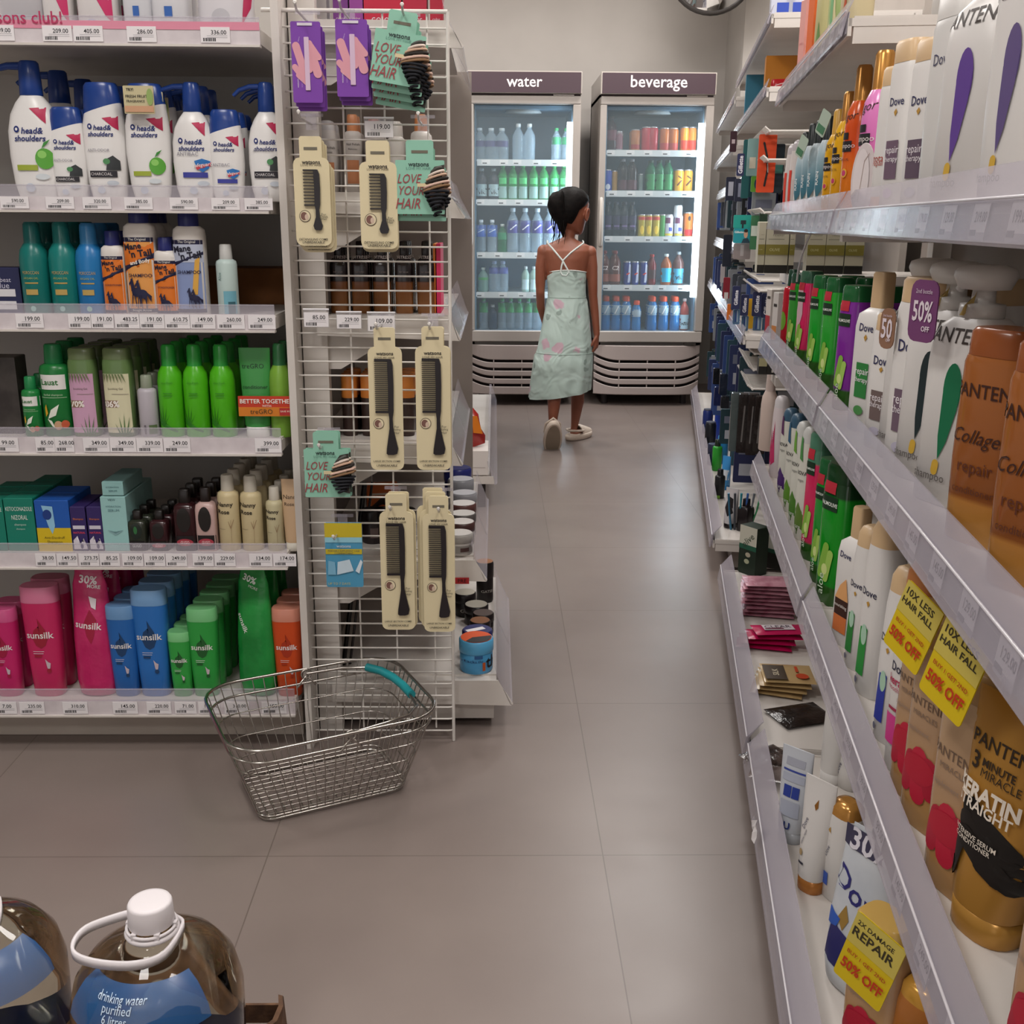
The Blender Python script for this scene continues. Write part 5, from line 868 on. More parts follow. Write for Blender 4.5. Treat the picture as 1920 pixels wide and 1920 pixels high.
t = thing('torn_price_tag', 'crumpled torn white price tag stuck on the low rail', 'price tag', Wd(atT(1424, 1480, -.066)[0], -.068, RD['R1']+.03), -PI/2-THR); mb = MB()
mb.loft([[(x, -.002-.004*math.sin(x*200+j), z+j*.012) for x, z in ((-.016, -.02), (-.006, -.024), (.006, -.016), (.016, -.018))] for j in range(4)], PAPER, cap=False, closed=False, smooth=False); mb.build('paper', t)
mb = MB(); put_prints(mb, [('t', '99.00', 0, .8, .7, '1d1a20')], .03, .02, lambda x, z: -.008); mb.build('label_print', t)
def tubeR(px, py, lab, w_, h, d_, body, cap, pr, rz=.6, t_=None, lean=0, side=0):
    tt = t_ if t_ is not None else .03; s_, z_ = atT(px, py, tt); o = vessel('tube', 'lotion_tube', lab, 'tube', Wd(s_, tt, RD['R1']), -PI/2-THR+rz, w_, h, d_, body, cap, pr)
    o.rotation_euler = (lean, side, -PI/2-THR+rz); RH.append(('tube', lab[:30], round(s_, 2), tt, round(z_-RD['R1'], 3))); return o
PWG = M('c5cad2', .3)
tubeR(1505, 1325, 'translucent white tube with blue printed back, upside down', .056, .165, .04, PWG, M('c0c4ca', .2, a=.8), [('r', -.6, .82, .6, .90, 'a5a8b5'), ('r', -.7, .76, .7, .78, '3a4a9a'), ('r', -.7, .66, .7, .74, 'aeb4c4'), ('r', -.5, .50, .0, .62, '2a3f94'), ('r', .05, .50, .5, .62, '2a3f94'), ('r', -.6, .30, .6, .46, 'a9afbf'), ('t', 'U', 0, .2, .2, '2a3a80', {'b': .03})], rz=.95, t_=-.005)
tubeR(1548, 1395, 'white tube standing on a copper cap, bottom shelf', .056, .185, .044, PW, M('b5763a', .25, metal=.3), [('p', [(-.1, .78), (.1, .84), (.15, .77), (.02, .74)], '8a5a20'), ('t', 'Dove', -.5, .60, .35, '3a3a5a', {'rot': 1.3}), ('t', 'intense repair', -.42, .48, .5, '5a5a6a', {'rot': 1.3}), ('e', -.5, .34, .12, .03, 'a8906a'), ('r', -.6, .24, -.2, .26, '3a3a45')], rz=.8, t_=.012)
tubeR(1572, 1330, 'white tube behind the copper capped tube', .055, .18, .04, PW, PW, [('e', .2, .8, .12, .03, '6a5a2a')], rz=.7, t_=.09)
RP('dome', 'conditioner_bottle', 'white bottle with shiny gold cap on the bottom shelf', 'conditioner bottle', 1592, 1500, 'R1', .060, .05, PW, M('c08a45', .2, metal=.4), [('p', [(-.4, .70), (-.25, .74), (-.2, .68)], 'b58a3a'), ('t', 'Dove', -.3, .5, .3, '3a3a5a', {'rot': 1.3}), ('r', -.7, .15, -.1, .28, '3a5ab0')], t=.05, rz=.6)
RP('dome', 'conditioner_bottle', 'white bottle behind the gold capped one, bottom shelf', 'conditioner bottle', 1600, 1400, 'R1', .058, .05, PW, PW, [('t', 'Dove', -.2, .5, .4, '3a3a5a', {'rot': 1.3})], t=.12, rz=.6)
o = RP('pouch', 'refill_pouch', 'large white refill pouch with navy capital D lettering', 'refill pouch', 1640, 1585, 'R1', .11, .062, noisy('white_foil', 'bcc3cc', 'd2d6da', 9, .25, .3), prints=[('t', 'Dove', .0, .62, .85, '2a2a70', {'b': .01, 'rot': -.35}), ('p', [(-.5, .44), (-.3, .54), (-.15, .46), (-.3, .38)], '9a7a3a'), ('p', [(-.9, .14), (-.3, .14), (-.1, .36), (-.7, .40)], '2a2a66'), ('p', [(-.9, .34), (-.5, .38), (-.4, .44), (-.85, .46)], '2a5ab8'), ('r', -.8, .86, .9, .98, '3c3a52'), ('t', '30%', .0, .92, .6, 'd5d3dc', {'b': .02})], t=.045, rz=.7, hfix=.235)
RP('wide', 'wrapped_bottle', 'gold wrapped bottle beside the fifty percent flyer, bottom shelf', 'bottle', 1660, 1760, 'R1', .075, .055, WG, M('c9a45a', .25), PTR, t=.04, rz=.7, hfix=.20)
RP('wide', 'wrapped_bottle', 'second gold wrapped bottle behind the fifty percent flyer', 'bottle', 1715, 1745, 'R1', .07, .055, WG, M('c9a45a', .25), PTR, t=.115, rz=.6, hfix=.20)
RP('dome', 'conditioner_bottle', 'gold capped bottle at the bottom right, nearest the camera', 'conditioner bottle', 1740, 1840, 'R1', .065, .055, M('a8682c', .2), M('c9963f', .2, metal=.3), [], t=.08, rz=.6)
yflag(1655, 1745, .005, .062, .095, 'yellow buy one get second flyer on the bottom shelf', .25, .8, ('2X DAMAGE', 'REPAIR', '50% OFF')); yflag(1708, 1745, .075, .055, .09, 'yellow flyer on the second gold bottle, bottom shelf', .1, .6, ('2X DAMAGE', 'REPAIR', '50% OFF'))
t = thing('security_cable', 'thin clear curved cable hanging in front of the red bottle', 'cable'); mb = MB(); pts = []
for px, py in ((1520, 438), (1512, 455), (1503, 480), (1497, 505), (1494, 528)): s_, z_ = atT(px, py, .03); pts.append(Wd(s_, .03, z_))
mb.tube(pts, .0022, M('cfccd0', .15, a=.7), 8); mb.build('cable', t)
# ------------------------------------------------------------------ narrow bay between the two runs
bay = thing('corner_rack', 'narrow white rack between the near and far right shelving', 'shelving', Wd(0, 0), -THR)
mb = MB(); mb.box((.47, 3.02, .8), (.02, .28, 1.5), SB); mb.build('back_panel', bay)
BZ = {}
for i, (px, py, t0) in enumerate(((1425, 540, .075), (1403, 731, .06), (1388, 931, .04))):
    t_, z_ = atS(px, py, 2.92); mb = MB(); mb.box(((t0+.46)/2, 3.05, z_+.022), (.46-t0, .24, .03), SHELFW, .003); mb.build('shelf', bay); BZ[i] = z_+.0375
OB = lambda: [('r', -1, 0, 1, .16, '17150f'), ('r', -1, .36, 1, .56, '7d7431'), ('t', 'OLIVE', -.2, .46, .45, 'c9c490'), ('t', 'relaxer', .1, .75, .5, '6a675a'), ('r', -.8, .66, .6, .67, '6a675a')]
for k, (x0, x1, tp, lab) in enumerate(((1425, 1438, 425, 'olive cream carton edge at the far left of the corner rack'), (1439, 1482, 428, 'first full olive and cream carton on the corner rack'), (1484, 1494, 428, 'narrow carton side between olive cartons'), (1518, 1552, 430, 'second olive and cream carton behind the clear cable'), (1553, 1588, 430, 'third olive and cream carton'), (1590, 1625, 430, 'fourth olive and cream carton near the white post'))):
    a, za = atS(x0, tp-8, 2.96); b, zb = atS(x1, tp-8, 2.96); carton('relaxer_box', lab, 'carton', Wd(3.0, (a+b)/2, BZ[0]), -THR, b-a, .135, .07, 'b5b09a', OB())
for k, (x0, x1, tp, bt, lab) in enumerate(((1424, 1437, 672, 704, 'small black and olive box on the middle rack shelf'), (1439, 1462, 684, 708, 'small black box with white squares on the middle rack shelf'))):
    a, za = atS(x0, tp, 2.96); b, zb = atS(x1, bt, 2.96); carton('dye_box', lab, 'carton', Wd(2.99, (a+b)/2, BZ[1]), -THR, b-a, max(.03, za-BZ[1]), .05, '191613', [('r', -.3, .2, .0, .45, 'c9c4bc'), ('r', .2, .2, .5, .45, 'c9c4bc')] if k else [('r', -1, .5, 1, 1, 'a8a27c')])
# ------------------------------------------------------------------ far run with hanging packs
farr = thing('shelving_unit', 'far right shelving with wire racks and razor packs by the coolers', 'shelving', Wd(0, 0), -THR)
FS0, FS1 = 3.27, 6.35
mb = MB(); mb.box((.44, (FS0+FS1)/2+.03, .95), (.02, FS1-FS0, 1.9), noisy('far_back', 'a39a92', 'ada49c', 4, .5)); mb.build('back_panel', farr)
mb = MB(); mb.box((.2, (FS0+FS1)/2, .035), (.40, FS1-FS0-.1, .06), M('8d827a', .5)); mb.build('plinth', farr)
FB = rail(farr, FS0, FS1, .085, -.075, .075, .035, tags=False, d=.42)
for zb in (.74, 1.45, 1.645): rail(farr, FS0, FS0+1.5, zb, -.02 if zb < 1 else .0, .05, .015, tags=False, d=.42); rail(farr, FS0+1.52, FS1, zb-.06 if zb > 1 else zb, -.01, .05, .015, tags=False, d=.42)
for zb in (.90, .93, 1.13, 1.36, .60, .66, .71, 1.28):
    mb = MB(); t1 = .03
    for k in range(16): s_ = FS0+.03+k*.032; mb.tube([(.43, s_, zb), (t1, s_, zb), (t1-.015, s_, zb+.012)], .0038, WIREW, 6)
    mb.tube([(t1, FS0+.02, zb), (t1, FS0+.54, zb)], .004, WIREW, 6); mb.tube([(.25, FS0+.02, zb-.004), (.25, FS0+.54, zb-.004)], .004, WIREW, 6); mb.build('wire_rack', farr)
for zb in (.98, 1.22):
    rail(farr, FS0+.55, FS1-.3, zb, .0, .045, .012, tags=False, d=.36)
def FP(x0, y0, x1, y1, s_, c_, lab, pr=(), name='razor_pack', cat='razor pack', th=.012, rnd=.004):
    a, za = atS(x0, y0, s_); b, zb = atS(x1, y1, s_); return card(name, lab, cat, Wd(s_, (a+b)/2, za), -THR, abs(b-a), za-zb, c_, pr, th, rnd)
GL = [('r', -.8, .1, .8, .9, '20264e'), ('t', 'Gillette', 0, .55, 1.5, 'dcdce4', {'rot': 1.57, 'b': .03})]
FP(1383, 288, 1394, 330, 3.5, '20264e', 'narrow navy razor pack with vertical lettering, upper rack', [('t', 'Gillette', 0, .5, 2.4, 'dcdce4', {'rot': 1.57, 'b': .03})])
FP(1395, 262, 1402, 372, 3.7, '1d5a5c', 'thin teal razor pack edge, upper rack'); FP(1403, 260, 1422, 330, 3.52, '7fa5a2', 'pale aqua razor pack left of the orange one', [('r', -.6, .2, .4, .5, 'c9c8b4')])
FP(1409, 330, 1427, 360, 3.6, '6aa83a', 'lime green pack below the aqua one', [('e', 0, .5, .4, .3, '1d3f60')]); FP(1424, 252, 1450, 361, 3.42, 'd9481a', 'tall bright orange pack with a curved black razor', [('c', -.4, .85, .0, .62, .06, '1a1414'), ('c', .0, .62, .15, .38, .05, '1a1414'), ('c', .15, .38, -.1, .12, .06, '1a1414'), ('c', .12, .5, .2, .35, .02, 'd8d0c8')])
FP(1452, 270, 1466, 362, 3.55, '21303a', 'dark slate pack right of the orange one', [('r', -.8, .4, .8, .6, '4a8a80')]); FP(1362, 332, 1378, 376, 4.2, '20243a', 'dark blue pack group at the far upper rack', [('r', -.5, .2, .5, .8, 'b5b8c4')]); FP(1379, 335, 1396, 378, 4.0, '2b2f44', 'second dark blue pack at the far upper rack', [('r', -.4, .2, .4, .8, '8f94a8')]); FP(1370, 246, 1380, 285, 4.2, '3c1c28', 'dark red pack high on the far upper rack', [('r', -.5, .4, .5, .6, 'c9b8bc')])
FP(1397, 300, 1412, 370, 3.8, '1c4a50', 'dark teal pack behind the aqua one'); FP(1428, 340, 1452, 366, 3.7, '16343c', 'dark pack under the orange one')
FP(1376, 403, 1408, 428, 3.5, '1d9a8c', 'turquoise razor card with a razor head picture', [('r', -.2, .3, .4, .6, '1c2a30'), ('r', -.05, 0, .15, .3, '1c2a30')]); FP(1376, 428, 1408, 456, 3.48, '1c8f9a', 'turquoise card with a man portrait, middle rack', [('t', 'Gillette', -.4, .75, .5, 'e0ecec', {'b': .02}), ('e', .35, .62, .22, .28, 'c99a80'), ('p', [(-.1, 0), (.1, .3), (.6, .35), (.9, 0)], '1d3a48'), ('e', .35, .84, .22, .12, '2a1c18')])
FP(1376, 456, 1406, 486, 3.52, '9a8f8e', 'grey blister pack under the portrait card', [('r', -.2, .2, .2, .9, 'b8b0b0')]); FP(1409, 404, 1424, 468, 3.46, '38704a', 'green and white pack right of the portrait card', [('r', -.9, .4, .9, .7, 'c5d0c4')]); FP(1425, 395, 1437, 430, 3.4, '24402c', 'dark green pack beside the near shelving')
FP(1357, 440, 1370, 500, 4.4, '1d2434', 'navy pack on the far middle rack'); FP(1357, 520, 1367, 560, 4.2, '8a1c2c', 'dark red pack on the far middle rack', [('r', -.6, .0, .6, .3, 'd8d0cc')]); FP(1364, 570, 1374, 600, 4.0, 'd9701c', 'orange pack on the far middle rack'); FP(1352, 495, 1358, 530, 4.6, 'b5aeb0', 'pale pack far down the middle rack')
for k, (x0, y0, x1, y1, lab) in enumerate(((1374, 536, 1386, 580, 'navy razor bag first from the left, below the wire rack'), (1390, 552, 1402, 592, 'navy razor bag second from the left'), (1412, 547, 1426, 593, 'navy razor bag third from the left'), (1429, 550, 1444, 596, 'navy razor bag fourth from the left'))):
    FP(x0, y0, x1, y1, 3.40+.02*k, '20264e', lab, [('t', 'Gillette', 0, .5, 1.9, 'dcdce4', {'rot': 1.57, 'b': .03})]); FP(x0+1, y1, x1, y1+28, 3.42+.02*k, '4a6a8a', 'clear pouch of razors hanging under bag '+['one', 'two', 'three', 'four'][k], [('c', -.3, .2, -.1, .9, .1, '28468a'), ('c', .3, .2, .2, .9, .1, '9ab0c4')], name='razor_bag')
FP(1403, 560, 1411, 616, 3.5, 'd9a51c', 'yellow pack between navy razor bags'); FP(1448, 562, 1468, 622, 3.2, 'b59c8c', 'beige pack behind the near white cartons'); FP(1446, 617, 1466, 640, 3.16, '4a2c26', 'brown pack beneath the beige one')
# black brushes and bottles low down
for k, (x0, y0, x1, y1, s_, c_, lab) in enumerate(((1372, 736, 1388, 845, 3.40, '4f5a5a', 'grey green plastic bag hanging at the low rack'), (1386, 738, 1404, 848, 3.36, '17100f', 'first black hair net pack at the low rack'), (1404, 738, 1416, 852, 3.33, '1d1514', 'second black hair net pack at the low rack'), (1417, 742, 1432, 850, 3.3, '191110', 'third black hair net pack at the low rack'), (1350, 700, 1362, 740, 4.0, '1d2434', 'navy pack low on the far run'), (1338, 690, 1348, 720, 4.8, '17181c', 'black pack low near the coolers'), (1340, 725, 1352, 760, 4.6, '1c2450', 'deep blue pack low near the coolers'), (1352, 742, 1366, 765, 3.9, '1a1c22', 'black pack above the blue cans'))):
    FP(x0, y0, x1, y1, s_, noisy('dark_pack%d' % k, c_, c_, 20, .2, .4), lab, [('c', -.3, .2, -.1, .8, .06, '6a6664')] if k in (1, 2, 3) else (), name='hanging_pack', cat='pack', th=.03)
def FV(kind, px, pyt, t_, w_, body, cap, lab, pr=(), h=None, rz=.6, name='deodorant'):
    s_, z_ = atT(px, pyt, t_); s_ = min(max(s_, FS0+.04), FS1-.1); return vessel(kind, name, lab, 'toiletry', Wd(s_, t_, FB), -PI/2-THR+rz, w_, h or max(.06, z_-FB), w_, body, cap, pr)
FV('can', 1351, 772, .03, .05, '1c3a9a', M('8f94a8', .3), 'blue deodorant can on the far low shelf, left', h=.15); FV('can', 1364, 775, .05, .05, '1c3a9a', M('8f94a8', .3), 'blue deodorant can on the far low shelf, right', h=.15)
FV('cyl', 1358, 798, .02, .045, '2a8ac8', M('d0d0d0', .3), 'light blue bottle with white cap on the far low shelf', [('r', -.8, .1, .8, .2, '50a020')], h=.155); FV('cyl', 1347, 815, -.01, .040, '2c9a30', M('1c2a1c', .3), 'green bottle on the far low shelf', h=.13); FV('cyl', 1352, 868, -.02, .038, '16181c', M('16181c', .3), 'black bottle with lime foot on the far low shelf', [('r', -.9, .02, .9, .12, '7ab03a')], h=.11)
FV('jar', 1343, 760, -.02, .05, '1d2840', M('2a3048', .3), 'dark blue jar far down the low shelf', h=.09); FV('can', 1336, 745, -.02, .05, '15181f', M('4a4c58', .3), 'black can far down the low shelf', h=.12); FV('can', 1330, 735, -.02, .05, '1c2c6a', M('4a4c58', .3), 'indigo can at the cooler end of the low shelf', h=.12)
o = FV('tube', 1375, 900, .0, .05, M('c4c0c2', .35), M('1b1415', .3), 'grey white tube with black smudge standing on its black cap', [('p', [(-.6, .5), (-.2, .8), (.5, .75), (.7, .4), (0, .3)], '1f1a1c')], h=.135, rz=.9, name='face_tube'); o = FV('sqb', 1400, 940, .045, .045, M('1b1517', .3), M('221a1c', .3), 'black bottle right of the black capped tube', h=.11, rz=.9, name='face_bottle')
FV('tube', 1362, 880, .01, .038, M('3a8fd0', .3), M('3a8fd0', .3), 'blue white tube behind the black capped tube', [('r', -.9, .3, .9, .6, 'd5dce4')], h=.13, rz=.9, name='face_tube')
for k in range(6):
    s_, z_ = atT(1358+k*5, 868, -.0+.006*k); t = thing('toothbrush', ['first', 'second', 'third', 'fourth', 'fifth', 'sixth'][k]+' blue grey brush handle fanned out at the far shelf end', 'brush', Wd(FS0+.13, .0+.012*k, FB+.001)); mb = MB(); mb.tube([(0, 0, .0), (-.012+.006*k, -.01, .07), (-.02+.009*k, -.02, .13)], [.004, .003, .004], M(['2a6a8a', '3a3f48', '2a8a9a', '2c5aa0', '6a7078', '3a8a5a'][k], .3), 8); mb.build('handle', t)
for k, (px, c_, lab) in enumerate(((1455, 'c9a83a', 'yellow stand-up snack card on the highest far shelf'), (1425, '2a7a9a', 'blue wrapped packet on the second highest far shelf'))):
    pass
a, za = atS(1462, 100, 3.6); zz = 1.45+.027; card_ = carton('orange_box', 'dark orange box on the second highest far shelf', 'box', Wd(3.62, a+.02, zz-.001), -THR, .12, .13, .05, 'c07a1c', [('p', [(.0, 0), (.3, .6), (.8, .9), (1, .3)], '3a1c14')])
a, za = atS(1475, 128, 3.42); t = thing('candy_packet', 'red glossy packet with white outline on the second highest far shelf', 'packet', Wd(3.40, a, zz), -THR); mb = MB(); mb.loft([ring(.09*q, .03*q2, 2.6, .012*i, 20) for i, (q, q2) in enumerate(((.9, .6), (1, 1), (1, 1), (.95, .5)))], M('a81c24', .2)); mb.build('foil', t); mb = MB(); put_prints(mb, [('c', -.6, .3, .6, .7, .1, 'e0d0d0'), ('c', -.6, .3, .6, .7, .08, 'a81c24')], .09, .036, lambda x, z: -.016); mb.build('label_print', t)
a, za = atS(1425, 120, 4.2); carton('blue_pack', 'teal blue pointed pack on the second highest far shelf', 'pack', Wd(4.3, a, 1.45+.027), -THR, .08, .16, .03, '3a7f9a')
for k, (px, lab) in enumerate(((1470, 'blue white carton at the top, farther one'), (1500, 'blue white carton at the top, nearer one'))):
    a, za = atS(px, 5, 3.45); carton('detergent_box', lab, 'carton', Wd(3.5+.0*k, a, 1.645+.027), -THR, .07, .16, .05, 'b9bccc', [('r', -.5, .0, .5, .4, '2a46a8')])

COLP = [('20264e', 'navy'), ('17181c', 'black'), ('25305a', 'indigo'), ('2a4a5a', 'slate blue'), ('16343c', 'dark teal'), ('3a3f48', 'grey'), ('2c4680', 'mid blue'), ('8a8f94', 'silver grey')]
RQ = random.Random(5)
OD = ['nearest', 'second', 'third', 'fourth', 'fifth', 'sixth', 'seventh', 'eighth', 'ninth', 'tenth', 'eleventh', 'twelfth', 'thirteenth', 'fourteenth', 'last']
for zt_r, hp_r, rn in ((.66, .20, 'under the low wire rack'), (.39, .17, 'above the far low shelf'), (.92, .15, 'at counter height'), (1.20, .14, 'at eye height')):
    for k in range(15):
        c_, cn = COLP[RQ.randrange(8)]; s_ = FS0+.36+k*.175
        o = card('hanging_pack', '%s %s pack of the far front row %s' % (OD[k], cn, rn), 'pack', Wd(s_, .035+RQ.uniform(0, .03), zt_r), -THR, .07+RQ.uniform(0, .03), hp_r*RQ.uniform(.8, 1), c_, [('r', -.6, .15, .6, .4, 'a5a8b0'), ('r', -.7, .6, .7, .8, '6a6f80')], .02, .004, tab=(.03, .015), group='hanging packs in the far rows')
        if k < 8: dup(o, Wd(s_+.03, .16+RQ.uniform(0, .02), zt_r), '%s %s pack of the inner row %s' % (OD[k], cn, rn))
# ------------------------------------------------------------------ drinks coolers
def cooler(x0, x1, word, shelves, side):
    Y = 6.5; w = x1-x0; cx = (x0+x1)/2; D = .62
    t = thing('drinks_cooler', 'tall glass door cooler with dark sign reading '+word, 'cooler', (cx, Y, 0)); BD = noisy('cooler_paint_'+word, 'aaa39d', 'b2aba5', 3, .4); IN = M('63859f', .35)
    hw = w/2; zt = 1.925; gz0, gz1 = .456, 1.756; gx0, gx1 = -hw+.038, hw-.045
    mb = MB()
    mb.box((-hw+.02, D/2, 1.09), (.04, D, 1.45), BD); mb.box((hw-.02, D/2, 1.09), (.04, D, 1.45), BD); mb.box((0, D/2, 1.86), (w, D, .13), BD); mb.box((0, D/2, .38), (w, D, .05), BD); mb.box((0, D-.02, 1.1), (w, .04, 1.45), IN)
    mb.box((0, D/2, .23), (w-.02, D-.06, .30), M('8e8680', .5)); mb.build('cabinet', t)
    mb = MB(); mb.box((-hw+.045, D/2, 1.1), (.006, D-.06, 1.38), IN); mb.box((hw-.045, D/2, 1.1), (.006, D-.06, 1.38), IN); mb.box((0, D/2, .44), (w-.08, D-.06, .02), IN); mb.box((0, D/2+.02, 1.745), (w-.08, D-.1, .02), IN)
    mb.loft([[(.0+r*math.cos(2*PI*k/24), .16+r*math.sin(2*PI*k/24)*.8, z) for k in range(24)] for r, z in ((.10, 1.735), (.11, 1.72), (.02, 1.718))], M('9aa4a8', .5)); mb.build('liner', t)
    mb = MB()   # door frame
    for a, b in (((-hw+.018, 1.105), (.036, 1.293)), ((hw-.022, 1.105), (.044, 1.293))): mb.box((a[0], -.02, a[1]), (b[0], .04, b[1]), BD, .004)
    mb.box((0, -.02, 1.775), (w-.004, .04, .045), BD, .004); mb.box((0, -.02, .424), (w-.004, .04, .066), BD, .004); fr = mb.build('door', t)
    mb = MB(); mb.box(((gx0+gx1)/2, -.012, (gz0+gz1)/2), (gx1-gx0, .006, gz1-gz0), M('c5d8e0', .03, a=.10)); mb.build('glass_pane', fr)
    mb = MB(); hx = -hw+.018; mb.tube([(hx, -.042, 1.235), (hx, -.058, 1.21), (hx, -.058, .99), (hx, -.042, .965)], [.010, .013, .013, .010], M('c5beb6', .3), 10); mb.build('handle', fr)
    mb = MB(); mb.box((hw-.07, -.03, .382), (.07, .03, .016), M('5a5550', .3, metal=.7)); mb.build('hinge', fr)
    mb = MB(); mb.box((0, -.03, 1.868), (w+.004, .06, .118), M('c0b8b0', .4)); mb.box((0, -.0615, 1.866), (w-.008, .004, .110), M('4b3a42', .5)); sg = mb.build('sign_box', t)
    mb = MB(); vs, fs = textgeo(word, .012); W2 = .205 if word == 'water' else .325; mb.add([(a*W2, -.0645, 1.866+b*W2) for a, b in vs], fs, M('eee6e8', .5)); mb.build('lettering', sg)
    mb = MB(); mb.box((0, -.005, 1.803), (w-.01, .03, .012), M('4a4042', .5)); mb.box((hw-.10, -.025, 1.803), (.12, .015, .008), M('a09a96', .3, metal=.6)); mb.build('vent_gap', t)
    # curved front grille
    mb = MB(); zs = [.372, .282, .232, .183, .134, .07]; GM = M('aca09c', .45)
    def drop(u): return 0.0 if abs(u) < .55 else ((abs(u)-.55)/.45)**2*.038
    def band(za, zb, curve_top, curve_bot):
        R1 = []; n = 28
        for j, zz, cv in ((0, za, curve_top), (1, zb, curve_bot)):
            R1.append([((i/n*2-1)*hw*.99, -.055+.05*abs(i/n*2-1)**4, zz+(drop(i/n*2-1) if cv else 0)) for i in range(n+1)])
        mb.loft([[(x, y, z) for x, y, z in R1[0]], [(x, y-.004, z-.004) for x, y, z in R1[0]], [(x, y-.004, z+.004) for x, y, z in R1[1]], [(x, y, z) for x, y, z in R1[1]], [(x, y+.03, z) for x, y, z in R1[1]]], GM, cap=False, closed=False, smooth=False)
    band(zs[0], zs[1]+.0, False, True)
    for k in range(1, 4): band(zs[k]-.016, zs[k+1], True, True)
    band(zs[4]-.016, zs[5], True, False)
    for k in (1, 2, 3, 4):
        for u in (-.5, 0, .5): mb.box((u*w/2*1.05, -.045, zs[k]-.008), (.006, .02, .018), GM)
    mb.build('grille', t); mb = MB(); mb.box((0, .01, .22), (w*.94, .02, .26), M('2a2122', .6)); mb.build('grille_backing', t)
    mb = MB()
    for sx in (-1, 1):
        for yy in (.06, D-.08): mb.tube([(sx*(hw-.08), yy, 0), (sx*(hw-.08), yy, .08)], .02, M('2c2626', .5), 10)
    mb.build('feet', t)
    mb = MB(); mb.box((hw-.062, .012, 1.16), (.026, .022, 1.0), M('f2faff', .3, emit=9)); mb.build('light_tube', t)
    ld = bpy.data.lights.new('cooler_lamp', 'AREA'); ld.shape = 'RECTANGLE'; ld.size = .03; ld.size_y = 1.2; ld.energy = 3.2; ld.color = (.72, .88, 1)
    lo = bpy.data.objects.new('cooler_lamp', ld); C.objects.link(lo); lo.parent = t; lo.location = (hw-.085, .045, 1.1); lo.rotation_euler = (math.radians(90), 0, math.radians(115))
    for zz in shelves[:-1]:
        mb = MB(); mb.box((0, D/2, zz-.005), (w-.10, D-.12, .006), M('b5c5cc', .4)); sh = mb.build('shelf', t)
        mb = MB(); mb.box((-.008, .045, zz-.016), (w-.125, .004, .036), M('c9d5da', .35)); mb.build('price_strip', sh)
        mb = MB(); R_ = random.Random(int(zz*99))
        for k in range(5):
            x = -hw+.09+k*.11+R_.uniform(-.02, .02); mb.box((x, .0425, zz-.014), (.05, .001, .026), M('dde3e6', .5)); mb.box((x-.006, .0418, zz-.020), (.026, .0005, .006), M('3a4248', .5))
        mb.build('price_tags', sh)
    return t
WX0, WX1 = -.162, .495; BX0, BX1 = .609, 1.266
WS = [1.450, 1.224, .917, .681, .452]; BS = [1.509, 1.279, 1.016, .728, .452]
cooler(WX0, WX1, 'water', WS, 'left'); cooler(BX0, BX1, 'beverage', BS, 'right')
PETC = M('b5cfe0', .08, a=.30); PETG = M('1f9a48', .1, a=.62); PETGD = M('1c6a44', .12, a=.72)
SHN = ['top', 'second', 'third', 'fourth', 'bottom']
ORD = ['leftmost', 'second', 'third', 'fourth', 'fifth', 'sixth', 'seventh', 'eighth']
def row(which, si, pxs, pyt, kind, w, body, cap, desc, name, cat, prints=(), rows=2, up=0, Y0=6.62, group=None):
    S = WS if which == 'water' else BS; pr = None
    for i, px in enumerate(pxs):
        z = S[si]-.001+up; top = atY(px, pyt, Y0); h = top.z-z
        pos = (ORD[i]+' ' if len(pxs) > 1 else 'single ')+desc+' on the '+SHN[si]+' shelf of the '+which+' cooler'
        loc = (top.x, Y0, z)
        if pr is None: pr = vessel(kind, name, pos, cat, loc, 0, w, h, w, body, cap, prints, seg=16)
        else: dup(pr, loc, pos)
        if rows > 1: dup(pr, (top.x, Y0+w+.006, z), (ORD[i]+' ' if len(pxs) > 1 else '')+desc.replace(' stacked on a can', '')+' in back row, '+SHN[si]+' '+which+' shelf')
BL = 'drink bottle'
row('water', 0, [899, 921, 941], 240, 'pet', .085, PETC, M('c5d5dc', .4), 'large clear water bottle with purple band', 'water_bottle', BL, [('r', -.9, .42, .9, .60, '4a4a78')])
row('water', 0, [972, 993], 232, 'pet', .07, PETC, M('d5dfe2', .4), 'tall clear water bottle with white cap', 'water_bottle', BL)
row('water', 0, [1044, 1062], 240, 'pet', .06, PETC, M('2a9a5a', .3), 'green capped water bottle by the lamp', 'water_bottle', BL, [('r', -.9, .5, .9, .72, '2a8a5a')])
row('water', 1, [903, 926], 316, 'pet', .07, M('2c3440', .2, a=.85), M('8fa0a8', .4), 'dark vitamin drink bottle', 'vitamin_drink', BL, [('r', -.9, .12, .9, .5, '9ab5bc'), ('t', 'vit', 0, .25, .6, '1c2024', {'b': .02})])
row('water', 1, [943, 962, 981, 1001, 1020, 1040, 1058], 308, 'pet', .062, PETG, M('1f9a48', .3), 'green tinted bottle', 'soda_bottle', BL, [('r', -.85, .05, .85, .38, M('a5c8c8', .3, a=.7)), ('r', -.7, .45, .7, .62, '4ac070')])
row('water', 2, [902, 923], 412, 'pet', .066, PETC, M('d5e2ea', .4), 'small water bottle with royal blue label', 'water_bottle', BL, [('r', -.95, .48, .95, .84, '1f4fa5'), ('c', -.5, .62, .5, .7, .04, 'c5d5e8')])
row('water', 2, [942], 420, 'pet', .06, PETGD, M('c5d5d0', .4), 'small dark green bottle', 'soda_bottle', BL, [('r', -.9, .45, .9, .7, '1c7a50')])
row('water', 2, [962, 985, 1008, 1031, 1052], 390, 'pet', .075, PETC, M('c5d8e5', .4), 'large water bottle with violet label', 'water_bottle', BL, [('r', -.95, .44, .95, .72, '3a3a80'), ('c', -.4, .52, .5, .62, .05, 'd5dce8')])
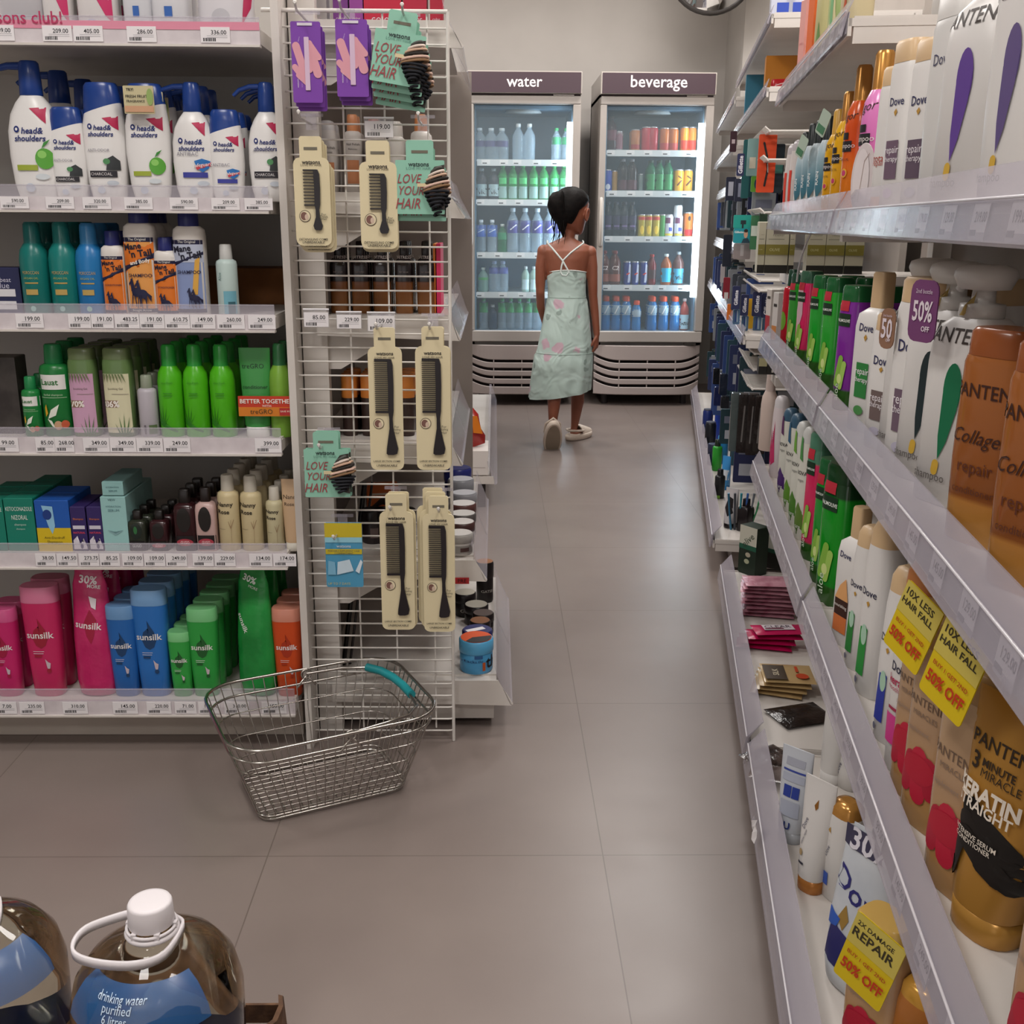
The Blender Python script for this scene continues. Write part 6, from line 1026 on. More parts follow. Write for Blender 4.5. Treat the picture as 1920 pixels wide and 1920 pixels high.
row('water', 3, [906], 502, 'pet', .066, M('8fb8b0', .2, a=.6), M('d8e8e0', .4), 'milky green bottle with white cap', 'soda_bottle', BL, [('r', -.9, .5, .9, .6, '4a9a5a')])
row('water', 3, [927, 943], 490, 'pet', .07, PETC, M('8fa5c8', .4), 'clear bottle in creased shrink wrap', 'water_bottle', BL, [('r', -.9, .6, .9, .8, '3a4a90')])
row('water', 3, [986, 1001], 500, 'pet', .05, M('9fc0b8', .25, a=.8), M('d5e2e8', .4), 'pale milk green bottle with white cap', 'soda_bottle', BL, [('r', -.8, .1, .8, .5, 'b5d0d8')])
row('water', 4, [907, 942, 958, 974, 991, 1008], 560, 'pet', .058, PETC, M('3a9a6a', .3), 'green capped clear bottle', 'soda_bottle', BL, [('r', -.9, .56, .9, .86, '2a8a50')])
row('water', 4, [924], 572, 'pet', .06, M('25405c', .2, a=.8), M('c5d0d5', .4), 'dark blue bottle with white cap', 'soda_bottle', BL)
row('beverage', 0, [1147], 218, 'pet', .07, M('3a1c28', .2, a=.85), M('2a1c22', .4), 'dark cola bottle', 'soda_bottle', BL, [('r', -.9, .3, .9, .6, '6a2a40')])
row('beverage', 0, [1161], 246, 'can', .05, M('a5a0a5', .3, metal=.3), M('b5b5b8', .3, metal=.6), 'slim mauve can', 'drink_can', 'drink can', [('r', -.9, .1, .9, .9, '8a5a6a')])
row('beverage', 0, [1192], 243, 'can', .06, M('b5703a', .3), M('b5b5b8', .3, metal=.6), 'copper orange can', 'drink_can', 'drink can', [('r', -.9, .1, .9, .3, 'a02a2a')])
row('beverage', 0, [1213, 1225], 238, 'can', .064, M('b01c30', .25), M('b5b5b8', .3, metal=.6), 'red can', 'drink_can', 'drink can')
row('beverage', 0, [1247, 1263], 240, 'can', .062, M('b5601c', .25), M('b5b5b8', .3, metal=.6), 'orange brown can', 'drink_can', 'drink can', [('r', -.9, .05, .9, .35, 'a02a22')])
row('beverage', 0, [1285, 1299], 238, 'can', .05, M('e08a1c', .25), M('b5b5b8', .3, metal=.6), 'bright orange can near the lamp', 'drink_can', 'drink can', [('r', -.9, .05, .9, .45, 'd03a1c')])
row('beverage', 1, [1140], 318, 'can', .055, M('2446a8', .25), M('b5b5b8', .3, metal=.6), 'royal blue can', 'drink_can', 'drink can', [('e', 0, .2, .5, .14, 'c5ccd8')])
row('beverage', 1, [1153], 320, 'can', .035, M('a8803c', .25), M('b5b5b8', .3, metal=.6), 'slim golden can', 'drink_can', 'drink can')
row('beverage', 1, [1169, 1186], 298, 'pet', .066, M('24191c', .2, a=.9), M('8f8f94', .4), 'dark cola bottle', 'soda_bottle', BL, [('r', -.9, .05, .9, .35, '4a2430')])
row('beverage', 1, [1202], 326, 'can', .03, M('6a7a78', .25), M('b5b5b8', .3, metal=.6), 'narrow grey can', 'drink_can', 'drink can')
row('beverage', 1, [1222, 1238, 1254], 300, 'pet', .06, PETGD, M('1c3a2c', .4), 'deep green soda bottle', 'soda_bottle', BL, [('r', -.95, .06, .95, .55, '2a7a44')])
row('beverage', 1, [1274, 1291], 318, 'can', .056, M('d09a2c', .25), M('b5b5b8', .3, metal=.6), 'golden yellow can with dark swirl', 'drink_can', 'drink can', [('c', -.4, .3, .4, .5, .08, '5a3018'), ('c', -.3, .7, .4, .6, .06, '5a3018')])
row('beverage', 2, [1141, 1157, 1172, 1187], 378, 'pet', .056, M('22303c', .2, a=.8), M('3a3f4c', .4), 'dark bottle with violet patch', 'soda_bottle', BL, [('r', -.9, .2, .9, .6, '2c2a48'), ('c', -.4, .3, .4, .3, .1, '6a5a88')])
row('beverage', 2, [1204, 1217, 1231], 402, 'can', .048, M('a89a3a', .25), M('b5b5b8', .3, metal=.6), 'olive yellow can with red top band', 'drink_can', 'drink can', [('r', -.9, .75, .9, .9, 'b03a2a'), ('e', 0, .3, .5, .2, 'd8b83a')])
row('beverage', 2, [1243], 402, 'can', .04, M('4a8a4a', .25), M('b5b5b8', .3, metal=.6), 'slim green can', 'drink_can', 'drink can')
row('beverage', 2, [1255, 1273], 402, 'can', .052, M('c5c8d5', .25), M('b5b5b8', .3, metal=.6), 'white can with blue badge', 'drink_can', 'drink can', [('r', -.9, .6, .2, .85, '6a3a5a'), ('r', -.1, .25, .7, .42, '2a3a90'), ('r', -.9, .05, .9, .15, 'c9b84a')])
row('beverage', 2, [1272], 385, 'can', .052, M('d5dade', .25), M('c5ccd0', .3), 'white tin stacked on a can', 'drink_can', 'drink can', rows=1, up=.115)
row('beverage', 2, [1292], 398, 'can', .054, M('d8792c', .25), M('b5b5b8', .3, metal=.6), 'orange can with red foot', 'drink_can', 'drink can', [('r', -.9, .05, .9, .3, 'c02a2a'), ('e', 0, .75, .3, .1, '2a1c18')])
row('beverage', 3, [1134, 1154], 470, 'pet', .072, M('5a2a24', .2, a=.9), M('8a2a2a', .4), 'brown iced tea bottle with C2 lettering', 'tea_bottle', BL, [('t', 'C2', 0, .50, .55, 'd8ccc8', {'b': .02, 'sh': .2}), ('r', -.9, .1, .9, .32, '8a4a3a')])
row('beverage', 3, [1177, 1192, 1208], 490, 'can', .046, M('1c2c7a', .25), M('b5b8c0', .3, metal=.6), 'blue silver energy drink can', 'drink_can', 'drink can', [('p', [(.0, .1), (.9, .1), (.9, .9), (.3, .9)], 'a5aac0'), ('c', -.2, .45, .4, .5, .09, 'c02a2a')])
row('beverage', 3, [1224], 477, 'pet', .05, M('6a1c24', .2, a=.9), M('a02a2a', .4), 'slim dark red bottle', 'soda_bottle', BL, [('r', -.9, .2, .9, .5, '3a1418')])
row('beverage', 3, [1250], 476, 'pet', .068, M('8a4a24', .2, a=.9), M('c5d8dc', .4), 'amber bottle with turquoise label', 'soda_bottle', BL, [('r', -.95, .1, .95, .55, '1f9ac0')], rows=1)
row('beverage', 3, [1273], 472, 'pet', .072, M('5a3c38', .2, a=.8), M('8a949a', .4), 'brown bottle with teal vit label', 'vitamin_drink', BL, [('r', -.95, .06, .95, .5, '3a8aa8'), ('t', 'vit', 0, .24, .6, '101a20', {'b': .03})], rows=1)
row('beverage', 4, [1137, 1156, 1175, 1224, 1245, 1267], 555, 'sport', .066, M('2470b0', .12, a=.85), M('d8481c', .4), 'blue sports drink with orange cap', 'sports_drink', BL, [('r', -.95, .45, .95, .74, '8fa8b8'), ('c', -.3, .5, .3, .7, .05, 'e0e4e6')])
row('beverage', 4, [1194], 563, 'sport', .062, M('2c78b5', .12, a=.85), M('e04a1c', .4), 'shorter blue sports drink with orange cap', 'sports_drink', BL, [('r', -.95, .45, .95, .7, 'a5b8c4')], rows=1)
row('beverage', 4, [1284], 560, 'pet', .06, M('a83a2a', .2, a=.9), M('c8b5b0', .4), 'red bottle with white am label', 'soda_bottle', BL, [('r', -.95, .05, .95, .5, 'b5d5e0'), ('t', 'am', 0, .22, .8, '1a1c20', {'b': .03})], rows=1)
# ------------------------------------------------------------------ girl walking away
GYc = 5.27
girl = thing('person', 'girl in a pale mint floral sundress walking away down the aisle', 'person', (.36, GYc, 0))
def gp(px, py, Y=GYc): p = atY(px, py, Y); return Vector((p.x-.36, Y-GYc, p.z))
def ell(mb, c, rx, ry, rz, m, rot=None, n=14, k=20):
    R_ = rot or Matrix.Identity(3); rings = []
    for i in range(n+1):
        a = -PI/2+PI*i/n; q = max(.02, math.cos(a)); rings.append([Vector(c)+R_ @ Vector((rx*q*math.cos(2*PI*j/k), ry*q*math.sin(2*PI*j/k), rz*math.sin(a))) for j in range(k)])
    mb.loft(rings, m)
SKIN = noisy('skin', '854b34', '925842', 6, .5)
SKIN.node_tree.nodes['Principled BSDF'].inputs['Subsurface Weight'].default_value = .08
mb = MB(); TR = {}
tor = [(640, 1060, 34, .075, 0), (600, 1061, 37, .080, 0), (575, 1062, 35, .070, .0), (556, 1062, 33, .060, .0), (530, 1062, 35, .062, 0), (505, 1062, 38.5, .066, -.002), (485, 1063, 42, .066, -.004), (470, 1063, 46, .060, -.004), (460, 1063, 42, .048, .0), (453, 1063, 26, .036, .0), (447, 1064, 13, .030, .002)]
rg = []
for py, cx, hwp, dd, dy in tor:
    c = gp(cx, py); hw = (gp(cx+hwp, py)-c).length; TR[py] = (c, hw, dd, dy); rg.append([c+Vector((hw*math.cos(2*PI*k/28), dy+dd*math.sin(2*PI*k/28), 0)) for k in range(28)])
mb.loft(rg, SKIN)
nk = gp(1064, 462); hc = gp(1073, 396); HR = Matrix.Rotation(math.radians(-52), 3, 'Z') @ Matrix.Rotation(math.radians(-14), 3, 'X')
mb.tube([nk+Vector((0, .0, -.02)), nk+Vector((0, .004, .02)), hc+Vector((-.002, .01, -.05))], [.040, .031, .032], SKIN, 16)
# head in its own frame: +y is the face
hp = [(-.098, .018, .020, .052), (-.090, .034, .040, .040), (-.075, .046, .058, .026), (-.050, .056, .070, .012), (-.020, .064, .078, .004), (.015, .069, .084, -.002), (.05, .068, .084, -.006), (.08, .054, .068, -.008), (.098, .03, .038, -.008), (.104, .008, .01, -.008)]
mb.loft([[hc+HR @ Vector((w_*math.cos(2*PI*k/28), yc+d_*math.sin(2*PI*k/28), z)) for k in range(28)] for z, w_, d_, yc in hp], SKIN)
H3 = lambda x, y, z: hc+HR @ Vector((x, y, z))
mb.tube([H3(0, .074, .012), H3(0, .086, -.008), H3(0, .094, -.024), H3(0, .080, -.032)], [.007, .009, .012, .009], SKIN, 10)
ell(mb, H3(0, .072, -.052), .017, .010, .005, SKIN, HR); ell(mb, H3(0, .069, -.060), .015, .010, .005, SKIN, HR); ell(mb, H3(0, .062, -.082), .018, .014, .013, SKIN, HR)
for sx in (-1, 1):
    ER = HR @ Matrix.Rotation(sx*math.radians(25), 3, 'Z')
    mb.tube([hc+ER @ Vector((sx*.081, .0+.016*math.cos(a), -.008+.028*math.sin(a))) for a in [2*PI*k/12 for k in range(12)]], .0058, SKIN, 8, closed=True); ell(mb, hc+ER @ Vector((sx*.074, 0, -.010)), .008, .012, .020, SKIN, ER)
# arms
def limb(pts, r): mb.tube(pts, r, SKIN, 16)
sl, sr = gp(1019, 470), gp(1107, 472)
for s_, c in ((-1, sl), (1, sr)): ell(mb, c+Vector((0, 0, -.004)), .031, .032, .033, SKIN)
el = gp(1013, 548); wl_ = gp(1021, 604, GYc+.10)
limb([sl, gp(1014, 500), gp(1013, 528), el, gp(1014, 575, GYc+.04), wl_], [.029, .0275, .025, .022, .021, .015])
er = gp(1112, 556); wr_ = gp(1119, 628, GYc-.005)
limb([sr, gp(1110, 500), gp(1111, 530), er, gp(1115, 585), wr_], [.030, .028, .0255, .0225, .021, .0155])
def hand(w_, fdir, palm_n, s):
    """w_ wrist, fdir down the hand, palm_n out of the palm"""
    fd = Vector(fdir).normalized(); n_ = Vector(palm_n).normalized(); sd = fd.cross(n_).normalized()*s; pr_ = []
    for i, (u, hw, hd) in enumerate(((-.01, .014, .012), (.012, .018, .012), (.036, .025, .012), (.058, .026, .011), (.066, .024, .009))):
        c = w_+fd*u; pr_.append([c+sd*hw*math.cos(2*PI*k/16)+n_*hd*math.sin(2*PI*k/16) for k in range(16)])
    mb.loft(pr_, SKIN)
    for i, (o, L_) in enumerate(((-.019, .043), (-.0065, .050), (.0065, .046), (.018, .036))):
        a = w_+fd*.056+sd*o; b = a+fd*L_*.42+n_*.006; c = b+fd*L_*.28+n_*.014; d = c+fd*L_*.08+n_*.017
        mb.tube([a, b, c, d], [.0068, .0064, .0058, .005], SKIN, 10)
    a = w_+fd*.012-sd*.014; b = a+fd*.018-sd*.014+n_*.006; c = b+fd*.018-sd*.004+n_*.008; d = c+fd*.012+n_*.006; mb.tube([a, b, c, d], [.009, .0078, .0068, .0056], SKIN, 10)
hand(wr_, (-.05, .02, -1), (-.9, .35, 0), 1); hand(wl_, (.0, .35, -1), (.9, .1, 0), -1)
# legs
al = gp(1036, 800, 5.155); kl = gp(1041, 706, 5.22); ar = gp(1077, 800, 5.42); kr = gp(1083, 700, 5.36)
for hipx, kk, cf, aa in ((1046, kl, gp(1039, 752, 5.17), al), (1078, kr, gp(1083, 752, 5.385), ar)):
    limb([gp(hipx, 615), gp(hipx, 650), kk, cf, (cf+aa)/2+Vector((0, -.004, 0)), aa], [.062, .056, .036, .034, .026, .0185])
heel = aa
# feet
CL = gp(1037, 824, 5.12); CR_ = Matrix.Rotation(math.radians(4), 3, 'Z') @ Matrix.Rotation(math.radians(-62), 3, 'X'); mb.tube([al, CL+CR_ @ Vector((0, -.062, .050)), CL+CR_ @ Vector((0, -.01, .044)), CL+CR_ @ Vector((0, .07, .036))], [.019, .022, .024, .016], SKIN, 12)
mb.tube([ar+Vector((0, 0, .0)), ar+Vector((-.006, -.012, -.035)), gp(1090, 808, 5.46), gp(1099, 806, 5.50)], [.019, .023, .020, .014], SKIN, 12)
raw = mb.build('raw_body'); md = raw.modifiers.new('r', 'REMESH'); md.mode = 'VOXEL'; md.voxel_size = .0042; md.use_smooth_shade = True
sm = raw.modifiers.new('s', 'SMOOTH'); sm.factor = .5; sm.iterations = 3
dg = bpy.context.evaluated_depsgraph_get(); me = bpy.data.meshes.new_from_object(raw.evaluated_get(dg)); me.name = 'body'
for p in me.polygons: p.use_smooth = True
me.materials.clear(); me.materials.append(SKIN)
body = bpy.data.objects.new('body', me); C.objects.link(body); body.parent = girl; bpy.data.objects.remove(raw)
HAIR = noisy('black_hair', '070505', '120d0b', 60, .6, .2)
HAIR.node_tree.nodes['Principled BSDF'].inputs['Specular IOR Level'].default_value = .15
mb = MB()
for sx in (-1, 1): ell(mb, H3(sx*.026, .071, .006), .0095, .006, .0065, M('d8d2cc', .2), HR, 8, 12); ell(mb, H3(sx*.026, .0755, .006), .0045, .0025, .0045, M('1a0f0c', .2), HR, 8, 12)
mb.build('eyes', girl)
mb = MB(); rings = []
hr = [(-.066, .040, .040, -.028), (-.050, .054, .054, -.024), (-.025, .066, .070, -.020), (.0, .074, .080, -.018), (.03, .078, .088, -.014), (.06, .075, .090, -.010), (.085, .062, .074, -.010), (.103, .040, .048, -.010), (.112, .012, .014, -.010)]
for z, w_, d_, yc in hr:
    r_ = []
    for k in range(36):
        a = 2*PI*k/36; y = yc+d_*math.sin(a); x = w_*math.cos(a)*(1+.012*math.sin(9*a+z*60))
        lim = -.022 if z < .02 else (.012 if z < .045 else .030+(z-.05)*1.2)
        if y > lim: y = lim+(y-lim)*.06
        r_.append(H3(x, y, z))
    rings.append(r_)
mb.loft(rings, HAIR)
bc = gp(1047, 382, 5.205); rg = []
for i, (dx, dz, r_) in enumerate(((6, -28, .006), (0, -24, .026), (-3, -14, .038), (-3, 0, .043), (0, 14, .040), (4, 26, .034), (8, 36, .024), (9, 48, .012), (10, 60, .003))):
    c = gp(1046+dx, 385+dz, 5.205+.0004*max(0, dz)); rg.append([c+Vector((r_*(1+.06*math.sin(5*a+i))*math.cos(a), r_*.85*math.sin(a), 0)) for a in [2*PI*k/22 for k in range(22)]])
mb.loft(list(reversed(rg)), HAIR)
for k in range(9):
    x0 = 1036+k*2.5; mb.tube([gp(x0, 392, 5.19), gp(x0-2+(k % 3), 418, 5.195), gp(x0+4-(k % 4)*3, 440, 5.20), gp(x0+2-(k % 4)*4, 450+(k % 3)*4, 5.21)], [.004, .003, .002, .0007], HAIR, 6)
mb.build('hair', girl)
# dress
dm = bpy.data.materials.new('mint_floral_cotton'); dm.use_nodes = True; N, Lk, b = nodes(dm)
tc = N.new('ShaderNodeTexCoord'); base = N.new('ShaderNodeTexNoise'); base.inputs['Scale'].default_value = 9; Lk.new(tc.outputs['Object'], base.inputs['Vector'])
cr = N.new('ShaderNodeValToRGB'); cr.color_ramp.elements[0].color = lin('a9bdb4'); cr.color_ramp.elements[1].color = lin('bccdc6'); Lk.new(base.outputs['Fac'], cr.inputs['Fac']); prev = cr.outputs['Color']
for sc, thr, col, sd in ((12.5, .36, 'c3a5b0', 0), (17, .26, '8d9d95', 3.3)):
    mp = N.new('ShaderNodeMapping'); mp.inputs['Location'].default_value = (sd, sd, sd); Lk.new(tc.outputs['Object'], mp.inputs['Vector'])
    wn = N.new('ShaderNodeTexNoise'); wn.inputs['Scale'].default_value = 30; Lk.new(mp.outputs[0], wn.inputs['Vector'])
    ad = N.new('ShaderNodeMix'); ad.data_type = 'RGBA'; ad.inputs[0].default_value = .035; Lk.new(mp.outputs[0], ad.inputs[6]); Lk.new(wn.outputs['Color'], ad.inputs[7])
    v = N.new('ShaderNodeTexVoronoi'); v.inputs['Scale'].default_value = sc; Lk.new(ad.outputs[2], v.inputs['Vector'])
    r1 = N.new('ShaderNodeMapRange'); r1.inputs['From Min'].default_value = thr; r1.inputs['From Max'].default_value = thr-.06; Lk.new(v.outputs['Distance'], r1.inputs['Value'])
    gt = N.new('ShaderNodeSeparateColor'); Lk.new(v.outputs['Color'], gt.inputs[0]); g2_ = N.new('ShaderNodeMath'); g2_.operation = 'GREATER_THAN'; g2_.inputs[1].default_value = .45; Lk.new(gt.outputs[0], g2_.inputs[0])
    mu = N.new('ShaderNodeMath'); mu.operation = 'MULTIPLY'; Lk.new(r1.outputs[0], mu.inputs[0]); Lk.new(g2_.outputs[0], mu.inputs[1])
    mx = N.new('ShaderNodeMix'); mx.data_type = 'RGBA'; Lk.new(mu.outputs[0], mx.inputs[0]); Lk.new(prev, mx.inputs[6]); mx.inputs[7].default_value = lin(col); prev = mx.outputs[2]
Lk.new(prev, b.inputs['Base Color']); b.inputs['Roughness'].default_value = .75
wr = N.new('ShaderNodeTexNoise'); wr.inputs['Scale'].default_value = 7; wr.inputs['Detail'].default_value = 2; wr.inputs['Distortion'].default_value = 1.2; Lk.new(tc.outputs['Object'], wr.inputs['Vector']); bpn = N.new('ShaderNodeBump'); bpn.inputs['Strength'].default_value = .7; bpn.inputs['Distance'].default_value = .03; Lk.new(wr.outputs['Fac'], bpn.inputs['Height']); Lk.new(bpn.outputs['Normal'], b.inputs['Normal'])
mb = MB(); rows_ = []
DR = [(508, 1026, 1100, .071), (520, 1025, 1099, .071), (540, 1027, 1098, .070), (558, 1027, 1099, .070), (563, 1025, 1101, .074), (590, 1020, 1105, .090), (620, 1014, 1107, .102), (650, 1008, 1109, .108), (661, 1005, 1110, .110), (666, 1002, 1110, .116), (690, 998, 1109, .124), (715, 994, 1107, .130), (738, 991, 1105, .134)]
for i, (py, x0, x1, dd) in enumerate(DR):
    c = gp((x0+x1)/2, py); hw = (gp(x1, py)-gp(x0, py)).length/2; am = max(0, (py-560)/180); r_ = []
    for k in range(72):
        a = 2*PI*k/72; f = 1+am*(.035*math.sin(7*a+1.3)+.02*math.sin(13*a+py*.01))+(.012*math.sin(30*a) if py in (563, 666) else 0)
        z = c.z
        if py == 508: z += .012*math.sin(a)*0 + (-.006*math.cos(2*a))
        if py >= 715: z += .022*math.cos(a)*(1 if py > 720 else .5)+ (0)
        r_.append(Vector((c.x+hw*f*math.cos(a), c.y+dd*f*math.sin(a)-(.01 if py > 640 else 0), z)))
    rows_.append(r_)
inner = [[Vector((q.x*1.0+(c0.x-q.x)*.02, q.y+(c0.y-q.y)*.02, q.z)) for q in r_] for r_, c0 in ((r_, sum(r_, Vector())/72) for r_ in rows_)]
mb.loft(rows_, dm, cap=False); mb.loft(inner, dm, cap=False); mb.loft([rows_[-1], inner[-1]], dm, cap=False); mb.loft([rows_[0], inner[0]], dm, cap=False)
dress = mb.build('dress', girl)
for i in (4, 9):
    mb = MB(); mb.tube([q+Vector((0, 0, .003)) for q in rows_[i-1]][::2], .0016, M('a5b8b0', .8), 5, closed=True); mb.build('seam', dress)
TRM = M('d5ddd8', .7)
def back(px, py):
    ks = sorted(TR); 
    for a, b_ in zip(ks, ks[1:]):
        if a <= py <= b_: break
    f = (py-a)/(b_-a); c = TR[a][0].lerp(TR[b_][0], f); hw = TR[a][1]*(1-f)+TR[b_][1]*f; dd = TR[a][2]*(1-f)+TR[b_][2]*f; p = gp(px, py)
    q = min(.98, abs(p.x-c.x)/hw); y = c.y-dd*math.sqrt(1-q*q)-.0045; return gp(px, py, GYc+y)
def strap(pts):
    mb = MB(); P = [back(*p) for p in pts]; n0 = P[0]; P = [n0+Vector((0, .09, -.02)), n0+Vector((0, .045, .010)), n0+Vector((0, .012, .006))]+P
    mb.tube(P, .0042, TRM, 8); return mb.build('shoulder_strap', dress)
strap([(1027, 456), (1036, 466), (1045, 477), (1055, 489), (1061, 500), (1067, 511)]); strap([(1094, 456), (1083, 464), (1070, 474), (1056, 488), (1053, 499), (1051, 512)])
mb = MB(); mb.tube(rows_[0][::2], .0028, TRM, 6, closed=True); mb.tube([back(1051, 510), back(1054, 516), back(1062, 517), back(1067, 510)], .004, TRM, 8); mb.build('neckline_trim', dress)
# clogs
CW = noisy('clog_foam', 'c9b8a8', 'd2c2b2', 20, .55)
def clog(loc, rot, nm='clog'):
    mb = MB(); R_ = rot.to_4x4(); mb.T = Matrix.Translation(loc) @ R_
    out = []
    for k in range(32):
        a = 2*PI*k/32; y = math.sin(a); out.append((.046*math.cos(a)*(1+.10*y)*(abs(math.cos(a))**-.15 if abs(math.cos(a)) > .01 else 1), .102*y))
    mb.loft([[(x*s_, y*s_, z) for x, y in out] for s_, z in ((.93, 0), (1, .006), (1.02, .016), (1.0, .026), (.92, .028))], CW); so = mb.build(nm, girl)
    mb = MB(); mb.T = Matrix.Translation(loc) @ R_; rr = []
    for i in range(9):
        t_ = i/8; y = .100-.115*t_; hw = .040*math.sin(min(1, .35+t_)*PI/2); hh = .020+.030*min(1, t_*1.3)
        rr.append([(hw*math.cos(PI*k/14), y, .022+hh*math.sin(PI*k/14)) for k in range(15)])
    mb.loft(rr, CW, cap=False, closed=False); mb.loft([[(x*.93, y, .021+(z-.022)*.9) for x, y, z in q] for q in rr], CW, cap=False, closed=False)
    mb.build('clog_upper', so)
    mb = MB(); mb.T = Matrix.Translation(loc) @ R_; mb.tube([(.040, -.01, .045), (.036, -.06, .050), (.0, -.093, .052), (-.036, -.06, .050), (-.040, -.01, .045)], .006, CW, 8); mb.build('heel_strap', so)
    mb = MB(); mb.T = Matrix.Translation(loc) @ R_; mb.loft([[(x*.8, y*.85, z) for x, y in out] for z in (-.0012, .001)], M('8e7f6e', .7)); mb.build('sole_tread', so)
    return so
clog(CL, CR_)
q = gp(1083, 818, 5.435); clog(Vector((q.x+.004, q.y, .002)), Matrix.Rotation(math.radians(-38), 3, 'Z'))

# ------------------------------------------------------------------ wire shopping basket
BA = math.radians(25.4); bk = thing('wire_basket', 'chrome wire shopping basket with teal grip standing on the floor', 'shopping basket', (-.344, 1.905, 0), BA)
def rrect(a, b, r, z, n=6, sy=0):
    P = []
    for cx, cy, a0 in ((a-r, b-r, 0), (-a+r, b-r, 90), (-a+r, -b+r, 180), (a-r, -b+r, 270)):
        for k in range(n+1): an = math.radians(a0+90*k/n); P.append(Vector((cx+r*math.cos(an), cy+r*math.sin(an), z)))
    return P
def samp(P, n):
    L_ = [0]; 
    for i in range(len(P)): L_.append(L_[-1]+(P[(i+1) % len(P)]-P[i]).length)
    o = []; j = 0
    for k in range(n):
        t_ = L_[-1]*k/n
        while L_[j+1] < t_: j += 1
        f = (t_-L_[j])/(L_[j+1]-L_[j]); o.append(P[j].lerp(P[(j+1) % len(P)], f))
    return o
RA, RB, RZ = .203, .160, .186
lv = [(0, .146, .092, .03, .006), (.30, .163, .113, .045, .062), (.62, .180, .134, .055, .118), (.82, .193, .150, .065, .160), (1, RA, RB, .075, RZ)]
mb = MB(); mb.tube(rrect(RA, RB, .075, RZ), .0034, CHROME, 8, closed=True); mb.tube(rrect(.196, .152, .068, .158), .0026, CHROME, 8, closed=True); mb.tube(rrect(.146, .092, .03, .006), .003, CHROME, 8, closed=True); mb.tube(rrect(.149, .095, .03, .014), .002, CHROME, 6, closed=True); mb.build('rim', bk)
mb = MB(); A_ = samp(rrect(.146, .092, .03, .006), 58); B_ = samp(rrect(.180, .134, .055, .110), 58); E_ = samp(rrect(RA, RB, .075, RZ), 58)
for a, m_, e in zip(A_, B_, E_): mb.tube([a, m_, e], .0012, CHROME, 5)
for a_, b_, r_, z in ((.157, .105, .04, .045), (.168, .120, .048, .082), (.184, .139, .058, .125)): mb.tube(rrect(a_, b_, r_, z), .0014, CHROME, 5, closed=True)
mb.build('side_wires', bk)
mb = MB()
for k in range(1, 17): x = -.146+.292*k/17; mb.tube([(x, -.091, .005), (x, .091, .005)], .0013, CHROME, 5)
for k in range(1, 11): y = -.092+.184*k/11; mb.tube([(-.145, y, .0075), (.145, y, .0075)], .0013, CHROME, 5)
mb.build('base_grid', bk)
hx = .015
for sy in (-1, 1):
    mb = MB(); y = sy*(RB-.008)
    mb.tube([(hx-.02, y, RZ-.035), (hx, y, RZ-.012), (hx+.02, y, RZ-.035)], .003, CHROME, 6); mb.tube([(hx+.010*math.cos(a), y, RZ-.008+.010*math.sin(a)) for a in [2*PI*k/12 for k in range(12)]], .0025, CHROME, 6, closed=True); mb.build('hinge_loop', bk)
hp_ = [Vector((hx, RB-.012, RZ-.006)), Vector((.09, RB-.02, RZ-.004)), Vector((.14, RB-.035, RZ-.006)), Vector((.172, RB-.075, RZ-.01)), Vector((.182, 0, RZ-.012)), Vector((.172, -RB+.075, RZ-.01)), Vector((.14, -RB+.035, RZ-.006)), Vector((.09, -RB+.02, RZ-.004)), Vector((hx, -RB+.012, RZ-.006))]
mb = MB(); mb.tube(hp_, .0034, CHROME, 8); hd = mb.build('handle', bk)
mb = MB(); mb.tube([Vector((.140, RB-.034, RZ-.006)), Vector((.163, RB-.062, RZ-.008)), Vector((.176, RB-.10, RZ-.010)), Vector((.182, .02, RZ-.012)), Vector((.182, -.03, RZ-.012))], .0088, M('1c8a90', .45), 12); mb.build('grip', hd)
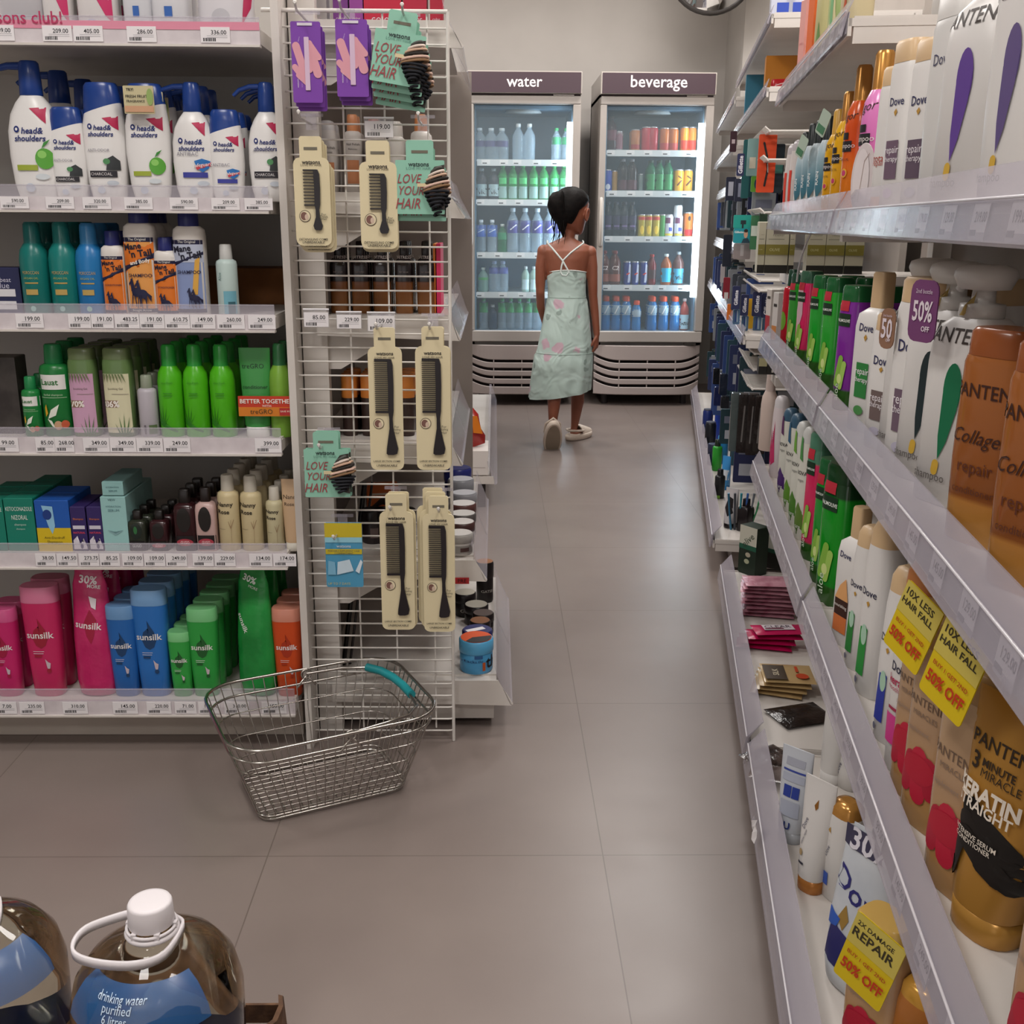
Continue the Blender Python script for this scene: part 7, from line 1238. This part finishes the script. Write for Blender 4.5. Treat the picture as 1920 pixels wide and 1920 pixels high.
# ------------------------------------------------------------------ water jugs in the corner
WATER = M('ecead8', .02, trans=1, ior=1.30)
def jug(x, y, lab, turn):
    t = thing('water_jug', lab, 'water jug', (x, y, .008), turn); J = [(0, .085), (.008, .098), (.05, .101), (.10, .099), (.15, .101), (.185, .101), (.215, .094), (.238, .078), (.252, .058), (.262, .038), (.270, .027), (.285, .0245)]
    R2 = []
    for z, r in J: R2.append([(r*math.cos(2*PI*k/48), r*math.sin(2*PI*k/48), z) for k in range(48)])
    mb = MB(); mb.loft(R2, WATER); mb.build('bottle', t)
    mb = MB(); lb = M('2c629c', .3, a=.62); lb2 = M('1c2a5c', .35)
    mb.loft([[(.1022*math.cos(2*PI*k/48), .1022*math.sin(2*PI*k/48), z) for k in range(48)] for z in (.020, .075)], lb2, cap=False)
    ring_ = [[((r+.0012)*math.cos(a), (r+.0012)*math.sin(a), z) for a in [math.radians(-148+112*k/20) for k in range(21)]] for z, r in ((.200, .0985), (.215, .0945), (.228, .086), (.238, .078), (.248, .063))]
    mb.loft(ring_, lb, cap=False, closed=False); mb.build('label_film', t)
    mb = MB()
    def arc(tx, z, w_, a0):
        vs, fs = textgeo(tx, .0); 
        out = []
        for u, v in vs:
            zz = z+v*w_; r = .101+.002
            for (z1, r1), (z2, r2) in zip(J, J[1:]):
                if z1 <= zz <= z2: r = r1+(r2-r1)*(zz-z1)/(z2-z1)+.004
            a = a0+u*w_/r; out.append((r*math.cos(a), r*math.sin(a), zz))
        mb.add(out, fs, M('c5d5e2', .5))
    arc('drinking water', .238, .06, math.radians(-100)); arc('purified', .229, .035, math.radians(-102)); arc('6 litres', .221, .03, math.radians(-102)); mb.build('label_print', t)
    mb = MB(); WP = M('d8d2d4', .35)
    mb.loft([[(r*math.cos(2*PI*k/40), r*math.sin(2*PI*k/40), z) for k in range(40)] for z, r in ((.283, .0262), (.285, .0268), (.309, .0258), (.312, .0242), (.3125, .020), (.3125, .001))], WP); mb.build('cap', t)
    mb = MB(); mb.tube([(.0285*math.cos(2*PI*k/32), .0285*math.sin(2*PI*k/32), .2735) for k in range(32)], .0035, WP, 8, closed=True); mb.tube([(.0285*math.cos(2*PI*k/32), .0285*math.sin(2*PI*k/32), .280) for k in range(32)], .002, WP, 8, closed=True)
    for k in range(6): a = 2*PI*k/6; mb.box((.027*math.cos(a), .027*math.sin(a), .280), (.006, .006, .008), WP)
    mb.build('neck_ring', t)
    mb = MB(); P = [Vector((.033, .006, .268)), Vector((.024, -.034, .263)), Vector((-.004, -.050, .262)), Vector((-.045, -.048, .262)), Vector((-.078, -.036, .263)), Vector((-.088, -.016, .265)), Vector((-.080, .004, .270)), Vector((-.050, .016, .276)), Vector((-.028, .022, .278)), Vector((.0, .030, .272)), Vector((.026, .022, .268))]
    n = len(P); Q = []
    for i in range(n):
        p0, p1, p2, p3 = P[i-1], P[i], P[(i+1) % n], P[(i+2) % n]
        for q in range(4):
            u = q/4; Q.append(.5*((2*p1)+(-p0+p2)*u+(2*p0-5*p1+4*p2-p3)*u*u+(-p0+3*p1-3*p2+p3)*u**3))
    m2 = []; 
    for i, p in enumerate(Q):
        d = (Q[(i+1) % len(Q)]-Q[i-1]).normalized(); s_ = d.cross(Vector((0, 0, 1))).normalized(); up = Vector((0, 0, 1)); m2.append([p+s_*a+up*b for a, b in ((-.0018, -.0055), (.0018, -.0055), (.0018, .0055), (-.0018, .0055))])
    m2.append(m2[0]); mb.loft(m2, WP, cap=False); mb.build('carry_handle', t)
    return t
jug(-.408, 1.085, 'large clear water jug with white cap and handle at the bottom left', 0); jug(-.640, 1.12, 'clear water jug cut by the left picture edge', .5)
t = thing('cardboard_tray', 'torn brown cardboard tray under the two water jugs', 'box', (0, 0, 0)); KB = noisy('corrugated_board', '4a3222', '6b4c34', 40, .85, .3)
x0, x1, y0, y1 = -.78, -.292, .96, 1.235
mb = MB(); mb.box(((x0+x1)/2, (y0+y1)/2, .003), (x1-x0, y1-y0, .005), KB); mb.box((x0, (y0+y1)/2, .03), (.004, y1-y0, .06), KB); mb.box(((x0+x1)/2, y1, .03), (x1-x0, .004, .03), KB); mb.box(((x0+x1)/2, y0, .03), (x1-x0, .004, .06), KB)
rg = []
for k in range(15): y = y0+(y1-y0)*k/14; z = .070+.008*math.sin(k*2.1)+.006*math.sin(k*5.3); rg.append([(x1-.002, y, .005), (x1+.003, y, .005), (x1+.004+.004*math.sin(k*1.7), y, z), (x1-.002+.004*math.sin(k*1.7), y, z+.002)])
mb.loft(rg, KB, smooth=False); mb.build('tray', t)
